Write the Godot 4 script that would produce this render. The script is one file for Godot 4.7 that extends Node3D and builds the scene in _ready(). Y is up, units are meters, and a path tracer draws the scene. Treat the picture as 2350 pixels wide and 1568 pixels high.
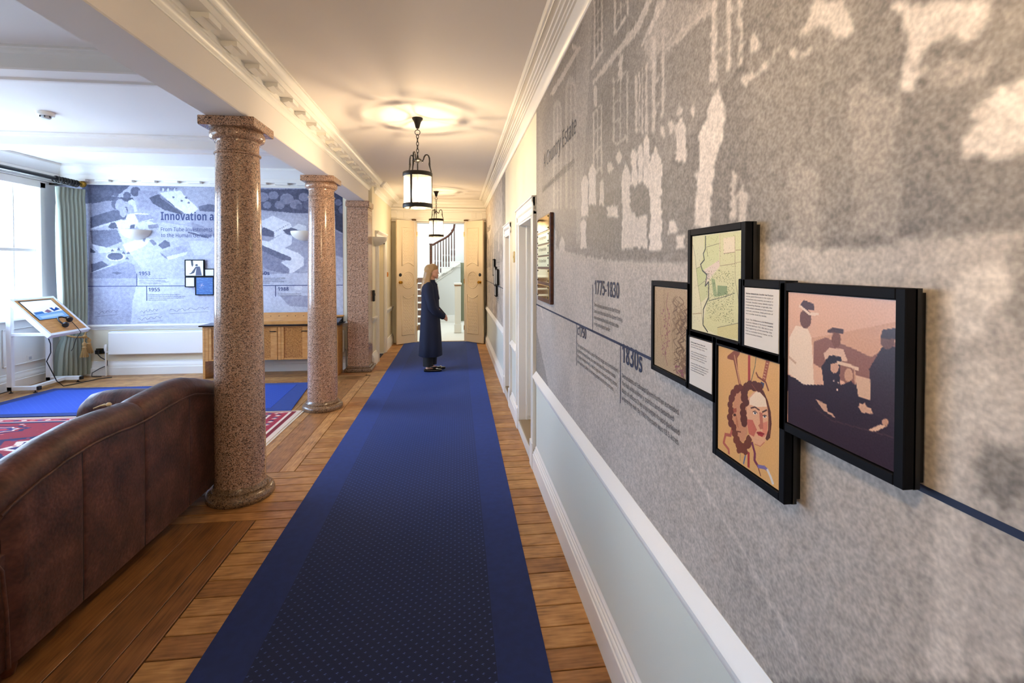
extends Node3D

# A country-house corridor turned into an exhibition: y up, the corridor runs along -z, metres.

const PLAIN := -1
var mats := {}
var rng := RandomNumberGenerator.new()
var canvas: Image
var cv_ox := 0.0
var cv_oy := 0.0
var cv_sx := 1.0
var cv_sy := 1.0


class MB:
	var st := SurfaceTool.new()
	var x := Transform3D()
	var g := 1

	func _init():
		st.begin(Mesh.PRIMITIVE_TRIANGLES)

	func sg(i: int):
		st.set_smooth_group(i)

	func v(p: Vector3, uv := Vector2.ZERO):
		st.set_uv(uv)
		st.add_vertex(x * p)

	func tri(a: Vector3, b: Vector3, c: Vector3, ua := Vector2.ZERO, ub := Vector2.ZERO, uc := Vector2.ZERO):
		v(a, ua)
		v(c, uc)
		v(b, ub)

	func quad(a: Vector3, b: Vector3, c: Vector3, d: Vector3, ua := Vector2.ZERO, ub := Vector2.ZERO, uc := Vector2.ZERO, ud := Vector2.ZERO):
		tri(a, b, c, ua, ub, uc)
		tri(a, c, d, ua, uc, ud)

	func uvquad(a: Vector3, b: Vector3, c: Vector3, d: Vector3):
		sg(-1)
		quad(a, b, c, d, Vector2(0, 1), Vector2(1, 1), Vector2(1, 0), Vector2(0, 0))

	func box(p: Vector3, q: Vector3, ch := 0.0):
		# an upright box between two corners, its edges chamfered by ch
		var lo := Vector3(minf(p.x, q.x), minf(p.y, q.y), minf(p.z, q.z))
		var hi := Vector3(maxf(p.x, q.x), maxf(p.y, q.y), maxf(p.z, q.z))
		sg(-1)
		if ch <= 0.0:
			var k := [Vector3(lo.x, lo.y, lo.z), Vector3(hi.x, lo.y, lo.z), Vector3(hi.x, hi.y, lo.z), Vector3(lo.x, hi.y, lo.z), Vector3(lo.x, lo.y, hi.z), Vector3(hi.x, lo.y, hi.z), Vector3(hi.x, hi.y, hi.z), Vector3(lo.x, hi.y, hi.z)]
			for f in [[4, 5, 6, 7], [1, 0, 3, 2], [5, 1, 2, 6], [0, 4, 7, 3], [7, 6, 2, 3], [0, 1, 5, 4]]:
				quad(k[f[0]], k[f[1]], k[f[2]], k[f[3]])
			return
		var c := (lo + hi) / 2.0
		var h := (hi - lo) / 2.0
		ch = minf(ch, minf(h.x, minf(h.y, h.z)) * 0.9)
		for a in 3:
			var b := (a + 1) % 3
			var d := (a + 2) % 3
			for s in [1.0, -1.0]:
				var n := Vector3.ZERO
				n[a] = s * h[a]
				var ub := Vector3.ZERO
				ub[b] = h[b] - ch
				var ud := Vector3.ZERO
				ud[d] = h[d] - ch
				if s > 0:
					quad(c + n - ub - ud, c + n + ub - ud, c + n + ub + ud, c + n - ub + ud)
				else:
					quad(c + n - ub - ud, c + n - ub + ud, c + n + ub + ud, c + n + ub - ud)
				# the chamfer between faces a and b
				for t in [1.0, -1.0]:
					var p1 := c + n
					p1[b] += t * (h[b] - ch)
					var p2 := c
					p2[a] += s * (h[a] - ch)
					p2[b] += t * h[b]
					if s * t > 0:
						quad(p1 - ud, p2 - ud, p2 + ud, p1 + ud)
					else:
						quad(p1 - ud, p1 + ud, p2 + ud, p2 - ud)
		for sx in [1.0, -1.0]:
			for sy in [1.0, -1.0]:
				for sz in [1.0, -1.0]:
					var s3 := Vector3(sx, sy, sz)
					var px := c + s3 * Vector3(h.x, h.y - ch, h.z - ch)
					var py := c + s3 * Vector3(h.x - ch, h.y, h.z - ch)
					var pz := c + s3 * Vector3(h.x - ch, h.y - ch, h.z)
					if sx * sy * sz > 0:
						tri(px, py, pz)
					else:
						tri(px, pz, py)

	func lathe(o: Vector3, prof: Array, seg := 24, a0 := 0.0, a1 := TAU):
		# prof: Vector2(radius, height) from the bottom up; sharp corners stay sharp
		g += 1
		for i in prof.size() - 1:
			if i > 0:
				var d1: Vector2 = (prof[i] - prof[i - 1])
				var d2: Vector2 = (prof[i + 1] - prof[i])
				if absf(d1.angle_to(d2)) > 0.62:
					g += 1
			sg(g)
			for j in seg:
				var t0 := a0 + (a1 - a0) * j / seg
				var t1 := a0 + (a1 - a0) * (j + 1) / seg
				var p: Vector2 = prof[i]
				var q: Vector2 = prof[i + 1]
				var c0 := Vector3(cos(t0), 0, sin(t0))
				var c1 := Vector3(cos(t1), 0, sin(t1))
				var A := o + c0 * p.x + Vector3.UP * p.y
				var B := o + c1 * p.x + Vector3.UP * p.y
				var C := o + c1 * q.x + Vector3.UP * q.y
				var D := o + c0 * q.x + Vector3.UP * q.y
				var u0 := float(j) / seg
				var u1 := float(j + 1) / seg
				if p.x < 1e-6:
					tri(B, D, C, Vector2(u1, p.y), Vector2(u0, q.y), Vector2(u1, q.y))
				elif q.x < 1e-6:
					tri(B, A, D, Vector2(u1, p.y), Vector2(u0, p.y), Vector2(u0, q.y))
				else:
					quad(B, A, D, C, Vector2(u1, p.y), Vector2(u0, p.y), Vector2(u0, q.y), Vector2(u1, q.y))

	func extrude(poly_: Array, o: Vector3, ux: Vector3, uy: Vector3, d: Vector3, smooth := false, caps := true):
		# a closed outline in the plane (ux, uy) at o, drawn out along d
		var poly := PackedVector2Array(poly_)
		var area := 0.0
		for i in poly.size():
			area += poly[i].cross(poly[(i + 1) % poly.size()])
		if (area > 0) != (ux.cross(uy).dot(d) > 0):
			poly.reverse()
		var n := poly.size()
		var run := 0.0
		g += 1
		for i in n:
			var p := poly[i]
			var q := poly[(i + 1) % n]
			if smooth:
				var before := poly[(i + n - 1) % n]
				if absf((p - before).angle_to(q - p)) > 0.62:
					g += 1
				sg(g)
			else:
				sg(-1)
			var P := o + ux * p.x + uy * p.y
			var Q := o + ux * q.x + uy * q.y
			var l := p.distance_to(q)
			quad(P, Q, Q + d, P + d, Vector2(0, run), Vector2(0, run + l), Vector2(d.length(), run + l), Vector2(d.length(), run))
			run += l
		if caps:
			sg(-1)
			var t := Geometry2D.triangulate_polygon(poly)
			for i in range(0, t.size(), 3):
				var a := poly[t[i]]
				var b := poly[t[i + 1]]
				var c := poly[t[i + 2]]
				if ((b - a).cross(c - a) > 0) != (ux.cross(uy).dot(d) > 0):
					var sw := b
					b = c
					c = sw
				var A := o + ux * a.x + uy * a.y
				var B := o + ux * b.x + uy * b.y
				var C := o + ux * c.x + uy * c.y
				tri(A + d, B + d, C + d, a, b, c)
				tri(A, C, B, a, c, b)

	func tube(pts: Array, r, seg := 8, closed := false):
		# r: a number, or one radius for each point
		g += 1
		sg(g)
		var n := pts.size()
		var rings := []
		var up := Vector3.UP
		for i in n:
			var p: Vector3 = pts[i]
			var before: Vector3 = pts[(i + n - 1) % n] if closed or i > 0 else p
			var after: Vector3 = pts[(i + 1) % n] if closed or i < n - 1 else p
			var t := (after - before).normalized()
			if i == 0:
				up = Vector3.UP if absf(t.y) < 0.9 else Vector3.RIGHT
			var s := t.cross(up).normalized()
			up = s.cross(t).normalized()
			var rad: float = r[i] if r is Array else r
			var ring := PackedVector3Array()
			for j in seg:
				var a := TAU * j / seg
				ring.append(p + (s * cos(a) + up * sin(a)) * rad)
			rings.append(ring)
		loft(rings, closed, not closed, false)

	func loft(rings: Array, closed := false, caps := true, new_group := true):
		if new_group:
			g += 1
			sg(g)
		var n := rings.size()
		var m: int = rings[0].size()
		for i in (n if closed else n - 1):
			var a: PackedVector3Array = rings[i]
			var b: PackedVector3Array = rings[(i + 1) % n]
			for j in m:
				var k := (j + 1) % m
				quad(a[j], a[k], b[k], b[j], Vector2(float(j) / m, float(i) / n), Vector2(float(j + 1) / m, float(i) / n), Vector2(float(j + 1) / m, float(i + 1) / n), Vector2(float(j) / m, float(i + 1) / n))
		if caps and not closed:
			sg(-1)
			for e in [0, n - 1]:
				var r: PackedVector3Array = rings[e]
				var c := Vector3.ZERO
				for p in r:
					c += p / m
				for j in m:
					if e == 0:
						tri(c, r[(j + 1) % m], r[j])
					else:
						tri(c, r[j], r[(j + 1) % m])

	func ball(c: Vector3, r: Vector3, rows := 8, seg := 12):
		g += 1
		sg(g)
		for i in rows:
			for j in seg:
				var p := []
				for e in [[i, j + 1], [i, j], [i + 1, j], [i + 1, j + 1]]:
					var la: float = -PI / 2 + PI * e[0] / rows
					var lo: float = TAU * e[1] / seg
					p.append(c + r * Vector3(cos(la) * cos(lo), sin(la), cos(la) * sin(lo)))
				quad(p[0], p[1], p[2], p[3])

	func done() -> ArrayMesh:
		st.generate_normals()
		return st.commit()


# ------------------------------------------------------------------ naming

func obj(called: String, b, m: Material, parent: Node = self) -> MeshInstance3D:
	var o := MeshInstance3D.new()
	o.name = called
	o.mesh = b.done() if b is MB else b
	o.material_override = m
	parent.add_child(o, true)
	return o


func tag(o: Node, label := "", category := "", group := "", kind := "") -> Node:
	if label:
		o.set_meta("label", label)
	if category:
		o.set_meta("category", category)
	if group:
		o.set_meta("group", group)
	if kind:
		o.set_meta("kind", kind)
	return o


func thing(called: String, label: String, category: String, at := Vector3.ZERO, group := "") -> Node3D:
	var o := Node3D.new()
	o.name = called
	o.position = at
	add_child(o, true)
	tag(o, label, category, group)
	return o


func struct(called: String, b, m: Material, label := "", category := "", parent: Node = self) -> MeshInstance3D:
	var o := obj(called, b, m, parent)
	if parent == self:
		tag(o, label, category, "", "structure")
	return o


func box_obj(called: String, p: Vector3, q: Vector3, ch: float, m: Material, parent: Node = self) -> MeshInstance3D:
	var b := MB.new()
	b.box(p, q, ch)
	return obj(called, b, m, parent)


# ------------------------------------------------------------------ materials

func mk(hex: String, rough := 0.6, metal := 0.0) -> StandardMaterial3D:
	var key := "%s_%s_%s" % [hex, rough, metal]
	if mats.has(key):
		return mats[key]
	var m := StandardMaterial3D.new()
	m.albedo_color = Color(hex)
	m.roughness = rough
	m.metallic = metal
	m.resource_name = "paint"
	mats[key] = m
	return m


func tex_mat(im: Image, rough := 0.6, tint := Color.WHITE) -> StandardMaterial3D:
	var m := StandardMaterial3D.new()
	m.albedo_texture = ImageTexture.create_from_image(im)
	m.albedo_color = tint
	m.roughness = rough
	return m


func noise_im(w: int, h: int, freq: float, seed_: int, octaves := 3, kind := FastNoiseLite.TYPE_SIMPLEX_SMOOTH) -> Image:
	var n := FastNoiseLite.new()
	n.noise_type = kind
	n.frequency = freq
	n.seed = seed_
	n.fractal_octaves = octaves
	var im := n.get_seamless_image(w, h, false, false, 0.15, true) if w <= 512 else n.get_image(w, h, false, false, true)
	im.convert(Image.FORMAT_L8)
	return im


func ramp_im(src: PackedByteArray, w: int, h: int, cols: Array) -> Image:
	# grey levels to colours, along evenly spaced stops
	var lut := PackedByteArray()
	for i in 256:
		var t := i / 255.0 * (cols.size() - 1)
		var k := mini(int(t), cols.size() - 2)
		var c: Color = Color(cols[k]).lerp(Color(cols[k + 1]), t - k)
		lut.append(int(c.r * 255))
		lut.append(int(c.g * 255))
		lut.append(int(c.b * 255))
	var o := PackedByteArray()
	o.resize(w * h * 3)
	for i in w * h:
		var k := src[i] * 3
		o[i * 3] = lut[k]
		o[i * 3 + 1] = lut[k + 1]
		o[i * 3 + 2] = lut[k + 2]
	return Image.create_from_data(w, h, false, Image.FORMAT_RGB8, o)


func mix_bytes(a: PackedByteArray, b: PackedByteArray, ka: float, kb: float) -> PackedByteArray:
	var o := PackedByteArray()
	o.resize(a.size())
	for i in a.size():
		o[i] = clampi(int(128.0 + (a[i] - 128) * ka + (b[i] - 128) * kb), 0, 255)
	return o


func wood_im(w: int, h: int, seed_: int, cols: Array, stretch := 12, knots := 0.35) -> Image:
	var a := noise_im(maxi(w / stretch, 16), h, 0.09, seed_, 4)
	a.resize(w, h, Image.INTERPOLATE_CUBIC)
	var b := noise_im(w, h, 0.012, seed_ + 7, 3)
	return ramp_im(mix_bytes(a.get_data(), b.get_data(), 0.75, knots), w, h, cols)


# ------------------------------------------------------------------ painting flat prints

func poly_fill(im: Image, pts: PackedVector2Array, c: Color):
	var y0 := 1e9
	var y1 := -1e9
	for p in pts:
		y0 = minf(y0, p.y)
		y1 = maxf(y1, p.y)
	var n := pts.size()
	for y in range(maxi(0, int(floor(y0))), mini(im.get_height() - 1, int(ceil(y1))) + 1):
		var xs := []
		var yc := y + 0.5
		for i in n:
			var p := pts[i]
			var q := pts[(i + 1) % n]
			if (p.y <= yc) != (q.y <= yc):
				xs.append(p.x + (yc - p.y) / (q.y - p.y) * (q.x - p.x))
		xs.sort()
		for i in range(0, xs.size() - 1, 2):
			var a := int(round(xs[i]))
			var b := int(round(xs[i + 1]))
			if b > a:
				im.fill_rect(Rect2i(a, y, b - a, 1), c)


func line_fill(im: Image, pts: PackedVector2Array, w: float, c: Color):
	for i in pts.size() - 1:
		var d := (pts[i + 1] - pts[i]).normalized()
		var n := Vector2(-d.y, d.x) * maxf(w, 1.0) / 2.0
		var e := d * w * 0.3
		poly_fill(im, PackedVector2Array([pts[i] + n - e, pts[i + 1] + n + e, pts[i + 1] - n + e, pts[i] - n - e]), c)


func on_canvas(flat: Array) -> PackedVector2Array:
	var o := PackedVector2Array()
	for i in range(0, flat.size(), 2):
		o.append(Vector2((flat[i] / 1000.0 - cv_ox) * cv_sx, (flat[i + 1] / 1000.0 - cv_oy) * cv_sy))
	return o


func pg(grey: int, flat: Array):
	var k := grey / 255.0
	poly_fill(canvas, on_canvas(flat), Color(k, k, k))


func pc(hex: String, flat: Array):
	poly_fill(canvas, on_canvas(flat), Color(hex))


func lc(hex: String, w: float, flat: Array):
	line_fill(canvas, on_canvas(flat), w * 0.55, Color(hex))


func art_canvas(w: int, h: int, hex: String):
	canvas = Image.create_empty(w, h, false, Image.FORMAT_RGB8)
	canvas.fill(Color(hex))
	cv_ox = 0.0
	cv_oy = 0.0
	cv_sx = w
	cv_sy = h


func soften(im: Image, k: float) -> Image:
	var w := im.get_width()
	var h := im.get_height()
	im.resize(int(w / k), int(h / k), Image.INTERPOLATE_BILINEAR if k <= 2.0 else Image.INTERPOLATE_TRILINEAR)
	im.resize(w, h, Image.INTERPOLATE_CUBIC)
	return im


func grain(im: Image, f1: float, a1: float, f2: float, a2: float, seed_: int, lift := 0.0, gain := 1.0, patch := 0.0) -> Image:
	# film grain over a grey print
	var w := im.get_width()
	var h := im.get_height()
	im.convert(Image.FORMAT_L8)
	var d := im.get_data()
	var n1 := noise_im(w, h, f1, seed_, 2).get_data()
	var n2 := noise_im(w, h, f2, seed_ + 3, 3).get_data()
	var n3 := noise_im(w / 8, h / 8, 0.035, seed_ + 5, 3).get_data()
	for i in w * h:
		var low := (n3[((i / w) / 8) * (w / 8) + (i % w) / 8] - 128) / 128.0 * patch if patch > 0.0 and (i / w) / 8 < h / 8 else 0.0
		d[i] = clampi(int(low + lift + d[i] * gain + (n1[i] - 128) * a1 + (n2[i] - 128) * a2), 0, 255)
	return Image.create_from_data(w, h, false, Image.FORMAT_L8, d)


func ragged(im: Image, freq: float, amount: float, seed_: int) -> Image:
	# edges of old photographs are never clean: shift every point a little
	var w := im.get_width()
	var h := im.get_height()
	im.convert(Image.FORMAT_L8)
	var d := im.get_data()
	var nx := noise_im(w, h, freq, seed_, 3).get_data()
	var ny := noise_im(w, h, freq, seed_ + 1, 3).get_data()
	var o := PackedByteArray()
	o.resize(w * h)
	var k := amount / 60.0
	for y in h:
		for x in w:
			var i := y * w + x
			var sx := clampi(x + int(round((nx[i] - 128) * k)), 0, w - 1)
			var sy := clampi(y + int(round((ny[i] - 128) * k)), 0, h - 1)
			o[i] = d[sy * w + sx]
	return Image.create_from_data(w, h, false, Image.FORMAT_L8, o)


# ------------------------------------------------------------------ lettering

var fonts := {}

func lettering(called: String, s: String, at: Vector3, right: Vector3, out: Vector3, height: float, width: float, m: Material, parent: Node, bold := false):
	# one line of print: height of the capitals, width of the line (0: as it comes), at = left end of the base line
	var key := "bold" if bold else "plain"
	if not fonts.has(key):
		var f := SystemFont.new()
		f.font_names = PackedStringArray(["Droid Sans"])
		f.font_weight = 700 if bold else 400
		fonts[key] = f
	var t := TextMesh.new()
	t.text = s
	t.font = fonts[key]
	t.font_size = 48
	t.pixel_size = 0.01
	t.depth = 0.0
	t.curve_step = 3.0
	t.horizontal_alignment = HORIZONTAL_ALIGNMENT_LEFT
	t.vertical_alignment = VERTICAL_ALIGNMENT_BOTTOM
	var box := t.get_aabb()
	var ky := height / 0.343
	var kx := width / box.size.x if width > 0 and box.size.x > 0 else ky
	var o := MeshInstance3D.new()
	o.name = called
	o.mesh = t
	o.material_override = m
	parent.add_child(o, true)
	var up := out.cross(right).normalized()
	o.transform = Transform3D(Basis(right * kx, up * ky, out), at - right * box.position.x * kx)
	return o


# ------------------------------------------------------------------ the scene

func _ready():
	rng.seed = 7
	var f_px := 1105.4
	var cam := Camera3D.new()
	cam.name = "camera"
	cam.projection = Camera3D.PROJECTION_FRUSTUM
	cam.near = 0.05
	cam.far = 60.0
	cam.size = 0.05 * 1568.0 / f_px
	cam.frustum_offset = Vector2(0, -0.05 * (784.0 - 629.26) / f_px)
	cam.position = Vector3(0, 1.62, 0)
	cam.rotation = Vector3(-0.01649, -0.11475, 0)
	add_child(cam)
	cam.current = true

	var sky := ProceduralSkyMaterial.new()
	sky.sky_top_color = Color(0.62, 0.76, 1.0)
	sky.sky_horizon_color = Color(0.9, 0.95, 1.0)
	sky.ground_bottom_color = Color(0.75, 0.8, 0.8)
	sky.ground_horizon_color = Color(0.9, 0.95, 1.0)
	sky.sky_energy_multiplier = 3.0
	sky.ground_energy_multiplier = 2.2
	var env := Environment.new()
	env.background_mode = Environment.BG_SKY
	env.sky = Sky.new()
	env.sky.sky_material = sky
	env.tonemap_mode = Environment.TONE_MAPPER_LINEAR
	env.tonemap_exposure = 1.0
	env.sdfgi_enabled = true
	env.ssao_enabled = true
	env.ssil_enabled = true
	var we := WorldEnvironment.new()
	we.name = "world_environment"
	we.environment = env
	add_child(we)

	# daylight through the windows of the left room and through the skylight of the stair hall
	area("window_daylight", Vector3(-6.02, 1.86, -6.1), Vector3(0, -PI / 2, 0), Vector2(2.75, 1.8), Color(0.74, 0.86, 1.0), 5.0)
	area("window_daylight", Vector3(-6.02, 1.86, -3.0), Vector3(0, -PI / 2, 0), Vector2(2.1, 1.8), Color(0.74, 0.86, 1.0), 2.2)
	area("skylight_daylight", Vector3(-0.4, 4.45, -13.0), Vector3(-PI / 2, 0, 0), Vector2(2.2, 3.2), Color(0.9, 0.95, 1.0), 2.2)

	make_materials()
	room()
	floor_boards()
	cornices()
	columns()
	right_wall_trim()
	end_wall()
	stair_hall()
	left_room_trim()
	right_mural()
	far_mural()
	back_mural()
	picture_frames()
	wall_things()
	pendants()
	rugs()
	sofa()
	cabinet()
	curtain()
	exhibit_stand()
	person()


func area(called: String, at: Vector3, turn: Vector3, size: Vector2, c: Color, radiance: float):
	var l := AreaLight3D.new()
	l.name = called
	l.position = at
	l.rotation = turn
	l.area_size = size
	l.area_normalize_energy = false
	l.light_color = c
	l.light_energy = radiance
	l.shadow_enabled = true
	add_child(l)


func make_materials():
	mats.wall = mk("e9e0c6", 0.55)
	mats.dado = mk("dfe2d6", 0.45)
	mats.white = mk("ece9e2", 0.38)
	mats.ceiling = mk("e6e0da", 0.75)
	mats.black = mk("15171c", 0.45)
	mats.navy = mk("14264f", 0.6)
	mats.brass = mk("c79a3e", 0.22, 1.0)
	mats.iron = mk("1c1917", 0.45, 0.4)
	# polished granite: crystals a few millimetres across
	var cell := FastNoiseLite.new()
	cell.noise_type = FastNoiseLite.TYPE_CELLULAR
	cell.cellular_return_type = FastNoiseLite.RETURN_CELL_VALUE
	cell.fractal_type = FastNoiseLite.FRACTAL_NONE
	cell.frequency = 0.17
	cell.seed = 5
	var ci := cell.get_seamless_image(512, 512, false, false, 0.1, true)
	ci.convert(Image.FORMAT_L8)
	var gi := ramp_im(ci.get_data(), 512, 512, ["2a2522", "4a3d36", "b08c74", "c09a80", "b8977f", "c9aa92", "d6bfae", "8a7468", "3a322d", "cbb09a", "bfa18c", "e0d2c6"])
	mats.granite = tex_mat(gi, 0.16, Color(1.0, 0.96, 0.93))
	mats.granite.uv1_triplanar = true
	mats.granite.uv1_world_triplanar = true
	mats.granite.uv1_scale = Vector3.ONE * 2.5
	mats.granite_base = tex_mat(gi, 0.22, Color(0.72, 0.68, 0.6))
	mats.granite_base.uv1_triplanar = true
	mats.granite_base.uv1_world_triplanar = true
	mats.granite_base.uv1_scale = Vector3.ONE * 2.5
	# oak boards, several tones
	var tones := [["744e2a", "98693c", "ad7d4c", "be905f"], ["805a34", "a87a48", "bb8c58", "cba06c"], ["664424", "8a5f36", "9f7042", "b08252"], ["7a5630", "a07444", "b58852", "c89e67"]]
	mats.planks = []
	for i in 4:
		var m := tex_mat(wood_im(512, 256, 20 + i, tones[i], 10, 0.5), 0.42)
		m.uv1_scale = Vector3(1.1, 2.2, 1)
		m.metallic_specular = 0.45
		mats.planks.append(m)
	mats.long_planks = []
	for i in 2:
		var m := tex_mat(wood_im(512, 256, 30 + i, [["54351a", "7a4f2a", "8c5e35", "9d6f43"], ["4e3018", "704824", "82552e", "93653c"]][i], 14, 0.4), 0.38)
		m.uv1_scale = Vector3(0.8, 2.6, 1)
		mats.long_planks.append(m)
	mats.oak = tex_mat(wood_im(512, 256, 41, ["a86f36", "c08544", "cd9553", "d8a566"], 14, 0.3), 0.4)
	mats.oak.uv1_triplanar = true
	mats.oak.uv1_scale = Vector3.ONE * 1.5
	mats.burl = tex_mat(ramp_im(mix_bytes(noise_im(256, 256, 0.06, 51, 4).get_data(), noise_im(256, 256, 0.2, 52, 2).get_data(), 0.9, 0.5), 256, 256, ["6a3c14", "96602a", "b07838", "bc8848", "a56c30"]), 0.35)
	mats.burl.uv1_triplanar = true
	mats.burl.uv1_scale = Vector3.ONE * 2.4
	mats.dark_wood = tex_mat(wood_im(256, 128, 61, ["2c1209", "47200f", "572a15", "66351c"], 10, 0.3), 0.35)
	mats.dark_wood.uv1_triplanar = true
	mats.dark_wood.uv1_scale = Vector3.ONE * 2.0
	# worn brown leather with a fine grain
	var la := noise_im(512, 512, 0.008, 71, 4)
	var lb := noise_im(512, 512, 0.06, 72, 3)
	mats.leather = tex_mat(ramp_im(mix_bytes(la.get_data(), lb.get_data(), 0.8, 0.55), 512, 512, ["2a1712", "43261d", "573329", "74493a"]), 0.42)
	mats.leather.roughness = 0.48
	mats.leather.metallic_specular = 0.4
	mats.leather.uv1_triplanar = true
	mats.leather.uv1_world_triplanar = true
	mats.leather.uv1_scale = Vector3.ONE * 1.3
	mats.leather.heightmap_enabled = true
	var grain_im := noise_im(256, 256, 0.13, 73, 3)
	mats.leather.heightmap_texture = ImageTexture.create_from_image(grain_im)
	mats.leather.heightmap_scale = 0.12
	mats.leather.rim_enabled = true
	mats.leather.rim = 0.1
	mats.seam = mk("140a08", 0.7)


# ------------------------------------------------------------------ shell of the rooms

func room():
	var sub := MB.new()
	sub.box(Vector3(-6.3, -0.25, -10.5), Vector3(1.2, -0.014, 2.4))
	var fl := struct("floor", sub, mk("120b06", 0.9), "old oak floorboards running across the corridor and along the column line", "floor")
	mats.floor_node = fl
	var c := MB.new()
	c.box(Vector3(-1.62, 3.02, -10.5), Vector3(1.2, 3.3, 2.4))
	struct("ceiling", c, mats.ceiling, "plain white plaster ceiling over the corridor", "ceiling")
	c = MB.new()
	c.box(Vector3(-6.3, 3.08, -8.1), Vector3(-1.62, 3.3, 2.4))
	struct("ceiling", c, mats.ceiling, "white plaster ceiling of the side room, crossed by shallow beams", "ceiling")
	# right wall with two deep doorways
	var w := MB.new()
	for s in [[2.4, -3.9], [-4.72, -5.55], [-6.07, -10.5]]:
		w.box(Vector3(0.63, -0.02, s[0]), Vector3(1.2, 3.1, s[1]))
	w.box(Vector3(0.63, 2.035, -3.9), Vector3(1.2, 3.1, -4.72))
	w.box(Vector3(0.63, 2.0, -5.55), Vector3(1.2, 3.1, -6.07))
	struct("wall_right", w, mats.wall, "cream painted right wall of the corridor, pierced by two doorways", "wall")
	# walls of the left room
	w = MB.new()
	w.box(Vector3(-5.82, -0.02, 2.4), Vector3(-6.2, 3.3, -1.9))
	w.box(Vector3(-5.82, -0.02, -4.1), Vector3(-6.2, 3.3, -4.72))
	w.box(Vector3(-5.82, -0.02, -1.9), Vector3(-6.2, 0.95, -4.1))
	w.box(Vector3(-5.82, 2.76, -1.9), Vector3(-6.2, 3.3, -4.1))
	w.box(Vector3(-5.82, -0.02, -7.5), Vector3(-6.2, 3.3, -8.1))
	w.box(Vector3(-5.82, -0.02, -4.72), Vector3(-6.2, 0.95, -7.5))
	w.box(Vector3(-5.82, 2.76, -4.72), Vector3(-6.2, 3.3, -7.5))
	struct("wall_left", w, mats.white, "white window wall of the side room", "wall")
	w = MB.new()
	w.box(Vector3(-5.82, -0.02, -7.8), Vector3(-1.71, 3.3, -8.1))
	struct("wall_back", w, mats.wall, "cream back wall of the side room behind the grey mural", "wall")
	w = MB.new()
	w.box(Vector3(-1.35, -0.02, -7.985), Vector3(-1.72, 3.1, -8.4))
	w.box(Vector3(-1.35, -0.02, -9.2), Vector3(-1.7, 3.1, -10.5))
	w.box(Vector3(-1.35, 2.06, -8.4), Vector3(-1.7, 3.1, -9.2))
	struct("wall_corridor", w, mats.wall, "cream wall on the left of the corridor between pier and end wall", "wall")
	w = MB.new()
	w.box(Vector3(-6.3, -0.02, 2.2), Vector3(1.2, 3.3, 2.5))
	struct("wall_front", w, mats.wall, "cream wall closing the corridor at its near end", "wall")


func plank(parent: Node, p: Vector3, along: Vector3, length: float, across: Vector3, width: float, m: Material):
	# one board: its top at p.y, a small bevel, grain along its length
	var b := MB.new()
	var h := 0.013
	var e := 0.0022
	var prof := [Vector2(0, -h), Vector2(width, -h), Vector2(width, -e), Vector2(width - e, 0), Vector2(e, 0), Vector2(0, -e)]
	var o := p
	b.sg(-1)
	var off := Vector2(rng.randf() * 7.0, rng.randf() * 5.0)
	var n := prof.size()
	var down := across.cross(along).y < 0
	for i in range(1, n):
		var a: Vector2 = prof[i]
		var c: Vector2 = prof[(i + 1) % n]
		var A := o + across * a.x + Vector3.UP * a.y
		var C := o + across * c.x + Vector3.UP * c.y
		var ua := off + Vector2(0, a.x - a.y)
		var uc := off + Vector2(0, c.x - c.y)
		var l := Vector2(length, 0)
		if down:
			b.quad(A, C, C + along * length, A + along * length, ua, uc, uc + l, ua + l)
		else:
			b.quad(C, A, A + along * length, C + along * length, uc, ua, ua + l, uc + l)
	for e2 in [0.0, length]:
		var P: Vector3 = o + along * e2
		b.quad(P + across * prof[0].x + Vector3.UP * prof[0].y, P + across * prof[1].x + Vector3.UP * prof[1].y, P + across * prof[2].x, P, off, off, off, off)
	obj("plank", b, m, parent)


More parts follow.
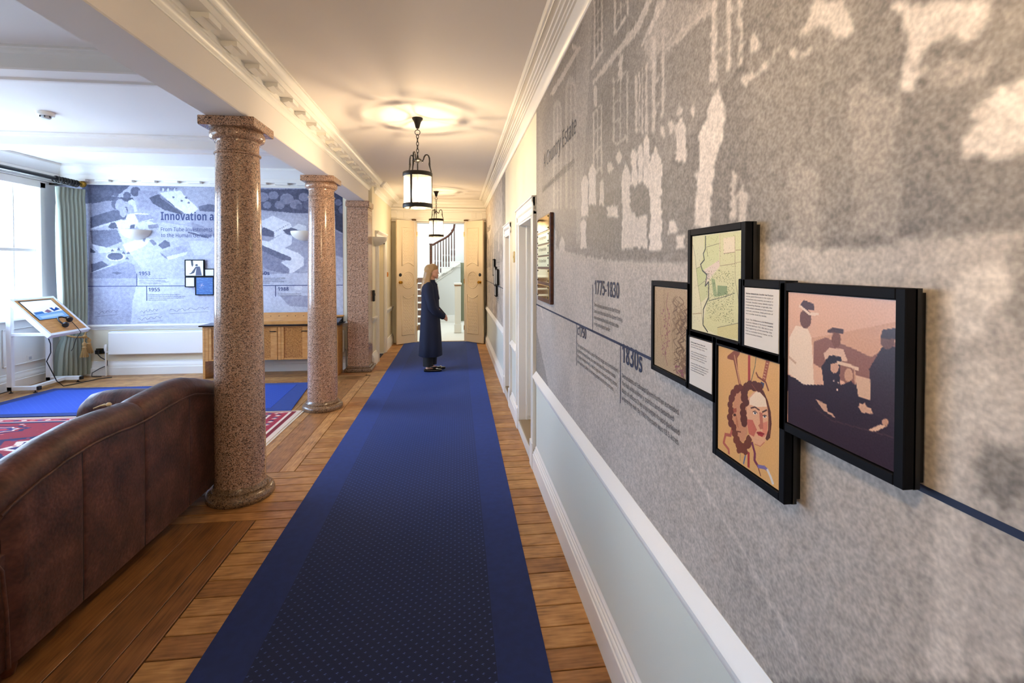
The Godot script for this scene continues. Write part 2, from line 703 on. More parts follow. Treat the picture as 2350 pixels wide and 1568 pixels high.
func floor_boards():
	var fl: Node = mats.floor_node
	# across the corridor
	var z := 0.6
	var wide0 := -99.0
	var wide1 := 0.0
	while z > -10.33:
		var w := rng.randf_range(0.105, 0.145)
		var x0 := -1.27
		if z < -3.15 and z - w > -3.95:
			x0 = -1.808
			wide0 = maxf(wide0, z)
			wide1 = z - w
		if z < -7.35:
			x0 = -1.34
		var m: Material = mats.planks[rng.randi() % 4]
		if rng.randf() < 0.3:
			var cut := rng.randf_range(-1.0, 0.3)
			plank(fl, Vector3(x0, 0, z), Vector3.RIGHT, cut - x0 - 0.003, Vector3(0, 0, -1), w - 0.0065, m)
			plank(fl, Vector3(cut, 0, z), Vector3.RIGHT, 0.625 - cut, Vector3(0, 0, -1), w - 0.0065, mats.planks[rng.randi() % 4])
		else:
			plank(fl, Vector3(x0, 0, z), Vector3.RIGHT, 0.625 - x0, Vector3(0, 0, -1), w - 0.0065, m)
		z -= w
	# lengthwise boards of the column line and of the side room
	var x := -1.275
	var k := 0
	while x > -5.7:
		var w := [0.115, 0.215, 0.2, 0.16, 0.18][k % 5] as float
		var m: Material = mats.long_planks[k % 2]
		var z1 := -7.02
		if x > -1.7:
			plank(fl, Vector3(x - w, 0, 0.6), Vector3(0, 0, -1), 0.597 - wide0, Vector3.RIGHT, w - 0.005, m)
			plank(fl, Vector3(x - w, 0, wide1), Vector3(0, 0, -1), wide1 + 7.3, Vector3.RIGHT, w - 0.003, mats.planks[(k + 1) % 4])
		else:
			var cut := rng.randf_range(-4.5, -2.5)
			plank(fl, Vector3(x - w, 0, 0.6), Vector3(0, 0, -1), 0.6 - cut - 0.003, Vector3.RIGHT, w - 0.005, m)
			plank(fl, Vector3(x - w, 0, cut), Vector3(0, 0, -1), cut - z1, Vector3.RIGHT, w - 0.003, mats.planks[k % 4])
		x -= w
		k += 1
	# boards along the back wall of the side room
	z = -7.02
	while z > -7.79:
		var cut := rng.randf_range(-4.5, -2.6)
		plank(fl, Vector3(-5.81, 0, z), Vector3.RIGHT, 5.81 + cut - 0.003, Vector3(0, 0, -1), 0.149, mats.planks[rng.randi() % 4])
		plank(fl, Vector3(cut, 0, z), Vector3.RIGHT, -1.345 - cut, Vector3(0, 0, -1), 0.149, mats.planks[rng.randi() % 4])
		z -= 0.154


# ------------------------------------------------------------------ cornices, beam, columns

func cornices():
	var zl := Vector3(0, 0, -1)
	# right cornice of the corridor: cove, groove and stepped ribs
	var b := MB.new()
	var pr := [Vector2(0.64, 2.838), Vector2(0.618, 2.838), Vector2(0.614, 2.846), Vector2(0.619, 2.852), Vector2(0.607, 2.862), Vector2(0.596, 2.877), Vector2(0.588, 2.895), Vector2(0.584, 2.91), Vector2(0.59, 2.912), Vector2(0.59, 2.92), Vector2(0.577, 2.921), Vector2(0.574, 2.931), Vector2(0.581, 2.934), Vector2(0.581, 2.941), Vector2(0.567, 2.942), Vector2(0.563, 2.95), Vector2(0.57, 2.953), Vector2(0.57, 2.96), Vector2(0.552, 2.961), Vector2(0.547, 2.97), Vector2(0.553, 2.973), Vector2(0.553, 2.98), Vector2(0.536, 2.981), Vector2(0.531, 2.987), Vector2(0.54, 2.99), Vector2(0.54, 3.008), Vector2(0.512, 3.008), Vector2(0.508, 3.003), Vector2(0.5, 3.008), Vector2(0.492, 3.008), Vector2(0.486, 3.012), Vector2(0.477, 3.016), Vector2(0.474, 3.03), Vector2(0.64, 3.03)]
	b.extrude(pr, Vector3(0, 0, 2.2), Vector3.RIGHT, Vector3.UP, zl * 12.5, true)
	struct("trim_1", b, mats.white, "white ribbed plaster cornice where right wall meets corridor ceiling", "cornice")
	# the beam that the columns carry
	b = MB.new()
	b.box(Vector3(-1.39, 2.62, 2.2), Vector3(-1.65, 3.1, -7.9), 0.006)
	struct("beam", b, mats.ceiling, "long white plaster beam resting on the granite columns", "beam")
	# left cornice with modillions
	b = MB.new()
	pr = [Vector2(-1.395, 2.832), Vector2(-1.383, 2.832), Vector2(-1.379, 2.84), Vector2(-1.384, 2.846), Vector2(-1.38, 2.86), Vector2(-1.37, 2.872), Vector2(-1.362, 2.878), Vector2(-1.362, 2.89), Vector2(-1.352, 2.892), Vector2(-1.352, 2.925), Vector2(-1.252, 2.925), Vector2(-1.25, 2.962), Vector2(-1.24, 2.964), Vector2(-1.238, 2.975), Vector2(-1.225, 2.985), Vector2(-1.213, 3.0), Vector2(-1.211, 3.008), Vector2(-1.2, 3.01), Vector2(-1.2, 3.03), Vector2(-1.395, 3.03)]
	b.extrude(pr, Vector3(0, 0, 2.2), Vector3.RIGHT, Vector3.UP, zl * 10.4, true)
	var left := struct("trim_2", b, mats.white, "white cornice with a row of modillion blocks along the beam", "cornice")
	var mm := MB.new()
	var side := [Vector2(0, 0), Vector2(0, -0.02), Vector2(0.02, -0.036), Vector2(0.045, -0.03), Vector2(0.062, -0.022), Vector2(0.075, -0.03), Vector2(0.092, -0.03), Vector2(0.092, 0)]
	mm.extrude(side, Vector3.ZERO, Vector3.RIGHT, Vector3.UP, Vector3(0, 0, -0.132), true)
	var mod := mm.done()
	var z := 0.541
	while z > -7.8:
		var o := obj("modillion", mod, mats.white, left)
		o.position = Vector3(-1.354, 2.9255, z)
		z -= 0.32
	# left wall cornice beyond the pier and across the end wall
	b = MB.new()
	var small := []
	for p in pr:
		small.append(p + Vector2(0.04, 0))
	b.extrude(small, Vector3(0, 0, -8.2), Vector3.RIGHT, Vector3.UP, zl * 2.1, true)
	struct("trim_3", b, mats.white, "white cornice above the short left wall near the end doors", "cornice")
	# side room: cornice along back wall and window wall, with blocks
	var pb := [Vector2(0, 2.822), Vector2(0.03, 2.822), Vector2(0.034, 2.835), Vector2(0.026, 2.84), Vector2(0.04, 2.85), Vector2(0.04, 2.885), Vector2(0.12, 2.885), Vector2(0.12, 2.94), Vector2(0.13, 2.945), Vector2(0.16, 2.99), Vector2(0.2, 3.03), Vector2(0.23, 3.05), Vector2(0.23, 3.09), Vector2(0, 3.09)]
	b = MB.new()
	b.extrude(pb, Vector3(-5.82, 0, -7.8), Vector3(0, 0, 1), Vector3.UP, Vector3.RIGHT * 4.2, true)
	var bc := struct("trim_4", b, mats.white, "white block cornice above the grey mural of the back wall", "cornice")
	var blk := MB.new()
	blk.box(Vector3(0, -0.03, 0), Vector3(0.19, 0, 0.072), 0.004)
	var bm := blk.done()
	var x := -5.55
	while x < -1.75:
		var o := obj("modillion", bm, mats.white, bc)
		o.position = Vector3(x, 2.8855, -7.757)
		x += 0.3125
	b = MB.new()
	b.extrude(pb, Vector3(-5.82, 0, 2.2), Vector3.RIGHT, Vector3.UP, zl * 9.9, true)
	var lc_ := struct("trim_5", b, mats.white, "white block cornice above the window of the side room", "cornice")
	z = -7.3
	while z < -4.0:
		var o := obj("modillion", bm, mats.white, lc_)
		o.rotation.y = -PI / 2
		o.position = Vector3(-5.777, 2.8855, z)
		o.transform = Transform3D(Basis(Vector3(0, 0, 1), Vector3.UP, Vector3(1, 0, 0)) * Basis.from_scale(Vector3(1, 1, 1)), Vector3(-5.777, 2.8855, z))
		z += 0.3125
	# shallow ceiling beams across the side room
	for q in [[-3.59, "nearer"], [-5.84, "farther"]]:
		b = MB.new()
		var zf: float = q[0]
		var bp := [Vector2(0.05, 3.09), Vector2(0.05, 3.065), Vector2(0.035, 3.06), Vector2(0.03, 3.045), Vector2(0.008, 3.035), Vector2(0.0, 3.02), Vector2(0.0, 2.945), Vector2(-0.008, 2.935), Vector2(-0.16, 2.935), Vector2(-0.17, 2.922), Vector2(-0.2, 2.922), Vector2(-0.21, 2.935), Vector2(-0.225, 2.95), Vector2(-0.225, 3.02), Vector2(-0.27, 3.06), Vector2(-0.27, 3.09)]
		b.extrude(bp, Vector3(-5.75, 0, zf), Vector3(0, 0, 1), Vector3.UP, Vector3.RIGHT * 4.15, true)
		struct("beam", b, mats.ceiling, "moulded white ceiling beam of the side room, the %s of two" % q[1], "beam")


func columns():
	var base := [Vector2(0, 0), Vector2(0.212, 0), Vector2(0.219, 0.012), Vector2(0.219, 0.03), Vector2(0.212, 0.05), Vector2(0.196, 0.062), Vector2(0.182, 0.066), Vector2(0.182, 0.078), Vector2(0.17, 0.09), Vector2(0.163, 0.105), Vector2(0.1, 0.105)]
	var shaft := []
	for i in 15:
		var t := i / 14.0
		shaft.append(Vector2(0.1615 - 0.0245 * pow(t, 1.5), 0.1 + t * 2.29))
	var collar := [Vector2(0.12, 2.385), Vector2(0.14, 2.385), Vector2(0.147, 2.391), Vector2(0.147, 2.398), Vector2(0.14, 2.404), Vector2(0.135, 2.408), Vector2(0.135, 2.475), Vector2(0.12, 2.475)]
	var echinus := [Vector2(0.12, 2.47), Vector2(0.14, 2.47), Vector2(0.142, 2.482), Vector2(0.152, 2.486), Vector2(0.166, 2.496), Vector2(0.173, 2.512), Vector2(0.174, 2.53), Vector2(0.168, 2.545), Vector2(0.15, 2.56), Vector2(0.05, 2.56)]
	for q in [[-3.585, "polished pink granite column standing behind the brown leather sofa"], [-5.69, "polished pink granite column standing farther along, beside the blue rug corner"]]:
		var c := thing("granite_column", q[1], "column", Vector3(-1.52, 0, q[0]), "round granite columns")
		tag(c, "", "", "", "thing")
		var b := MB.new()
		b.lathe(Vector3.ZERO, base, 48)
		obj("base", b, mats.granite_base, c)
		b = MB.new()
		b.lathe(Vector3.ZERO, shaft, 48)
		obj("shaft", b, mats.granite, c)
		b = MB.new()
		b.lathe(Vector3.ZERO, collar, 48)
		obj("collar", b, mats.granite, c)
		b = MB.new()
		b.lathe(Vector3.ZERO, echinus, 48)
		b.box(Vector3(-0.178, 2.558, -0.178), Vector3(0.178, 2.62, 0.178), 0.004)
		obj("capital", b, mats.granite, c)
	var p := thing("granite_pier", "square polished granite pier at the end of the column row", "pier", Vector3(-1.5, 0, -7.74))
	tag(p, "", "", "", "thing")
	var b := MB.new()
	b.box(Vector3(-0.205, 0, -0.24), Vector3(0.205, 0.055, 0.21), 0.012)
	b.box(Vector3(-0.178, 0.05, -0.22), Vector3(0.178, 0.085, 0.183), 0.012)
	obj("base", b, mats.granite_base, p)
	b = MB.new()
	b.box(Vector3(-0.155, 0.08, -0.2), Vector3(0.155, 2.49, 0.155), 0.003)
	obj("shaft", b, mats.granite, p)
	b = MB.new()
	b.box(Vector3(-0.16, 2.4, -0.2), Vector3(0.16, 2.415, 0.16), 0.004)
	b.box(Vector3(-0.16, 2.485, -0.2), Vector3(0.16, 2.53, 0.16), 0.015)
	b.box(Vector3(-0.178, 2.525, -0.22), Vector3(0.178, 2.62, 0.178), 0.012)
	obj("capital", b, mats.granite, p)


# ------------------------------------------------------------------ right wall: skirting, dado rail, doorways

func run_z(called: String, prof: Array, spans: Array, m: Material, label: String, category: String):
	var b := MB.new()
	for s in spans:
		b.extrude(prof, Vector3(0, 0, s[0]), Vector3.RIGHT, Vector3.UP, Vector3(0, 0, s[1] - s[0]), true)
	struct(called, b, m, label, category)


func right_wall_trim():
	var spans := [[2.2, -3.757], [-4.872, -5.42], [-6.22, -10.34]]
	var skirt := [Vector2(0.635, 0), Vector2(0.597, 0), Vector2(0.597, 0.128), Vector2(0.603, 0.132), Vector2(0.603, 0.144), Vector2(0.607, 0.15), Vector2(0.612, 0.152), Vector2(0.612, 0.164), Vector2(0.618, 0.168), Vector2(0.618, 0.182), Vector2(0.625, 0.19), Vector2(0.627, 0.203), Vector2(0.635, 0.205)]
	run_z("baseboard_right", skirt, spans, mats.white, "white moulded skirting board along the right wall", "skirting board")
	var rail := [Vector2(0.635, 0.79), Vector2(0.624, 0.79), Vector2(0.619, 0.782), Vector2(0.597, 0.752), Vector2(0.593, 0.744), Vector2(0.597, 0.738), Vector2(0.603, 0.737), Vector2(0.603, 0.728), Vector2(0.609, 0.722), Vector2(0.609, 0.71), Vector2(0.617, 0.702), Vector2(0.618, 0.688), Vector2(0.625, 0.678), Vector2(0.627, 0.668), Vector2(0.635, 0.668)]
	run_z("trim_6", rail, spans, mats.white, "white dado rail under the mural of the right wall", "dado rail")
	var b := MB.new()
	for s in spans:
		b.box(Vector3(0.626, 0.19, s[0]), Vector3(0.64, 0.68, s[1]))
	struct("trim_7", b, mats.dado, "pale painted dado between skirting and rail on the right wall", "dado")
	# the two doorways
	for q in [[1, -3.9, -4.72, 2.035, 0.137, "nearer white doorway with moulded architrave in the right wall"], [2, -5.55, -6.07, 2.0, 0.12, "second white doorway of the right wall, beyond the brass switch"]]:
		var zn: float = q[1]
		var zf: float = q[2]
		var top: float = q[3]
		var w: float = q[4]
		var d := Node3D.new()
		d.name = "door_%d" % q[0]
		add_child(d)
		tag(d, q[5], "doorway", "", "structure")
		var a := MB.new()
		for s in [[zn + w, zn, 1.0], [zf, zf - w, -1.0]]:
			var z0: float = s[0]
			var z1: float = s[1]
			a.box(Vector3(0.635, 0.0, z0), Vector3(0.612, top + 0.02, z1), 0.003)
			var zo: float = z0 if s[2] > 0 else z1
			a.box(Vector3(0.62, 0.0, zo), Vector3(0.597, top + w, zo - s[2] * 0.04), 0.004)
			var zi: float = z1 if s[2] > 0 else z0
			a.box(Vector3(0.62, 0.0, zi), Vector3(0.604, top + 0.02, zi + s[2] * 0.022), 0.004)
			a.box(Vector3(0.62, 0.0, zo), Vector3(0.592, 0.21, zo - s[2] * (w - 0.01)), 0.004)
		obj("architrave", a, mats.white, d)
		a = MB.new()
		var hp := [Vector2(0.635, 0), Vector2(0.604, 0), Vector2(0.604, 0.02), Vector2(0.613, 0.024), Vector2(0.613, 0.06), Vector2(0.606, 0.066), Vector2(0.6, 0.08), Vector2(0.597, 0.095), Vector2(0.597, w - 0.008), Vector2(0.588, w - 0.004), Vector2(0.588, w + 0.006), Vector2(0.635, w + 0.01)]
		a.extrude(hp, Vector3(0, top, zn + w), Vector3.RIGHT, Vector3.UP, Vector3(0, 0, zf - zn - 2 * w), true)
		obj("head_moulding", a, mats.white, d)
		a = MB.new()
		a.box(Vector3(0.61, 0.1, zf + 0.018), Vector3(1.1, top, zf - 0.01))
		a.box(Vector3(0.61, 0.1, zn - 0.018), Vector3(1.1, top, zn + 0.01))
		a.box(Vector3(0.61, top - 0.018, zn), Vector3(1.1, top + 0.01, zf))
		for xx in [0.68, 0.8]:
			a.box(Vector3(xx, 0.1, zf + 0.034), Vector3(xx + 0.02, top - 0.02, zf + 0.01), 0.004)
		obj("reveal_lining", a, mats.white, d)
		a = MB.new()
		a.box(Vector3(1.0, 0.1, zn), Vector3(1.045, top, zf), 0.003)
		for py in [[0.25, 0.95], [1.1, top - 0.2]]:
			a.box(Vector3(0.99, py[0], zn - 0.14), Vector3(1.01, py[1], zf + 0.14), 0.008)
		obj("door_leaf", a, mats.white, d)
		a = MB.new()
		a.box(Vector3(0.603, 0.0, zn), Vector3(1.05, 0.085, zf), 0.004)
		obj("step", a, mk("cfcac0", 0.6), d)
		a = MB.new()
		a.box(Vector3(0.615, 0.08, zn - 0.004), Vector3(1.05, 0.1, zf + 0.004), 0.006)
		obj("step_carpet", a, mk("8a765a", 0.95), d)


# ------------------------------------------------------------------ end wall and its double doors

func leaf(number: int, hinge: Vector3, free: Vector3, label: String):
	var u := (free - hinge)
	var n := Vector3(-u.z, 0, u.x).normalized()
	if n.z < 0:
		n = -n
	var d := Node3D.new()
	d.name = "door_%d" % number
	d.position = hinge
	# local x from the hinge to the free edge, z out of the decorated face
	var ux := u.normalized()
	d.basis = Basis(ux, Vector3.UP, ux.cross(Vector3.UP))
	add_child(d)
	tag(d, label, "door", "", "structure")
	var face := signf(d.basis.z.dot(n))
	var w := u.length()
	var paint := mk("ecdcc2", 0.42)
	box_obj("body", Vector3(0, 0.012, -0.02), Vector3(w, 2.57, 0.02), 0.004, paint, d)
	var zf := 0.02 * face
	var cx := w * 0.47
	var hw := w * 0.29
	var b := MB.new()
	# moulded frames of the upper and lower panels, closed by arcs round the roundel
	for q in [[1.62, 2.42, -1], [0.19, 1.02, 1]]:
		var pts := []
		var lo: float = q[0]
		var hi: float = q[1]
		var arc: int = q[2]
		if arc < 0:
			for p in [Vector2(-hw, lo), Vector2(-hw, hi), Vector2(hw, hi), Vector2(hw, lo)]:
				pts.append(Vector3(cx + p.x, p.y, zf))
			for i in range(1, 8):
				var t := i / 8.0
				pts.append(Vector3(cx + hw - 2 * hw * t, lo + sin(PI * t) * 0.075, zf))
		else:
			for p in [Vector2(hw, hi), Vector2(hw, lo), Vector2(-hw, lo), Vector2(-hw, hi)]:
				pts.append(Vector3(cx + p.x, p.y, zf))
			for i in range(1, 8):
				var t := i / 8.0
				pts.append(Vector3(cx - hw + 2 * hw * t, hi - sin(PI * t) * 0.075, zf))
		b.tube(pts, 0.012, 6, true)
	obj("panel_moulding", b, paint, d)
	b = MB.new()
	for r in [0.155, 0.125]:
		var ring := []
		for i in 28:
			ring.append(Vector3(cx + cos(TAU * i / 28) * r, 1.33 + sin(TAU * i / 28) * r * 1.12, zf))
		b.tube(ring, 0.011 if r > 0.14 else 0.007, 6, true)
	obj("roundel", b, paint, d)
	# raised lattice of small lozenges in the panels
	b = MB.new()
	for q in [[1.74, 2.36], [0.24, 0.9], [1.24, 1.43]]:
		var y: float = q[0]
		var row := 0
		while y < q[1]:
			var half := hw - 0.035 if q[1] - q[0] > 0.3 else 0.09
			var xx := -half + (0.026 if row % 2 else 0.0)
			while xx < half:
				var c := Vector3(cx + xx, y, zf)
				var s := 1.0 if row % 2 else -1.0
				var e1 := Vector3(0.022, 0.014 * s, 0)
				var e2 := Vector3(-0.008 * s, 0.014, 0) * 0.8
				var o := Vector3(0, 0, 0.008 * face)
				b.sg(-1)
				for k in 4:
					var cs := [e1, e2, -e1, -e2]
					if face > 0:
						b.tri(c + cs[k], c + cs[(k + 1) % 4], c + o)
					else:
						b.tri(c + cs[(k + 1) % 4], c + cs[k], c + o)
				xx += 0.052
			y += 0.036
			row += 1
	tag(obj("lattice_ornament", b, paint, d), "", "", "", "stuff")
	b = MB.new()
	var kx := w - 0.07
	b.x = Transform3D(Basis(Vector3.RIGHT, Vector3(0, 0, face), Vector3(0, -1, 0)), Vector3(kx, 1.285, zf))
	b.lathe(Vector3.ZERO, [Vector2(0, 0), Vector2(0.03, 0), Vector2(0.03, 0.006), Vector2(0.012, 0.012), Vector2(0.011, 0.03), Vector2(0.024, 0.04), Vector2(0.031, 0.055), Vector2(0.024, 0.07), Vector2(0, 0.076)], 20)
	obj("knob", b, mats.brass, d)
	b = MB.new()
	b.x = Transform3D(Basis(Vector3.RIGHT, Vector3(0, 0, face), Vector3(0, -1, 0)), Vector3(kx - 0.012, 1.44, zf))
	b.lathe(Vector3.ZERO, [Vector2(0, 0), Vector2(0.034, 0), Vector2(0.036, 0.004), Vector2(0.03, 0.007), Vector2(0, 0.007)], 20)
	obj("finger_plate", b, mk("1b2430", 0.3), d)
	for y in [0.3, 1.3, 2.3]:
		b = MB.new()
		b.lathe(Vector3(0.004, y, zf), [Vector2(0, -0.05), Vector2(0.009, -0.05), Vector2(0.009, 0.05), Vector2(0, 0.05)], 10)
		obj("hinge", b, mats.brass, d)


func end_wall():
	var b := MB.new()
	b.box(Vector3(-1.7, -0.02, -10.35), Vector3(-0.86, 3.1, -10.65))
	b.box(Vector3(0.19, -0.02, -10.35), Vector3(1.2, 3.1, -10.65))
	b.box(Vector3(-0.86, 2.555, -10.35), Vector3(0.19, 3.1, -10.65))
	struct("wall_end", b, mk("dcd9c4", 0.5), "pale end wall of the corridor round the open double doors", "wall")
	b = MB.new()
	var pr := [Vector2(0, 2.56), Vector2(0.05, 2.56), Vector2(0.05, 2.6), Vector2(0.058, 2.605), Vector2(0.058, 2.63), Vector2(0.04, 2.635), Vector2(0.04, 2.755), Vector2(0.055, 2.765), Vector2(0.06, 2.785), Vector2(0.1, 2.795), Vector2(0.1, 2.83), Vector2(0.11, 2.84), Vector2(0.06, 2.85), Vector2(0.06, 2.9), Vector2(0.075, 2.92), Vector2(0.095, 2.935), Vector2(0.1, 2.96), Vector2(0.12, 2.985), Vector2(0.14, 3.0), Vector2(0.14, 3.03), Vector2(0, 3.03)]
	b.extrude(pr, Vector3(-1.36, 0, -10.35), Vector3(0, 0, 1), Vector3.UP, Vector3.RIGHT * 2.0, true)
	var t := struct("trim_8", b, mats.white, "cream entablature with consoles over the double doors", "cornice")
	for x in [-1.3, 0.6]:
		b = MB.new()
		b.extrude([Vector2(0.03, 2.63), Vector2(0.065, 2.64), Vector2(0.07, 2.68), Vector2(0.085, 2.73), Vector2(0.11, 2.765), Vector2(0.115, 2.785), Vector2(0.03, 2.785)], Vector3(x - 0.06, 0, -10.35), Vector3(0, 0, 1), Vector3.UP, Vector3.RIGHT * 0.12, true)
		obj("console", b, mats.white, t)
	for x in [-1.05, 0.37]:
		box_obj("frieze_strip", Vector3(x - 0.05, 2.64, -10.33), Vector3(x + 0.05, 2.755, -10.3), 0.005, mats.white, t)
	for x in [-0.88, 0.2]:
		box_obj("door_bracket", Vector3(x - 0.045, 2.575, -10.3), Vector3(x + 0.045, 2.6, -10.22), 0.006, mk("5a3d1e", 0.4, 0.5), t)
	b = MB.new()
	for x in [[-1.0, -0.86], [0.19, 0.33]]:
		b.box(Vector3(x[0], 0, -10.36), Vector3(x[1], 2.56, -10.325), 0.005)
	b.box(Vector3(-0.86, 0, -10.35), Vector3(-0.84, 2.56, -10.64))
	b.box(Vector3(0.17, 0, -10.35), Vector3(0.19, 2.56, -10.64))
	b.box(Vector3(-0.86, 2.54, -10.35), Vector3(0.19, 2.56, -10.64))
	struct("trim_9", b, mats.white, "cream door casing round the double doors", "door casing")
	leaf(3, Vector3(-0.838, 0, -10.385), Vector3(-1.222, 0, -10.055), "left leaf of the ornamented cream double doors, opened towards the corridor")
	leaf(4, Vector3(0.172, 0, -10.385), Vector3(0.556, 0, -9.985), "right leaf of the ornamented cream double doors, opened towards the corridor")
	# the door in the short wall on the left
	var d := Node3D.new()
	d.name = "door_5"
	add_child(d)
	tag(d, "cream closed door with moulded casing beyond the granite pier", "door", "", "structure")
	b = MB.new()
	for s in [[-8.29, -8.4], [-9.2, -9.31]]:
		b.box(Vector3(-1.36, 0, s[0]), Vector3(-1.315, 2.08, s[1]), 0.006)
		b.box(Vector3(-1.36, 0, s[0] - 0.03), Vector3(-1.3, 2.08, s[1] + 0.03), 0.006)
	obj("casing", b, mats.white, d)
	b = MB.new()
	b.extrude([Vector2(0, 2.06), Vector2(0.045, 2.06), Vector2(0.045, 2.11), Vector2(0.035, 2.115), Vector2(0.035, 2.16), Vector2(0.06, 2.18), Vector2(0.075, 2.2), Vector2(0.075, 2.215), Vector2(0, 2.22)], Vector3(-1.36, 0, -8.27), Vector3.RIGHT, Vector3.UP, Vector3(0, 0, -1.06), true)
	obj("head_moulding", b, mats.white, d)
	b = MB.new()
	b.box(Vector3(-1.43, 0.015, -8.4), Vector3(-1.47, 2.06, -9.2))
	for py in [[0.2, 0.9], [1.05, 1.9]]:
		b.box(Vector3(-1.42, py[0], -8.52), Vector3(-1.44, py[1], -9.08), 0.008)
	obj("door_leaf", b, mats.wall, d)
	b = MB.new()
	b.x = Transform3D(Basis(Vector3(0, 1, 0), Vector3(1, 0, 0), Vector3(0, 0, -1)), Vector3(-1.43, 1.0, -8.47))
	b.lathe(Vector3.ZERO, [Vector2(0, 0), Vector2(0.026, 0), Vector2(0.01, 0.01), Vector2(0.01, 0.03), Vector2(0.028, 0.045), Vector2(0.02, 0.06), Vector2(0, 0.063)], 16)
	obj("knob", b, mats.brass, d)
	# skirting and dado rail of the short left wall
	var sk := [Vector2(-1.36, 0), Vector2(-1.315, 0), Vector2(-1.315, 0.14), Vector2(-1.322, 0.15), Vector2(-1.322, 0.17), Vector2(-1.335, 0.19), Vector2(-1.337, 0.21), Vector2(-1.36, 0.21)]
	run_z("baseboard_corridor", sk, [[-7.9, -8.29], [-9.31, -10.35]], mats.white, "cream skirting on the left of the corridor near the end doors", "skirting board")
	var rl := [Vector2(-1.36, 0.7), Vector2(-1.34, 0.7), Vector2(-1.335, 0.72), Vector2(-1.325, 0.74), Vector2(-1.312, 0.77), Vector2(-1.315, 0.785), Vector2(-1.36, 0.79)]
	run_z("trim_10", rl, [[-7.95, -8.29], [-9.31, -10.35]], mats.white, "cream dado rail on the left of the corridor near the end doors", "dado rail")


# ------------------------------------------------------------------ the stair hall behind the doors

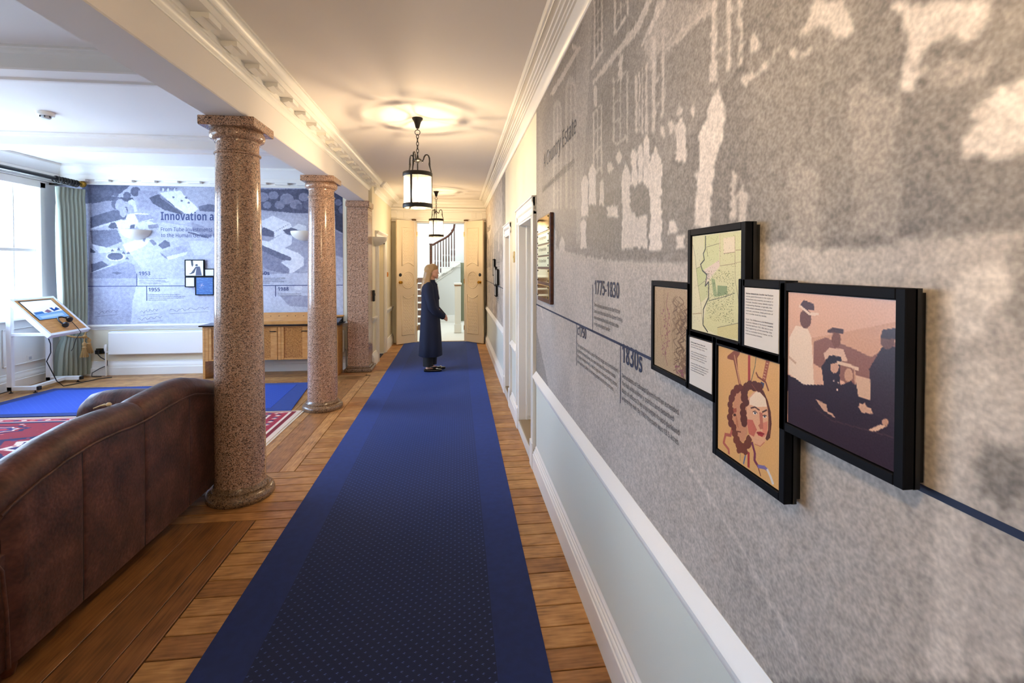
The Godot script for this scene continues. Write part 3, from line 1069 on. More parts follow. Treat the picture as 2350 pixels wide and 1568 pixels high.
func stair_hall():
	var white := mk("edece6", 0.6)
	var b := MB.new()
	b.box(Vector3(-2.4, -0.25, -10.5), Vector3(1.6, 0.0, -16.2))
	struct("floor", b, mk("d9d4c6", 0.95), "cream carpet of the stair hall beyond the double doors", "floor")
	b = MB.new()
	b.box(Vector3(-2.4, -0.1, -10.5), Vector3(-2.1, 4.7, -16.2))
	b.box(Vector3(1.3, -0.1, -10.5), Vector3(1.6, 4.7, -16.2))
	b.box(Vector3(-2.4, -0.1, -15.9), Vector3(1.6, 4.7, -16.2))
	b.box(Vector3(-2.4, 3.0, -10.5), Vector3(1.6, 4.7, -10.65))
	b.box(Vector3(-2.4, 4.6, -10.5), Vector3(1.6, 4.8, -16.2))
	b.box(Vector3(-2.4, -0.1, -10.5), Vector3(-1.65, 4.7, -10.66))
	struct("wall_hall", b, white, "bright white walls of the stair hall beyond the double doors", "wall")
	b = MB.new()
	b.box(Vector3(0.12, 0, -14.3), Vector3(1.35, 1.72, -14.5))
	struct("wall_passage", b, mk("8a8c70", 0.7), "dark green-grey wall of the passage under the stairs", "wall")
	var s := thing("staircase", "white staircase with brown carpet and dark balusters seen through the double doors", "staircase", Vector3(-0.6, 0, -13.5))
	tag(s, "", "", "", "thing")
	var off := Vector3(0.6, 0, 13.5)
	for i in 8:
		var z := -12.36 - 0.205 * i
		box_obj("riser", Vector3(-1.95, 0.165 * i, z) + off, Vector3(-0.72, 0.165 * i + 0.135, -14.1) + off, 0.0, mk("75594a", 0.95), s)
		box_obj("tread", Vector3(-1.95, 0.165 * i + 0.135, z + 0.018) + off, Vector3(-0.7, 0.165 * (i + 1), -14.1) + off, 0.006, white, s)
	box_obj("landing", Vector3(-2.1, 1.1, -14.0) + off, Vector3(-0.62, 1.32, -15.9) + off, 0.004, white, s)
	box_obj("landing_skirting", Vector3(-2.1, 1.3, -15.86) + off, Vector3(-0.6, 1.58, -15.9) + off, 0.004, white, s)
	# the second flight climbs to the right
	for i in 3:
		var x := -0.7 + 0.27 * i
		var y := 1.43 + 0.165 * i
		box_obj("tread", Vector3(x - 0.03, y - 0.03, -13.96) + off, Vector3(x + 0.29, y, -15.0) + off, 0.006, white, s)
		box_obj("riser", Vector3(x, y - 0.165, -14.0) + off, Vector3(x + 0.28, y - 0.03, -15.0) + off, 0.0, white, s)
		b = MB.new()
		b.extrude([Vector2(0, 0), Vector2(0.27, 0), Vector2(0.27, -0.05), Vector2(0.22, -0.06), Vector2(0.2, -0.1), Vector2(0.15, -0.1), Vector2(0.12, -0.15), Vector2(0.06, -0.14), Vector2(0.03, -0.18), Vector2(0, -0.18)], Vector3(x, y - 0.03, -13.99) + off, Vector3.RIGHT, Vector3.UP, Vector3(0, 0, 0.03), true)
		obj("scroll_bracket", b, white, s)
	b = MB.new()
	b.extrude([Vector2(-0.72, 0), Vector2(0.12, 0), Vector2(0.12, 1.74), Vector2(-0.15, 1.6), Vector2(-0.4, 1.42), Vector2(-0.72, 1.26)], Vector3(0, 0, -14.02) + off, Vector3.RIGHT, Vector3.UP, Vector3(0, 0, -0.1))
	obj("spandrel", b, mk("d3d4cf", 0.6), s)
	b = MB.new()
	b.tube([Vector3(-0.68, 1.12, -14.01) + off, Vector3(-0.1, 1.5, -14.01) + off], 0.014, 6)
	obj("spandrel_moulding", b, white, s)
	b = MB.new()
	b.box(Vector3(-0.7, 0.0, -14.0) + off, Vector3(0.12, 0.2, -14.04) + off, 0.004)
	obj("spandrel_skirting", b, white, s)
	var wood: Material = mats.dark_wood
	b = MB.new()
	b.box(Vector3(-0.765, 1.32, -13.99) + off, Vector3(-0.69, 2.24, -14.06) + off, 0.006)
	b.box(Vector3(-0.775, 2.235, -13.98) + off, Vector3(-0.68, 2.27, -14.07) + off, 0.008)
	obj("newel_post", b, wood, s)
	b = MB.new()
	var rail := []
	for p in [[-0.69, 2.22], [-0.6, 2.275], [-0.45, 2.36], [-0.32, 2.43], [-0.22, 2.5], [-0.13, 2.6], [-0.07, 2.72], [-0.05, 2.86], [-0.05, 3.05]]:
		rail.append(Vector3(p[0], p[1], -14.02) + off)
	b.tube(rail, 0.03, 10)
	obj("handrail", b, wood, s)
	for i in 8:
		var x := -0.61 + i * 0.0785
		var yb := 1.43 + 0.165 * floorf((x + 0.7) / 0.27)
		var yt := 2.22 + (x + 0.69) * 0.62 + maxf(0, x + 0.25) * 1.0
		b = MB.new()
		b.lathe(Vector3(x, 0, -14.02) + off, [Vector2(0.014, yb), Vector2(0.014, yb + 0.1), Vector2(0.011, yb + 0.12), Vector2(0.018, yb + 0.2), Vector2(0.016, yb + 0.3), Vector2(0.01, yb + 0.34), Vector2(0.015, yb + 0.38), Vector2(0.012, yt)], 10)
		obj("baluster", b, wood, s)
	var p := thing("newel", "white square newel post with brown-banded cap in the stair hall", "post", Vector3(0.03, 0, -11.8))
	tag(p, "", "", "", "thing")
	b = MB.new()
	b.box(Vector3(-0.075, 0, -0.075), Vector3(0.075, 1.14, 0.075), 0.006)
	b.box(Vector3(-0.088, 0, -0.088), Vector3(0.088, 0.22, 0.088), 0.01)
	obj("shaft", b, white, p)
	box_obj("cap_band", Vector3(-0.085, 1.14, -0.085), Vector3(0.085, 1.165, 0.085), 0.004, mk("8c5a34", 0.4), p)
	box_obj("cap", Vector3(-0.095, 1.165, -0.095), Vector3(0.095, 1.215, 0.095), 0.012, white, p)


# ------------------------------------------------------------------ side room: window, dado, radiators

func window(number: int, z_near: float, lights: int, label: String):
	var w := Node3D.new()
	w.name = "window_%d" % number
	add_child(w)
	tag(w, label, "window", "", "structure")
	var z1 := z_near - 0.7 * lights - 0.02
	var b := MB.new()
	b.box(Vector3(-5.8, 0.9, z_near + 0.06), Vector3(-5.95, 2.8, z_near - 0.03), 0.006)
	b.box(Vector3(-5.8, 0.9, z1 + 0.03), Vector3(-5.95, 2.8, z1 - 0.06), 0.006)
	b.box(Vector3(-5.8, 2.72, z_near + 0.06), Vector3(-5.95, 2.82, z1 - 0.06), 0.006)
	obj("window_frame", b, mats.white, w)
	box_obj("sill", Vector3(-5.72, 0.9, z_near + 0.1), Vector3(-5.98, 0.945, z1 - 0.1), 0.008, mats.white, w)
	var glass := StandardMaterial3D.new()
	glass.transparency = BaseMaterial3D.TRANSPARENCY_ALPHA
	glass.albedo_color = Color(0.95, 0.98, 1, 0.06)
	glass.roughness = 0.02
	for i in lights:
		var z0 := z_near - 0.02 - 0.7 * i
		if i > 0:
			box_obj("mullion", Vector3(-5.86, 0.94, z0 + 0.03), Vector3(-5.94, 2.74, z0 - 0.03), 0.006, mats.white, w)
		box_obj("sash_rail", Vector3(-5.87, 1.82, z0), Vector3(-5.91, 1.865, z0 - 0.7), 0.004, mats.white, w)
		box_obj("glazing_bar", Vector3(-5.88, 0.94, z0 - 0.34), Vector3(-5.905, 2.74, z0 - 0.36), 0.003, mats.white, w)
		box_obj("pane", Vector3(-5.895, 0.945, z0 - 0.01), Vector3(-5.899, 2.735, z0 - 0.69), 0.0, glass, w)


func left_room_trim():
	var b := MB.new()
	for q in [[1, -4.7, 4, "tall bright window in the left wall behind the exhibit stand"], [2, -1.88, 3, "tall window in the left wall nearer the viewer, out of the frame"]]:
		window(q[0], q[1], q[2], q[3])
	# skirtings and dado of the side room
	var sk := [Vector2(0, 0), Vector2(0.045, 0), Vector2(0.045, 0.11), Vector2(0.036, 0.118), Vector2(0.036, 0.15), Vector2(0.026, 0.165), Vector2(0.014, 0.18), Vector2(0.012, 0.2), Vector2(0, 0.205)]
	b = MB.new()
	b.extrude(sk, Vector3(-5.82, 0, -7.8), Vector3(0, 0, 1), Vector3.UP, Vector3.RIGHT * 4.3, true)
	struct("baseboard_back", b, mats.white, "white skirting under the grey mural of the back wall", "skirting board")
	b = MB.new()
	b.extrude(sk, Vector3(-5.82, 0, 2.2), Vector3.RIGHT, Vector3.UP, Vector3(0, 0, -10), true)
	struct("baseboard_left", b, mats.white, "white skirting under the window of the side room", "skirting board")
	var rl := [Vector2(0, 0.672), Vector2(0.012, 0.675), Vector2(0.014, 0.69), Vector2(0.026, 0.7), Vector2(0.028, 0.712), Vector2(0.04, 0.722), Vector2(0.043, 0.738), Vector2(0.03, 0.748), Vector2(0, 0.752)]
	b = MB.new()
	b.extrude(rl, Vector3(-5.82, 0, -7.8), Vector3(0, 0, 1), Vector3.UP, Vector3.RIGHT * 4.3, true)
	struct("trim_11", b, mats.white, "white dado rail under the grey mural of the back wall", "dado rail")
	b = MB.new()
	for q in [[-4.8, -5.7], [-5.9, -6.75], [-6.9, -7.55]]:
		for e in [[0.3, 0.315], [0.78, 0.795]]:
			b.box(Vector3(-5.82, e[0], q[0]), Vector3(-5.806, e[1], q[1]), 0.004)
		for zz in [q[0], q[1] + 0.015]:
			b.box(Vector3(-5.82, 0.3, zz), Vector3(-5.806, 0.795, zz - 0.015), 0.004)
	struct("trim_12", b, mats.white, "white panel mouldings under the window of the side room", "moulding")
	# radiators
	var r := thing("radiator", "long flat white radiator panel under the grey mural", "radiator", Vector3(-4.3, 0.31, -7.73))
	box_obj("panel", Vector3(-0.8, 0, -0.03), Vector3(0.64, 0.335, 0.03), 0.012, mats.white, r)
	box_obj("top_grille", Vector3(-0.78, 0.33, -0.035), Vector3(0.62, 0.345, 0.02), 0.004, mk("d5d8d8", 0.5), r)
	b = MB.new()
	b.lathe(Vector3(-0.845, -0.31, 0), [Vector2(0.0, 0.0), Vector2(0.011, 0.0), Vector2(0.011, 0.36), Vector2(0, 0.36)], 10)
	b.tube([Vector3(-0.845, 0.04, 0), Vector3(-0.79, 0.04, 0)], 0.01, 8)
	obj("pipe", b, mats.white, r)
	b = MB.new()
	b.lathe(Vector3(-0.845, 0.05, 0), [Vector2(0, 0), Vector2(0.016, 0), Vector2(0.02, 0.02), Vector2(0.023, 0.04), Vector2(0.023, 0.09), Vector2(0.014, 0.105), Vector2(0, 0.107)], 14)
	obj("valve", b, mats.white, r)
	var r2 := thing("radiator", "small white radiator in the corner between cabinet and granite pier", "radiator", Vector3(-1.803, 0.28, -7.74))
	b = MB.new()
	for i in 3:
		b.box(Vector3(-0.06 + i * 0.045, 0, -0.035), Vector3(-0.022 + i * 0.045, 0.34, 0.035), 0.014)
	obj("panel", b, mats.white, r2)
	b = MB.new()
	b.tube([Vector3(0.07, 0.05, 0), Vector3(0.09, 0.03, 0), Vector3(0.09, -0.28, 0)], 0.009, 8)
	obj("pipe", b, mk("b0aca0", 0.4), r2)


# ------------------------------------------------------------------ printed wall murals and their lettering

const OUT_R := Vector3(-1, 0, 0)
const ALONG_R := Vector3(0, 0, 1)


func slab(called: String, a: Vector3, right: Vector3, w: float, h: float, depth: float, front: Material, edge: Material, parent: Node) -> MeshInstance3D:
	# a thin printed panel: lower left corner a, reading direction right; its edges plain
	var out := right.cross(Vector3.UP).normalized()
	var o := obj(called, _face(a + out * depth, right, w, h), front, parent)
	var b := MB.new()
	var back := [a, a + right * w, a + right * w + Vector3.UP * h, a + Vector3.UP * h]
	b.sg(-1)
	for i in 4:
		var j := (i + 1) % 4
		b.quad(back[j], back[i], back[i] + out * depth, back[j] + out * depth)
	if edge:
		obj("edge", b, edge, o)
	return o


func _face(a: Vector3, right: Vector3, w: float, h: float) -> MB:
	var b := MB.new()
	b.uvquad(a, a + right * w, a + right * w + Vector3.UP * h, a + Vector3.UP * h)
	return b


func bar_on_wall(called: String, z0: float, z1: float, y0: float, y1: float, x: float, m: Material, parent: Node):
	box_obj(called, Vector3(x, y0, z0), Vector3(x + 0.003, y1, z1), 0.0, m, parent)


func right_mural():
	# the print runs from beside the first doorway to behind the viewer: 4.355 m by 2.06 m
	canvas = Image.create_empty(1024, 484, false, Image.FORMAT_RGB8)
	canvas.fill(Color8(112, 112, 112))
	# u runs along the reading direction (towards +z): x in mm is the distance from the viewer
	cv_ox = 3.755
	cv_sx = -1024 / 4.355
	cv_oy = 2.845
	cv_sy = -484 / 2.06
	pg(118,[3650,2854,2254,2762,1926,2707,2244,1726,3607,2085])
	pg(140,[2240,2878,2167,2838,2408,1734,2480,1737,2490,2787])
	pg(120,[1594,2364,1204,2314,1026,2217,1023,2022,1111,1717,1381,1739,1481,2052])
	pg(150,[1575,2378,1389,2415,1118,2268,1372,2272,1482,2204])
	pg(186,[2167,2838,2164,2540,2136,2528,2139,2823])
	pg(186,[2052,2776,2050,2564,2025,2553,2027,2762])
	pg(100,[2132,2819,2059,2779,2057,2575,2129,2549])
	pg(170,[2158,2748,2026,2730,2041,2741,2174,2761])
	pg(170,[2157,2659,2025,2646,2040,2657,2174,2671])
	pg(170,[2156,2590,2024,2581,2039,2591,2173,2601])
	pg(168,[2105,2804,2102,2572,2089,2566,2091,2797])
	pg(190,[2207,2554,2025,2557,2019,2536,2200,2530])
	pg(186,[1879,2682,1878,2552,1851,2539,1853,2667])
	pg(186,[1735,2603,1734,2545,1711,2533,1712,2590])
	pg(104,[1850,2666,1737,2604,1736,2553,1849,2556])
	pg(170,[1802,2639,1801,2553,1786,2545,1787,2631])
	pg(170,[1859,2609,1718,2589,1728,2598,1871,2619])
	pg(192,[1891,2553,1718,2553,1718,2537,1880,2534])
	pg(186,[2185,2476,1869,2474,1652,2467,1539,2496,1496,2473,1603,2425,1837,2439,2177,2454])
	pg(192,[1618,2363,1520,2402,1452,2449,1389,2415,1485,2382,1594,2367])
	pg(182,[1393,2272,1130,2268,1118,2257,1118,2249,1378,2255])
	pg(186,[1382,2280,1115,2264,1122,2271,1393,2290])
	pg(180,[2596,2836,2408,2733,2408,2711,2576,2798])
	pg(188,[2452,2757,3214,2780,3100,2727,2384,2717])
	pg(152,[3093,1992,3097,2643,3041,2669,2961,2658,2885,2616,2835,2563,2831,1961])
	pg(126,[3037,1985,3041,2619,2961,2631,2884,2574,2880,1967])
	pg(160,[2977,2636,2972,1978,2940,1974,2945,2625])
	pg(160,[3087,2456,2827,2418,2842,2428,3105,2467])
	pg(160,[3085,2259,2825,2237,2841,2246,3104,2269])
	pg(160,[3084,2089,2824,2082,2839,2090,3103,2098])
	pg(152,[2738,1950,2743,2647,2686,2677,2605,2664,2528,2616,2478,2556,2473,1919])
	pg(126,[2680,1943,2686,2620,2605,2633,2527,2568,2522,1925])
	pg(160,[2617,2645,2611,1935,2586,1932,2592,2636])
	pg(160,[2736,2498,2473,2443,2482,2451,2748,2508])
	pg(160,[2735,2323,2471,2284,2481,2292,2747,2332])
	pg(160,[2734,2172,2470,2148,2480,2155,2745,2181])
	pg(112,[1878,2353,1725,2337,1722,2093,1876,2099])
	pg(176,[1889,2371,1887,2112,1865,2107,1868,2363])
	pg(176,[1734,2341,1731,2073,1713,2069,1716,2333])
	pg(164,[1806,2348,1803,2091,1788,2088,1791,2342])
	pg(168,[1872,2349,1719,2330,1730,2340,1885,2360])
	pg(168,[1871,2265,1718,2252,1729,2261,1884,2275])
	pg(168,[1870,2185,1717,2179,1729,2188,1883,2195])
	pg(168,[1869,2095,1716,2096,1728,2104,1882,2104])
	pg(112,[2162,2315,2041,2326,2039,2045,2159,2030])
	pg(176,[2176,2335,2173,2044,2145,2039,2148,2326])
	pg(176,[2054,2331,2051,2021,2026,2016,2029,2322])
	pg(164,[2110,2324,2107,2032,2087,2028,2090,2317])
	pg(168,[2150,2311,2031,2319,2052,2330,2173,2323])
	pg(168,[2149,2215,2030,2228,2051,2239,2172,2226])
	pg(168,[2148,2126,2029,2144,2050,2154,2171,2136])
	pg(168,[2147,2025,2028,2048,2049,2057,2170,2034])
	pg(194,[1812,2432,1821,2345,1781,2330,1772,2414])
	pg(190,[2159,2447,2158,2350,2110,2334,2111,2429])
	pg(184,[1644,2292,1641,2087,1621,2082,1623,2284])
	pg(184,[1611,2290,1609,2078,1597,2075,1599,2285])
	pg(184,[1583,2289,1581,2071,1569,2068,1572,2285])
	pg(184,[1553,2289,1550,2066,1532,2060,1535,2281])
	pg(184,[1500,2364,1496,2053,1465,2045,1469,2349])
	pg(184,[1427,2348,1423,2079,1402,2072,1405,2337])
	pg(104,[1463,2279,1427,2279,1425,2087,1461,2074])
	pg(182,[1459,2203,1418,2205,1429,2215,1472,2212])
	pg(182,[1459,2121,1417,2126,1428,2134,1471,2130])
	pg(196,[1136,2277,1133,2072,1107,2062,1109,2263])
	pg(196,[1066,2239,1064,2075,1046,2068,1048,2230])
	pg(196,[1019,2214,1017,2065,1004,2060,1006,2206])
	pg(170,[1111,2199,1007,2196,1011,2201,1116,2205])
	pg(170,[1110,2131,1006,2134,1010,2139,1115,2136])
	pg(96,[2323,1730,2246,1913,1811,1925,1479,1885,1007,2064,916,2000,970,1668,1243,1633,1808,1656])
	pg(108,[1007,2025,864,2038,624,1925,470,1886,466,1640,954,1658])
	pg(222,[1193,1966,1152,1995,1136,2037,1105,2040,1076,2015,1072,1948,1084,1911,1109,1880,1124,1803,1138,1719,1213,1725,1203,1827,1185,1903])
	pg(206,[1787,1951,1735,2007,1685,1949,1693,1840,1682,1681,1784,1685,1769,1817])
	pg(214,[1685,2020,1653,2038,1622,2012,1628,1968,1621,1902,1684,1913,1675,1964])
	pg(212,[1622,2019,1594,2039,1567,2013,1572,1969,1566,1903,1621,1913,1613,1964])
	pg(216,[1567,2032,1539,2060,1512,2026,1516,1967,1510,1879,1565,1889,1558,1958])
	pg(218,[1522,1945,1466,1999,1414,1938,1423,1829,1411,1669,1518,1673,1503,1807])
	pg(204,[1692,1827,1619,1788,1531,1794,1529,1679,1690,1688])
	pg(212,[1332,2021,1294,2034,1258,2005,1264,1966,1257,1905,1331,1921,1320,1968])
	pg(208,[1378,1750,1343,1755,1309,1746,1316,1733,1309,1713,1377,1718,1367,1733])
	pg(206,[1320,1705,1291,1712,1264,1704,1269,1690,1264,1669,1319,1671,1311,1688])
	pg(206,[2385,2042,2314,2071,2247,2028,2259,1960,2245,1857,2383,1871,2362,1954])
	pg(208,[2247,2069,2181,2094,2117,2053,2129,1991,2116,1897,2246,1913,2226,1988])
	pg(200,[2400,1835,2337,1860,2276,1832,2288,1781,2275,1706,2399,1711,2380,1772])
	pg(204,[1969,1865,1889,1865,1816,1849,1830,1835,1815,1811,1969,1827,1944,1843])
	pg(196,[2070,1983,2035,1999,2001,1977,2007,1939,2000,1882,2069,1891,2059,1935])
	pg(190,[1048,1823,1035,1843,1021,1823,1023,1785,1019,1729,1047,1731,1043,1777])
	pg(186,[1020,1780,999,1794,978,1778,981,1748,977,1706,1019,1709,1013,1744])
	pg(200,[1880,2015,1891,2000,1919,1998,1947,2011,1959,2031,1947,2047,1919,2048,1892,2035])
	pg(200,[1393,2028,1399,2016,1415,2015,1431,2025,1437,2040,1431,2051,1415,2052,1400,2042])
	pg(200,[1335,2024,1341,2013,1355,2012,1369,2021,1375,2035,1369,2046,1355,2047,1341,2038])
	pg(200,[1281,2051,1287,2040,1300,2039,1313,2049,1319,2063,1313,2073,1300,2074,1287,2064])
	pg(200,[1183,1857,1187,1847,1198,1844,1210,1851,1215,1863,1210,1874,1199,1876,1187,1869])
	pg(200,[1208,2033,1212,2023,1224,2022,1236,2030,1241,2044,1236,2054,1224,2054,1212,2046])
	pg(200,[1525,1965,1533,1952,1551,1950,1570,1960,1578,1976,1570,1989,1551,1991,1533,1981])
	pg(200,[1778,2036,1788,2021,1812,2020,1838,2032,1849,2052,1838,2066,1813,2067,1788,2054])
	pg(200,[996,2107,999,2099,1008,2099,1016,2106,1019,2117,1016,2125,1008,2125,1000,2118])
	pg(208,[2627,1639,2532,1688,2443,1650,2459,1565,2441,1446,2625,1433,2597,1537])
	pg(176,[2903,1748,2824,1805,2747,1756,2761,1654,2745,1509,2901,1502,2878,1625])
	pg(166,[3106,1811,3043,1874,2981,1820,2992,1705,2979,1541,3104,1537,3085,1674])
	pg(170,[2594,1435,2478,1443,2496,1364,2574,1361])
	pg(224,[633,2004,618,1968,611,1916,621,1877,608,1867,599,1857,583,1911,550,1916,522,1891,511,1907,496,1929])
	pg(226,[532,1772,520,1809,493,1827,469,1828,456,1819,455,1743,498,1750,523,1744,531,1757])
	pg(198,[830,2043,786,2087,718,2050,703,2001,713,1989,742,2015,776,2035])
	pg(212,[750,2031,718,2022,703,1997,727,1994,747,2011])
	pg(190,[1007,2033,945,2029,872,2047,869,2037,937,2016,1000,2017])
	pg(206,[943,2087,945,2077,950,2072,959,2072,967,2079,973,2090,976,2102,974,2112,967,2117,959,2116,951,2109,945,2099])
	pg(196,[818,2008,820,2006,826,2005,834,2008,842,2012,848,2018,851,2022,848,2025,842,2025,834,2022,826,2018,820,2013])
	pg(200,[684,1947,685,1945,687,1944,689,1944,692,1946,694,1948,694,1952,694,1954,692,1955,689,1955,687,1953,685,1950])
	pg(186,[791,1996,793,1995,798,1996,806,1998,814,2002,819,2006,821,2010,819,2011,814,2010,806,2008,798,2004,793,2000])
	pg(140,[708,1906,659,1895,623,1838,615,1664,696,1666])
	pg(150,[630,1865,613,1862,622,1813,636,1814])
	pg(134,[849,1802,772,1810,765,1655,841,1654])
	pg(150,[597,1895,495,1863,509,1838,572,1857])
	pg(166,[3725,1794,2323,1670,1808,1639,1243,1628,1002,1669,859,1666,750,1649,664,1654,594,1659,536,1659,466,1664,450,1663,443,1171,1896,-97,3722,1111])
	pg(186,[970,1662,663,1644,487,1653,487,1605,969,1593])
	pg(214,[549,1570,535,1615,487,1626,478,1596,509,1542,539,1516])
	pg(126,[479,1645,450,1653,448,1531,473,1547])
	pg(108,[507,1395,484,1414,462,1403,458,1371,483,1344,502,1356])
	pg(198,[561,1455,518,1509,464,1500,463,1427,512,1409,518,1110,567,1063])
	pg(186,[501,1288,461,1311,459,1157,508,1114])
	pg(206,[1293,1095,1013,1000,1006,1006,1282,1102])
	pg(204,[1015,998,792,892,785,900,1004,1008])
	pg(196,[3583,1317,3472,1240,3437,1245,3547,1321])
	canvas.convert(Image.FORMAT_L8)
	canvas = soften(ragged(canvas, 0.09, 1.0, 31), 2.2)
	canvas.resize(2048, 968, Image.INTERPOLATE_CUBIC)
	var im := grain(canvas, 0.21, 0.19, 0.07, 0.16, 11, 66.0, 0.72, 12.0)
	var print_m := tex_mat(im, 0.62, Color("f0e3d6"))
	var t := thing("wall_mural", "huge grainy grey mural of a house and white-clad people on the near right wall", "mural", Vector3(0.63, 0.785, -3.755))
	slab("print", Vector3(-0.0005, 0, 0), ALONG_R, 4.355, 2.06, 0.004, print_m, mk("a49a92", 0.7), t)
	var o := -t.position
	var navy: Material = mk("12203f", 0.5)
	var ink: Material = mk("1b1c24", 0.55)
	var x := 0.6245
	bar_on_wall("timeline", -3.754, 0.6, 1.3145, 1.3245, x - t.position.x, navy, t)
	t.get_child(t.get_child_count() - 1).position = Vector3(0, o.y, o.z)
	for q in [[-2.166, 1.319, 1.535], [-2.465, 1.098, 1.319], [-1.784, 1.093, 1.319]]:
		bar_on_wall("date_line", q[0] - 0.0028, q[0] + 0.0028, q[1], q[2], x - t.position.x, navy, t)
		t.get_child(t.get_child_count() - 1).position = Vector3(0, o.y, o.z)
	var put := func(kind: String, s: String, z: float, y: float, h: float, w: float, m: Material, bold: bool):
		lettering(kind, s, Vector3(x - 0.0004, y, z) + o, ALONG_R, OUT_R, h, w, m, t, bold)
	put.call("date_heading", "1775-1830", -2.135, 1.472, 0.062, 0.335, navy, true)
	put.call("date_heading", "c1750", -2.445, 1.245, 0.052, 0.17, navy, true)
	put.call("date_heading", "1830s", -1.765, 1.232, 0.07, 0.2, navy, true)
	var k := 0
	for s in [["The Hall was passed on to the Vachel", 0.352], ["family and then sold to the Green family,", 0.378], ["who extended the Hall with two new", 0.335], ["wings and a game larder.", 0.235]]:
		put.call("paragraph_line", s[0], -2.14, 1.431 - 0.0285 * k, 0.0165, s[1], ink, false)
		k += 1
	k = 0
	for s in [["The original Pincot Hall, a small fishing lodge, was demolished", 0.63], ["by John Bromwell Jones. His new Hall was the centre block", 0.605], ["of today's Hinxton Hall, in which you are now standing. Jones", 0.625], ["also built the stables, a kitchen garden and fruit orchard.", 0.585]]:
		put.call("paragraph_line", s[0], -2.445, 1.198 - 0.0285 * k, 0.0165, s[1], ink, false)
		k += 1
	k = 0
	for s in [["Descendants of Edward Green further extended", 0.47], ["the Hall with a library, portico and detached", 0.44], ["block of offices. They also began to add parkland", 0.475], ["around the Hall. By 1860 the park was 13.5 acres.", 0.475]]:
		put.call("paragraph_line", s[0], -1.765, 1.192 - 0.0285 * k, 0.0165, s[1], ink, false)
		k += 1
	put.call("title", "A Country Estate", -3.43, 2.285, 0.1, 0.95, mk("3a3b44", 0.6), false)
	put.call("subtitle", "From a hunting lodge to 100 acres", -3.48, 2.14, 0.05, 0.95, mk("6d6a6a", 0.6), false)


func far_mural():
	# the narrower mural near the end doors
	canvas = Image.create_empty(512, 320, false, Image.FORMAT_RGB8)
	canvas.fill(Color8(150, 150, 150))
	cv_ox = 0.0
	cv_oy = 0.0
	cv_sx = 512
	cv_sy = 320
	pg(212, [0, 0, 300, 0, 420, 260, 300, 330, 0, 380])
	pg(186, [300, 0, 900, 0, 900, 300, 520, 360, 420, 260])
	pg(110, [900, 0, 1000, 0, 1000, 420, 930, 330])
	pg(120, [0, 300, 120, 260, 320, 420, 560, 380, 1000, 470, 1000, 640, 0, 620])
	pg(176, [0, 620, 1000, 560, 1000, 1000, 0, 1000])
	for i in 26:
		var cx := rng.randi_range(20, 960)
		var cy := rng.randi_range(330, 640)
		pg(rng.randi_range(150, 220), [cx, cy, cx + 26, cy + 20, cx + 20, cy + 150, cx - 8, cy + 140])
	pg(150, [760, 700, 860, 640, 900, 1000, 800, 960])
	pg(205, [520, 660, 680, 650, 640, 960, 500, 990])
	canvas = soften(canvas, 3.0)
	var im := grain(canvas, 0.2, 0.15, 0.05, 0.2, 15, 96.0, 0.62)
	var t := thing("wall_mural", "smaller grey and beige mural beside the end doors, past the second doorway", "mural", Vector3(0.63, 0.785, -10.34))
	slab("print", Vector3(-0.0005, 0, 0), ALONG_R, 4.12, 2.06, 0.004, tex_mat(im, 0.62, Color("e9dccd")), mk("a49a92", 0.7), t)
	var x := -0.0075
	box_obj("timeline", Vector3(x, 0.529, 0.0), Vector3(x + 0.002, 0.539, 4.12), 0.0, mk("12203f", 0.5), t)
	var ink := mk("33343c", 0.6)
	for q in [[2.95, 0.88, 4], [2.85, 0.4, 5], [0.9, 0.45, 5], [1.1, 0.86, 4]]:
		for i in q[2]:
			lettering("paragraph_line", ["the Hall and its gardens in later years", "were kept by the family until the estate", "was let and the rooms were put to use", "by the county for offices and a school", "before the present laboratories came"][i], Vector3(x - 0.001, q[1] - 0.032 * i, q[0]), ALONG_R, OUT_R, 0.017, 0.45, ink, t)
	lettering("title", "Later Years", Vector3(x - 0.001, 1.47, 0.55), ALONG_R, OUT_R, 0.12, 0.9, mk("5a5654", 0.6), t)


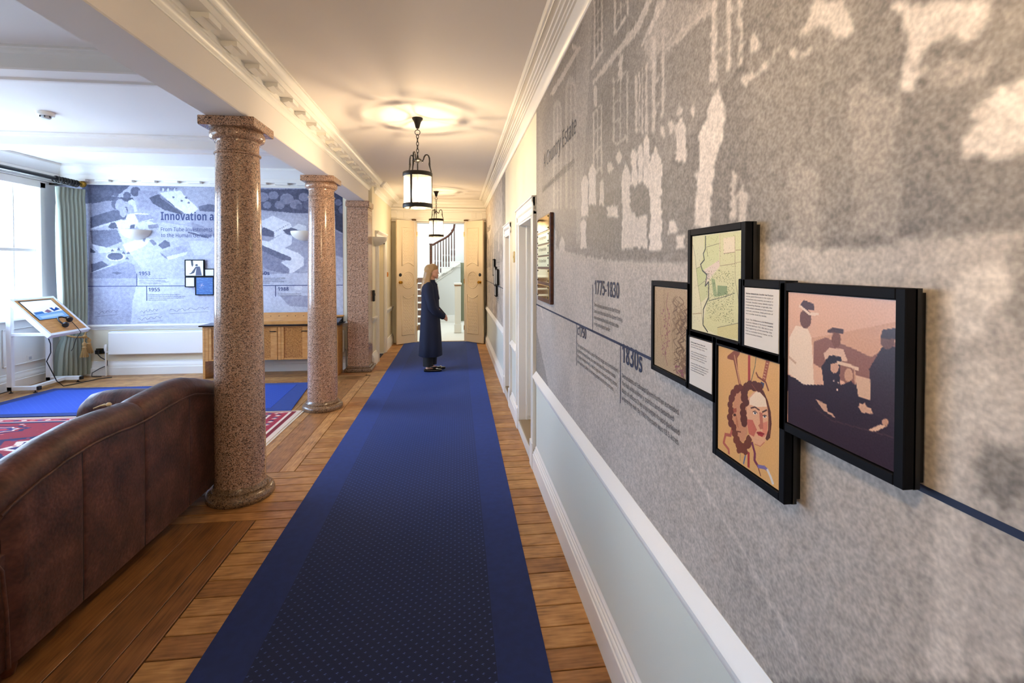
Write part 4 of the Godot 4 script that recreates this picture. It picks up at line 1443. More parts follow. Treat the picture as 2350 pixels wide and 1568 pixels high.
func back_mural():
	canvas = Image.create_empty(1024, 524, false, Image.FORMAT_RGB8)
	canvas.fill(Color8(176, 176, 176))
	cv_ox = -5.815
	cv_sx = 1024 / 4.05
	cv_oy = 2.825
	cv_sy = -524 / 2.073
	pg(92,[-5480,2825,-4817,2829,-4969,2691,-5186,2633,-5369,2549,-5484,2538])
	pg(150,[-5369,2558,-5153,2607,-5004,2555,-5057,2346,-5373,2234])
	pg(100,[-5372,2342,-5056,2454,-4872,2421,-4890,2321,-5108,2273,-5374,2180])
	pg(88,[-5376,2639,-5128,2661,-4970,2646,-4786,2640,-4770,2558,-4887,2584,-5154,2588,-5353,2540])
	pg(104,[-5073,2707,-5084,2678,-5112,2662,-5142,2667,-5162,2690,-5162,2721,-5141,2745,-5110,2751,-5084,2736])
	pg(104,[-4983,2682,-4992,2658,-5014,2645,-5038,2649,-5054,2668,-5054,2693,-5037,2712,-5013,2717,-4991,2705])
	pg(104,[-4887,2547,-4911,2483,-4971,2448,-5039,2459,-5083,2510,-5082,2578,-5037,2631,-4969,2644,-4910,2611])
	pg(104,[-4856,2448,-4876,2395,-4926,2367,-4981,2376,-5017,2418,-5016,2474,-4979,2517,-4924,2527,-4875,2500])
	pg(104,[-5237,2740,-5252,2699,-5290,2677,-5333,2684,-5360,2717,-5360,2760,-5332,2793,-5289,2801,-5251,2780])
	pg(104,[-4677,2732,-4695,2685,-4739,2660,-4789,2667,-4821,2705,-4820,2754,-4787,2793,-4738,2803,-4694,2779])
	pg(104,[-4814,2675,-4827,2640,-4860,2621,-4897,2627,-4921,2655,-4921,2692,-4896,2721,-4859,2728,-4827,2710])
	pg(104,[-5139,2688,-5152,2653,-5185,2634,-5222,2640,-5245,2668,-5245,2705,-5220,2733,-5184,2740,-5151,2722])
	pg(170,[-4888,2529,-4903,2476,-4941,2442,-4987,2442,-5024,2474,-5038,2527,-5023,2580,-4985,2614,-4939,2615,-4902,2582])
	pg(176,[-4872,2430,-4882,2382,-4908,2352,-4939,2351,-4964,2381,-4973,2428,-4962,2476,-4937,2506,-4906,2507,-4881,2478])
	pg(210,[-4862,2584,-4803,2621,-4761,2585,-4729,2441,-4772,2422,-4787,2513,-4854,2548])
	pg(166,[-4717,2750,-4439,2736,-4500,2562,-4416,2481,-4569,2452,-4712,2477])
	pg(176,[-4140,2815,-3604,2825,-3606,2649,-3815,2572,-3970,2634,-4090,2706])
	pg(140,[-4413,2810,-4157,2805,-4192,2768,-4413,2746])
	pg(96,[-4559,2643,-4439,2700,-4075,2440,-4110,2394,-4357,2464,-4517,2562])
	pg(236,[-4422,2718,-4320,2738,-4123,2760,-4090,2706,-3877,2489,-3955,2414,-4067,2413,-4194,2503,-4313,2620])
	pg(140,[-4422,2718,-4406,2682,-4169,2475,-4067,2413,-4093,2412,-4414,2646])
	pg(232,[-4359,2765,-4362,2746,-4371,2738,-4379,2745,-4383,2765,-4379,2784,-4370,2792,-4362,2784])
	pg(232,[-4291,2766,-4294,2747,-4303,2739,-4311,2747,-4315,2766,-4311,2785,-4302,2794,-4294,2786])
	pg(232,[-4197,2768,-4200,2749,-4209,2740,-4217,2748,-4221,2768,-4217,2787,-4208,2795,-4200,2787])
	pg(120,[-4208,2658,-4218,2644,-4237,2643,-4246,2657,-4236,2672,-4217,2672])
	pg(120,[-4089,2605,-4098,2591,-4117,2590,-4127,2604,-4117,2619,-4098,2619])
	pg(120,[-4028,2652,-4038,2637,-4057,2637,-4066,2651,-4057,2666,-4038,2666])
	pg(120,[-3995,2579,-4004,2564,-4023,2564,-4033,2578,-4023,2593,-4004,2593])
	pg(110,[-3876,2525,-3711,2565,-3607,2529,-3608,2446,-3860,2452])
	pg(206,[-5374,2180,-4941,2320,-4932,2293,-5374,2153])
	pg(120,[-5374,2144,-5009,2165,-4945,1985,-5162,1893,-5360,1955])
	pg(196,[-5009,2165,-4402,2280,-4026,2229,-3612,2048,-3618,1436,-4581,1438,-4780,1722,-4912,1939])
	pg(226,[-4890,2321,-4864,2394,-4755,2413,-4587,2406,-4503,2325,-4689,2277])
	pg(160,[-4764,2395,-4553,2388,-4503,2334,-4715,2277])
	pg(232,[-5033,2274,-4773,2340,-4715,2268,-4758,2186,-4993,2166])
	pg(90,[-5091,2264,-5041,2274,-5001,2184,-5092,2174,-5134,2201])
	pg(110,[-4824,2231,-4765,2249,-4775,2186,-4842,2176])
	pg(222,[-4757,2259,-4571,2297,-4436,2244,-4572,2169,-4716,2177])
	pg(150,[-4589,2233,-4444,2253,-4436,2198,-4572,2178])
	pg(230,[-4937,1939,-4641,2068,-4540,2023,-4626,1923,-4880,1812])
	pg(150,[-4641,2068,-4616,2041,-4634,1986,-4667,2004])
	pg(130,[-4574,2005,-4523,2024,-4465,1951,-4507,1923])
	pg(110,[-4448,1933,-4353,2016,-4286,1970,-4286,1915,-4389,1878])
	pg(180,[-4424,1832,-4106,1934,-4038,1898,-4030,1843,-4331,1759])
	pg(232,[-4331,1759,-4030,1843,-4065,1787,-4306,1713])
	pg(140,[-4424,1832,-4331,1759,-4331,1722,-4390,1777])
	pg(190,[-4188,2301,-4008,2321,-3991,2285,-4129,2247])
	pg(160,[-3974,2285,-3750,2195,-3611,2122,-3734,2047,-3958,2156])
	pg(120,[-4027,2146,-3734,2066,-3742,2038,-4027,2119])
	pg(214,[-4028,1999,-3751,2010,-3647,1964,-3754,1788,-3944,1788])
	pg(214,[-4910,1762,-4923,1733,-4959,1709,-5011,1696,-5069,1696,-5120,1709,-5156,1732,-5168,1762,-5155,1791,-5119,1815,-5067,1828,-5010,1828,-4958,1815,-4922,1792])
	pg(96,[-4931,1767,-4942,1742,-4972,1723,-5016,1712,-5064,1712,-5107,1722,-5137,1742,-5147,1766,-5136,1791,-5106,1810,-5063,1821,-5014,1821,-4971,1811,-4941,1791])
	pg(84,[-5378,1892,-5304,1829,-5329,1811,-5379,1820])
	pg(206,[-5360,1946,-5138,1893,-4913,1876,-5063,1830,-5263,1811])
	pg(100,[-5021,1857,-4996,1898,-4967,1857])
	pg(100,[-4888,1803,-4863,1844,-4834,1803])
	pg(100,[-4955,1803,-4930,1844,-4901,1803])
	pg(100,[-5105,1839,-5079,1880,-5051,1839])
	pg(100,[-4906,1721,-4880,1762,-4852,1721])
	pg(104,[-5373,1648,-5223,1694,-5124,1630,-5366,1531])
	pg(200,[-5374,1527,-5066,1658,-5062,1644,-5374,1513])
	pg(150,[-5383,1513,-4881,1694,-4781,1630,-4750,1430,-5384,1432])
	pg(108,[-5092,1522,-5017,1540,-4950,1512,-5026,1494])
	pg(100,[-3025,2800,-1897,2820,-1872,2503,-2231,2443,-2482,2440,-3028,2488])
	pg(70,[-1897,2779,-1629,2784,-1646,2062,-1874,2199])
	pg(150,[-2858,2680,-2880,2631,-2934,2604,-2994,2612,-3034,2652,-3033,2703,-2993,2744,-2932,2754,-2879,2729])
	pg(150,[-2715,2710,-2734,2668,-2780,2645,-2832,2651,-2866,2685,-2866,2730,-2831,2765,-2779,2773,-2733,2752])
	pg(150,[-2493,2659,-2518,2602,-2580,2572,-2651,2581,-2696,2626,-2696,2686,-2650,2732,-2579,2744,-2517,2715])
	pg(150,[-2375,2579,-2397,2529,-2452,2502,-2514,2510,-2554,2550,-2554,2602,-2513,2643,-2451,2653,-2397,2628])
	pg(150,[-2269,2690,-2288,2647,-2335,2624,-2388,2631,-2423,2665,-2422,2710,-2387,2745,-2334,2754,-2287,2732])
	pg(150,[-2625,2561,-2643,2519,-2690,2496,-2743,2503,-2777,2537,-2776,2582,-2742,2616,-2689,2625,-2643,2603])
	pg(150,[-2820,2559,-2836,2523,-2874,2504,-2918,2510,-2946,2538,-2946,2575,-2917,2604,-2873,2611,-2835,2593])
	pg(120,[-2363,2538,-2378,2499,-2416,2482,-2453,2498,-2468,2536,-2452,2575,-2415,2592,-2378,2576])
	pg(120,[-2230,2567,-2250,2518,-2297,2498,-2343,2517,-2362,2565,-2343,2614,-2296,2635,-2249,2615])
	pg(120,[-1777,2615,-1793,2576,-1831,2559,-1869,2575,-1884,2614,-1869,2653,-1831,2670,-1793,2654])
	pg(120,[-1697,2506,-1717,2456,-1765,2435,-1812,2455,-1832,2504,-1812,2553,-1764,2574,-1717,2554])
	pg(186,[-3028,2447,-2639,2452,-2245,2361,-2246,2141,-2510,2111,-3030,2216])
	pg(150,[-2246,2196,-1887,2171,-1660,2062,-1661,1729,-1849,1784,-2248,1920])
	pg(236,[-3004,2298,-2808,2395,-2561,2289,-2784,2150,-2952,2217])
	pg(110,[-2972,2183,-2933,2217,-2791,2150,-2798,2065,-2966,2094])
	pg(240,[-2791,2150,-2561,2289,-2522,2234,-2667,2124,-2785,2061])
	pg(100,[-2744,2164,-2749,2158,-2758,2160,-2758,2168,-2749,2171])
	pg(100,[-2718,2179,-2723,2173,-2732,2175,-2732,2183,-2723,2186])
	pg(100,[-2691,2195,-2697,2188,-2706,2190,-2706,2198,-2697,2201])
	pg(100,[-2665,2210,-2671,2203,-2679,2206,-2679,2214,-2671,2216])
	pg(100,[-2639,2225,-2644,2219,-2653,2221,-2653,2229,-2644,2232])
	pg(100,[-2613,2240,-2618,2234,-2627,2236,-2627,2244,-2618,2247])
	pg(100,[-2586,2256,-2592,2249,-2601,2252,-2601,2260,-2592,2262])
	pg(100,[-2560,2271,-2566,2264,-2574,2267,-2574,2275,-2566,2277])
	pg(226,[-2516,2214,-2430,2276,-2314,2243,-2315,2154,-2418,2167])
	pg(104,[-2660,2178,-2523,2214,-2405,2167,-2510,2098,-2602,2111])
	pg(234,[-2863,1999,-2654,2131,-2523,2084,-2531,1960,-2643,1891])
	pg(240,[-3006,2026,-2876,1999,-2433,1823,-2355,1755,-2567,1576,-2684,1672,-2539,1755,-3006,1958])
	pg(120,[-3000,1958,-2539,1755,-2539,1707,-2670,1713,-2981,1863])
	pg(150,[-3001,1876,-2670,1713,-2697,1672,-2580,1590,-2574,1494,-2880,1563,-2996,1645])
	pg(238,[-2566,1604,-2348,1755,-2356,1631,-2567,1480])
	pg(226,[-2684,1686,-2539,1713,-2474,1672,-2553,1631])
	pg(206,[-3010,1495,-1662,1534,-1666,837,-3015,853])
	pg(222,[-2713,1288,-2608,1315,-2621,1247])
	pg(232,[-2371,1287,-2384,1262,-2417,1248,-2458,1248,-2491,1263,-2503,1287,-2490,1312,-2457,1326,-2416,1326,-2384,1311])
	pg(230,[-1757,1381,-1771,1336,-1804,1308,-1846,1309,-1879,1337,-1892,1381,-1879,1426,-1845,1454,-1804,1454,-1770,1426])
	pg(226,[-2621,1288,-2631,1265,-2658,1252,-2690,1252,-2716,1266,-2726,1289,-2716,1311,-2689,1325,-2657,1325,-2631,1311])
	pg(170,[-2714,1165,-2266,1162,-2267,982,-2571,999])
	pg(196,[-1876,1784,-1661,1701,-1664,1311,-1879,1326])
	pg(236,[-4104,1363,-4035,1363,-4019,1252,-4071,1225,-4122,1271])
	pg(176,[-5384,1441,-4750,1439,-4838,1129,-4859,755,-5401,762])
	pg(208,[-4733,1439,-3618,1436,-3624,738,-4842,755,-4804,1129])
	canvas.convert(Image.FORMAT_L8)
	canvas = soften(ragged(canvas, 0.12, 0.8, 37), 1.3)
	var im := grain(canvas, 0.22, 0.14, 0.06, 0.14, 21, -60.0, 1.2, 14.0)
	# a blue-violet duotone print
	im = ramp_im(im.get_data(), 1024, 524, ["20253a", "50546e", "888aa2", "bec3d4", "eef1f6"])
	var t := thing("wall_mural", "pale violet aerial photograph mural covering the back wall of the side room", "mural", Vector3(-5.815, 0.752, -7.8))
	slab("print", Vector3(0, 0, 0.0005), Vector3.RIGHT, 4.05, 2.073, 0.004, tex_mat(im, 0.6), mk("a4a4aa", 0.7), t)
	var navy := mk("1c2f66", 0.5)
	var ink := mk("3a3f5a", 0.6)
	var o := -t.position
	var z := -7.7945
	box_obj("timeline", Vector3(-5.8, 1.316, z) + o, Vector3(-1.77, 1.327, z - 0.002) + o, 0.0, navy, t)
	for q in [[-4.755, 1.32, 1.51], [-4.62, 1.1, 1.325], [-2.78, 1.15, 1.325], [-2.29, 1.32, 1.53]]:
		box_obj("date_line", Vector3(q[0], q[1], z) + o, Vector3(q[0] + 0.011, q[2], z - 0.002) + o, 0.0, navy, t)
	var put := func(kind: String, s: String, x: float, y: float, h: float, w: float, m: Material, bold: bool):
		lettering(kind, s, Vector3(x, y, z + 0.0005) + o, Vector3.RIGHT, Vector3(0, 0, 1), h, w, m, t, bold)
	put.call("title", "Innovation at", -4.405, 2.27, 0.12, 0.8, navy, true)
	put.call("subtitle", "From Tube Investments Research", -4.405, 2.125, 0.058, 1.02, navy, false)
	put.call("subtitle", "to the Human Genome Project", -4.405, 2.035, 0.058, 0.95, navy, false)
	for q in [["1953", -4.72, 1.465], ["1955", -4.59, 1.222], ["1960s", -3.08, 1.465], ["1988", -2.74, 1.222], ["1992", -2.25, 1.465]]:
		put.call("date_heading", q[0], q[1], q[2], 0.054, 0.16 if q[0].length() < 5 else 0.22, navy, true)
	var lines := [["The hall was chosen by Tube Investments,", "a group of more than 50 manufacturing", "companies, as the site for the building of", "their new research laboratories."], ["Early work focused on electron microscopy and", "X-ray microanalysis in the field of metallurgy, basic", "research seen as of value to Britain's ongoing post", "war recovery and industry."], ["Work on new metallic aluminium alloys, casting", "and design techniques, and manufacturing,", "was done in the Research Laboratory, shaping", "their commercial goals."], ["The Tube Investments Group Research", "Laboratory closed in September 1988."], ["The Wellcome Trust", "that aimed", "Cambridge base", "working on"]]
	var spots := [[-4.72, 1.435], [-4.59, 1.192], [-3.08, 1.435], [-2.74, 1.192], [-2.25, 1.435]]
	for i in 5:
		for j in lines[i].size():
			put.call("paragraph_line", lines[i][j], spots[i][0], spots[i][1] - 0.026 * j - 0.012, 0.0145, lines[i][j].length() * 0.0098, ink, false)
	# faint signatures near the lower edge
	for q in [[-5.33, 0.92, 0.32], [-4.7, 0.93, 0.24], [-4.3, 0.95, 0.55], [-4.75, 0.82, 0.35]]:
		var b := MB.new()
		var pts := []
		for i in 22:
			var u := i / 21.0
			pts.append(Vector3(q[0] + u * q[2], q[1] + u * 0.04 + sin(u * 26.0) * 0.022 * (1.0 - 0.4 * u) + sin(u * 61.0) * 0.008, z + 0.0004) + o)
		b.tube(pts, 0.0022, 4)
		b.tube([Vector3(q[0], q[1] - 0.05, z + 0.0004) + o, Vector3(q[0] + q[2], q[1] - 0.02, z + 0.0004) + o], 0.0018, 4)
		obj("signature", b, mk("7d7f94", 0.6), t)


# ------------------------------------------------------------------ framed panels on the walls

func framed_set(t: Node3D, cells: Array, right: Vector3, bar: float, depth: float, lip: float):
	# cells: [u0, u1, v0, v1, material, text lines]; the frame is a black board with a rim round each cell
	var out := right.cross(Vector3.UP).normalized()
	var black := mk("0a0c12", 0.6)
	black.metallic_specular = 0.25
	var b := MB.new()
	b.x = Transform3D(Basis(right, Vector3.UP, out), Vector3.ZERO)
	for c in cells:
		b.box(Vector3(c[0] - bar, c[2] - bar, 0.012), Vector3(c[1] + bar, c[3] + bar, depth - 0.012), 0.0)
	obj("backing_board", b, mk("0e0f13", 0.5), t)
	b = MB.new()
	b.x = Transform3D(Basis(right, Vector3.UP, out), Vector3.ZERO)
	for c in cells:
		b.box(Vector3(c[0] - bar * 0.6, c[2] - bar * 0.6, 0.0), Vector3(c[1] + bar * 0.6, c[3] + bar * 0.6, 0.014), 0.0)
	obj("spacer", b, mk("0b0c0f", 0.6), t)
	for c in cells:
		b = MB.new()
		b.x = Transform3D(Basis(right, Vector3.UP, out), Vector3.ZERO)
		var z0 := depth - 0.016
		b.box(Vector3(c[0] - bar, c[2] - bar, z0), Vector3(c[0], c[3] + bar, depth + lip), 0.0012)
		b.box(Vector3(c[1], c[2] - bar, z0), Vector3(c[1] + bar, c[3] + bar, depth + lip), 0.0012)
		b.box(Vector3(c[0], c[2] - bar, z0), Vector3(c[1], c[2], depth + lip), 0.0012)
		b.box(Vector3(c[0], c[3], z0), Vector3(c[1], c[3] + bar, depth + lip), 0.0012)
		obj("frame", b, black, t)
		var g := 0.0015
		var p: Vector3 = Vector3.UP * (c[2] + g) + right * (c[0] + g)
		var flush: float = lip * 1.4 if c[5].size() else 0.0
		var pic := slab("panel", p + out * (depth - 0.014), right, c[1] - c[0] - 2 * g, c[3] - c[2] - 2 * g, 0.0125 + flush, c[4], mk("d9d4cc", 0.6), t)
		if c[6]:
			pic.set_meta("label", c[6])
		var k := 0
		for s in c[5]:
			if s != "":
				var w: float = (c[1] - c[0]) * 0.74 * minf(1.0, s.length() / 33.0)
				lettering("caption_line", s, right * (c[0] + (c[1] - c[0]) * 0.11) + Vector3.UP * (c[3] - (c[3] - c[2]) * (0.13 + 0.048 * k)) + out * (depth - 0.0012 + flush), right, out, 0.0028, w, mk("3a3a40", 0.6), t, k == 0)
			k += 1


func picture_frames():
	art_canvas(380, 420, "dca868")
	lc("a83c34",26,[541,-33,545,254])
	lc("5a5c48",6,[653,-25,634,83,573,229])
	pc("8a4a30",[172,71,284,4,392,-17,387,17,345,62,359,171,420,300,382,308,326,187,280,92,219,96,172,96])
	lc("d09a70",10,[294,42,350,175,401,296])
	pc("a0543a",[797,-4,848,-4,793,175,741,175])
	lc("d8b48c",5,[802,25,825,25])
	lc("d8b48c",5,[793,50,816,50])
	lc("d8b48c",5,[783,75,807,75])
	lc("d8b48c",5,[774,100,797,100])
	lc("d8b48c",5,[765,125,788,125])
	lc("d8b48c",5,[755,150,783,154])
	lc("7a3a24",12,[653,133,681,162,793,183,834,242])
	pc("3c4668",[723,192,774,196,760,242,713,233])
	lc("7a3a24",9,[695,925,732,983])
	lc("a83c34",24,[545,858,545,975])
	lc("5a6a90",12,[494,896,466,979])
	lc("7a8a68",5,[410,904,406,975])
	lc("b05a4a",22,[266,733,238,800,145,821,112,912,205,942,210,975])
	lc("7a3448",22,[601,750,643,825,639,887,695,917])
	lc("7a6a9a",22,[695,917,788,892,830,896])
	lc("d8d0c8",22,[830,896,876,937,904,975])
	pc("c88a64",[317,396,434,325,503,387,527,692,462,788,345,808,275,725,275,521])
	pc("6a3220",[406,329,392,358,364,379,326,387,298,379,284,358,298,329,326,308,364,300,392,308])
	pc("6a3220",[443,308,438,329,415,346,387,354,364,346,354,329,364,308,387,287,415,283,434,292])
	pc("6a3220",[336,383,326,408,298,429,266,437,238,429,228,408,238,383,266,362,298,354,326,362])
	pc("6a3220",[312,437,298,462,270,488,238,496,205,488,196,467,205,437,233,417,270,408,298,417])
	pc("6a3220",[275,504,266,525,242,546,210,554,186,546,177,529,186,504,210,488,242,479,266,488])
	pc("6a3220",[298,554,289,579,266,600,228,613,200,604,191,583,200,558,228,538,261,525,289,533])
	pc("6a3220",[275,617,266,642,238,663,205,675,182,667,168,646,177,625,205,604,238,592,266,600])
	pc("6a3220",[303,667,294,692,266,717,233,725,205,721,191,700,200,675,228,650,266,642,289,650])
	pc("6a3220",[340,692,336,717,312,738,280,746,256,742,247,721,256,700,280,679,308,671,331,675])
	pc("6a3220",[485,312,476,333,457,350,429,354,410,346,401,329,410,312,429,296,457,287,476,296])
	pc("743a24",[368,742,359,767,331,788,298,796,270,792,261,775,270,750,298,729,331,721,359,725])
	pc("743a24",[401,788,392,812,364,837,326,850,294,846,284,825,294,800,326,775,359,763,392,767])
	pc("743a24",[448,817,438,846,410,871,373,883,340,879,326,858,340,829,368,804,406,792,438,800])
	pc("743a24",[527,821,513,850,480,879,438,896,406,887,392,867,406,833,438,804,480,792,513,796])
	pc("743a24",[592,763,578,792,550,817,508,833,476,825,466,804,476,775,508,746,545,733,578,742])
	pc("743a24",[601,713,592,738,569,758,536,771,513,763,499,746,513,721,536,700,569,692,592,696])
	pc("743a24",[434,871,429,892,406,908,378,921,354,917,345,900,354,879,373,862,406,850,424,854])
	pc("743a24",[531,854,527,871,508,887,485,896,466,892,457,879,466,862,485,846,508,837,527,842])
	lc("6a2c20",8,[359,725,415,713])
	pc("b87450",[322,558,336,675,378,692,368,629])
	pc("4a2418",[336,583,331,592,317,600,298,604,289,604,284,596,289,588,298,579,317,575,331,579])
	pc("a05038",[275,542,340,517,340,554,294,575])
	pc("e0a880",[522,383,606,312,699,271,793,292,830,412,830,563,793,679,723,738,643,746,559,700,499,608])
	pc("f0d4b4",[555,375,639,304,699,271,779,296,816,379,671,421,555,429])
	pc("c86a54",[508,571,606,550,671,613,625,688,545,688])
	pc("d88468",[737,542,825,496,821,600,769,650])
	pc("5c2c1c",[559,275,550,304,522,325,485,333,457,325,443,304,457,275,485,254,522,246,550,254])
	pc("5c2c1c",[611,250,601,275,573,296,536,304,508,296,499,275,508,246,536,225,569,217,601,225])
	pc("5c2c1c",[690,237,681,271,648,292,611,300,578,292,564,267,578,237,606,212,648,204,676,212])
	pc("5c2c1c",[755,233,746,258,718,283,681,292,653,279,643,258,653,229,681,208,718,204,746,212])
	pc("5c2c1c",[527,329,517,358,490,379,452,387,424,379,410,358,420,329,452,308,490,300,517,308])
	pc("5c2c1c",[531,375,522,404,490,425,452,437,420,429,410,404,420,375,452,350,490,342,517,350])
	pc("5c2c1c",[550,417,541,437,513,458,480,467,457,462,443,442,452,417,480,396,513,387,541,396])
	pc("5c2c1c",[494,467,485,488,462,508,429,517,406,508,396,492,406,467,429,446,462,442,485,446])
	pc("5c2c1c",[513,517,499,542,476,563,438,575,410,567,396,546,410,521,438,496,471,488,499,496])
	pc("5c2c1c",[522,567,513,596,485,617,448,629,415,621,406,600,415,571,448,550,485,538,513,546])
	pc("5c2c1c",[522,604,513,625,490,646,462,654,434,650,424,633,434,608,457,588,490,579,513,583])
	pc("5c2c1c",[685,267,760,258,825,329,867,408,881,500,862,621,821,658,797,650,834,563,834,417,793,317,718,287])
	lc("8a5034",6,[587,246,653,283])
	lc("8a5034",6,[825,379,858,592])
	lc("48241a",9,[578,454,639,429,704,437])
	lc("48241a",9,[751,442,811,408])
	pc("f4e4d4",[676,471,667,479,653,488,634,496,615,496,611,488,615,479,634,471,653,462,667,467])
	pc("38404a",[657,475,653,483,648,488,639,492,629,488,629,483,629,475,639,471,648,471,653,471])
	pc("f4e4d4",[811,462,807,471,793,479,774,483,760,483,755,479,760,471,774,462,793,458,807,458])
	pc("38404a",[797,467,793,475,788,479,779,479,774,479,769,475,774,467,779,462,788,462,793,462])
	lc("48241a",5,[606,479,643,462,676,471])
	lc("48241a",5,[755,471,783,458,811,458])
	pc("b86a54",[704,454,751,450,765,575,723,596,690,571,718,546])
	pc("a83030",[667,633,723,613,783,613,751,650,690,654])
	lc("702020",4,[667,642,779,617])
	lc("c06a50",5,[643,746,723,738,783,683])
	canvas = soften(canvas, 1.7)
	var heads := print_on(canvas, 0.35, 0.05, 91)
	art_canvas(420, 440, "d8a88c")
	pc("cc9a7c",[268,315,429,277,1002,122,1007,395,787,487,314,475])
	pc("8a5c50",[291,340,411,294,649,328,814,361,1002,235,1007,513,690,584,291,496])
	pc("2c1c2a",[2,639,296,647,511,601,993,466,1016,1000,7,1017])
	pc("cfa88c",[686,496,819,496,810,630,709,630])
	pc("c49a80",[314,744,438,752,516,824,397,803])
	pc("c49a80",[700,660,819,676,837,706,741,723])
	pc("e8cdb4",[16,349,89,248,222,248,268,315,300,647,186,672,11,622])
	pc("6a4236",[264,181,255,223,222,252,181,256,149,235,135,193,144,147,181,118,218,113,255,139])
	pc("4a2c2c",[135,97,177,50,287,71,296,113,200,122])
	lc("e4c8b0",16,[135,97,245,147,337,139])
	lc("c8a084",14,[21,500,94,529])
	pc("d8b096",[392,408,452,357,580,349,622,420,415,458])
	pc("7a4c3c",[557,286,553,319,530,345,502,349,479,332,470,298,479,265,498,244,525,239,548,256])
	pc("4a2c2c",[429,244,479,218,580,218,580,244,429,256])
	pc("2a1c2a",[374,504,452,412,562,403,548,525,589,815,438,794])
	pc("c89a80",[544,475,534,500,516,521,489,525,466,513,461,492,466,462,489,445,511,441,534,450])
	pc("241824",[415,445,489,403,571,416,548,441,433,475])
	pc("2a1c2a",[567,588,654,542,704,580,741,773,608,836])
	pc("c4967a",[667,500,663,529,640,550,617,555,599,542,589,517,599,487,617,466,640,462,658,475])
	lc("d8b89c",18,[530,445,617,445,709,454])
	lc("c4967a",8,[681,462,686,559])
	pc("30202c",[800,437,906,273,1002,273,1011,727,837,706])
	pc("6a463e",[989,227,979,265,952,290,920,294,892,277,883,244,892,206,920,181,952,176,975,197])
	pc("3a2428",[883,231,901,181,998,160,1002,227])
	pc("d0a88c",[791,819,883,756,943,748,851,811])
	pc("b88a70",[952,723,947,735,933,748,920,752,906,748,901,735,906,723,920,710,933,706,947,710])
	lc("4a3438",6,[319,811,479,849,998,798])
	pc("c49a80",[709,693,773,651,791,710])
	pc("e0c0a8",[502,576,498,584,489,584,484,580,489,571,498,567])
	pc("e0c0a8",[548,580,544,584,534,588,530,580,534,576,544,571])
	pc("e0c0a8",[539,626,534,634,525,634,521,630,525,622,534,622])
	canvas = soften(canvas, 3.4)
	var group_photo := print_on(canvas, 0.3, 0.06, 92)
	art_canvas(400, 440, "ded6ae")
	pc("cfd09a",[273,13,583,4,583,269,260,357,196,303,273,176])
	pc("d8d4ac",[9,8,273,13,273,176,196,303,77,340])
	pc("d4cf9c",[597,8,989,8,993,992,560,996,360,966,264,924,355,639,374,479,588,336])
	pc("e4d4b4",[665,55,870,50,875,193,670,202])
	pc("c4c890",[96,340,210,319,355,408,278,483,141,534])
	pc("c8c894",[141,534,296,462,364,517,355,630,205,702])
	pc("e0ccb8",[269,366,583,261,601,319,446,408,355,462,310,529,337,408])
	pc("9aa878",[428,441,501,450,556,618,483,622])
	pc("8a9a6c",[556,508,738,508,747,584,556,618])
	pc("d2c68e",[560,920,989,828,984,971,793,996,560,996])
	lc("4a4c44",12,[301,17,301,143,255,193,278,256,196,303,237,366,337,408,301,525,374,479,374,639,264,765,260,929,360,987])
	lc("7a7460",4,[9,92,73,218,96,349,141,534,205,702,246,920])
	lc("7a7460",4,[301,130,583,101])
	lc("8a7a60",4,[601,319,875,298,875,193,670,202])
	lc("7a7460",4,[96,349,210,319])
	lc("7a7460",4,[141,534,296,471])
	lc("a08a6a",5,[18,836,223,811])
	lc("6a6a58",5,[378,672,706,609,879,567])
	lc("7a7460",4,[560,920,957,832,989,819])
	lc("8a7a60",4,[870,42,884,462,938,605,957,832])
	lc("a89878",4,[888,176,989,176])
	lc("a89878",4,[875,290,989,282])
	lc("b09a78",4,[597,8,601,319])
	lc("5a5a4a",4,[333,143,351,223])
	var r2 := RandomNumberGenerator.new()
	r2.seed = 5
	for i in 900:
		var x := r2.randf_range(0.3, 0.86)
		var y := r2.randf_range(0.36, 0.86)
		if x < 0.3 + 0.1 * (y - 0.4) or (x > 0.5 and x < 0.72 and y > 0.47 and y < 0.57) or r2.randf() < 0.25:
			continue
		var s := r2.randi_range(2, 4)
		canvas.fill_rect(Rect2i(int(x * 400), int(y * 440), s, 2), Color8(62, 70, 48))
	for i in 60:
		canvas.fill_rect(Rect2i(int(r2.randf_range(0.3, 0.9) * 400), int(r2.randf_range(0.02, 0.36) * 440), 3, 2), Color8(84, 88, 62))
	for i in 40:
		canvas.fill_rect(Rect2i(int(r2.randf_range(0.03, 0.2) * 400), int(r2.randf_range(0.1, 0.95) * 440), 2, 3), Color8(110, 104, 86))
	canvas = soften(canvas, 1.2)
	var map_print := print_on(canvas, 0.25, 0.08, 93)
	# brown survey sheet with hachured hills
	art_canvas(300, 360, "b09878")
	for i in 46:
		var t0 := r2.randf_range(0.62, 1.0)
		var y0 := r2.randf_range(0.02, 0.9)
		var flat := []
		for j in 6:
			flat.append(int((t0 + 0.07 * sin(j * 1.7 + i)) * 1000))
			flat.append(int((y0 + 0.035 * j) * 1000))
		lc(["7a6048", "8a7054", "6a523e"][i % 3], r2.randf_range(4, 14), flat)
	for i in 22:
		var flat := []
		var x := r2.randf_range(0.02, 0.75)
		var y := r2.randf_range(0.0, 0.5)
		for j in 5:
			flat.append(int(x * 1000))
			flat.append(int(y * 1000))
			x += r2.randf_range(-0.09, 0.09)
			y += r2.randf_range(0.06, 0.16)
		lc(["8a7258", "7d6650"][i % 2], 3, flat)
	lc("7d3c4c", 5, [430, 60, 380, 220, 470, 330, 400, 480, 440, 640, 340, 800, 420, 940])
	for i in 34:
		var x := r2.randi_range(230, 480)
		var y := 250 + i * 17
		pc("86485a", [x, y, x + 26, y + 6, x + 20, y + 22, x - 4, y + 14])
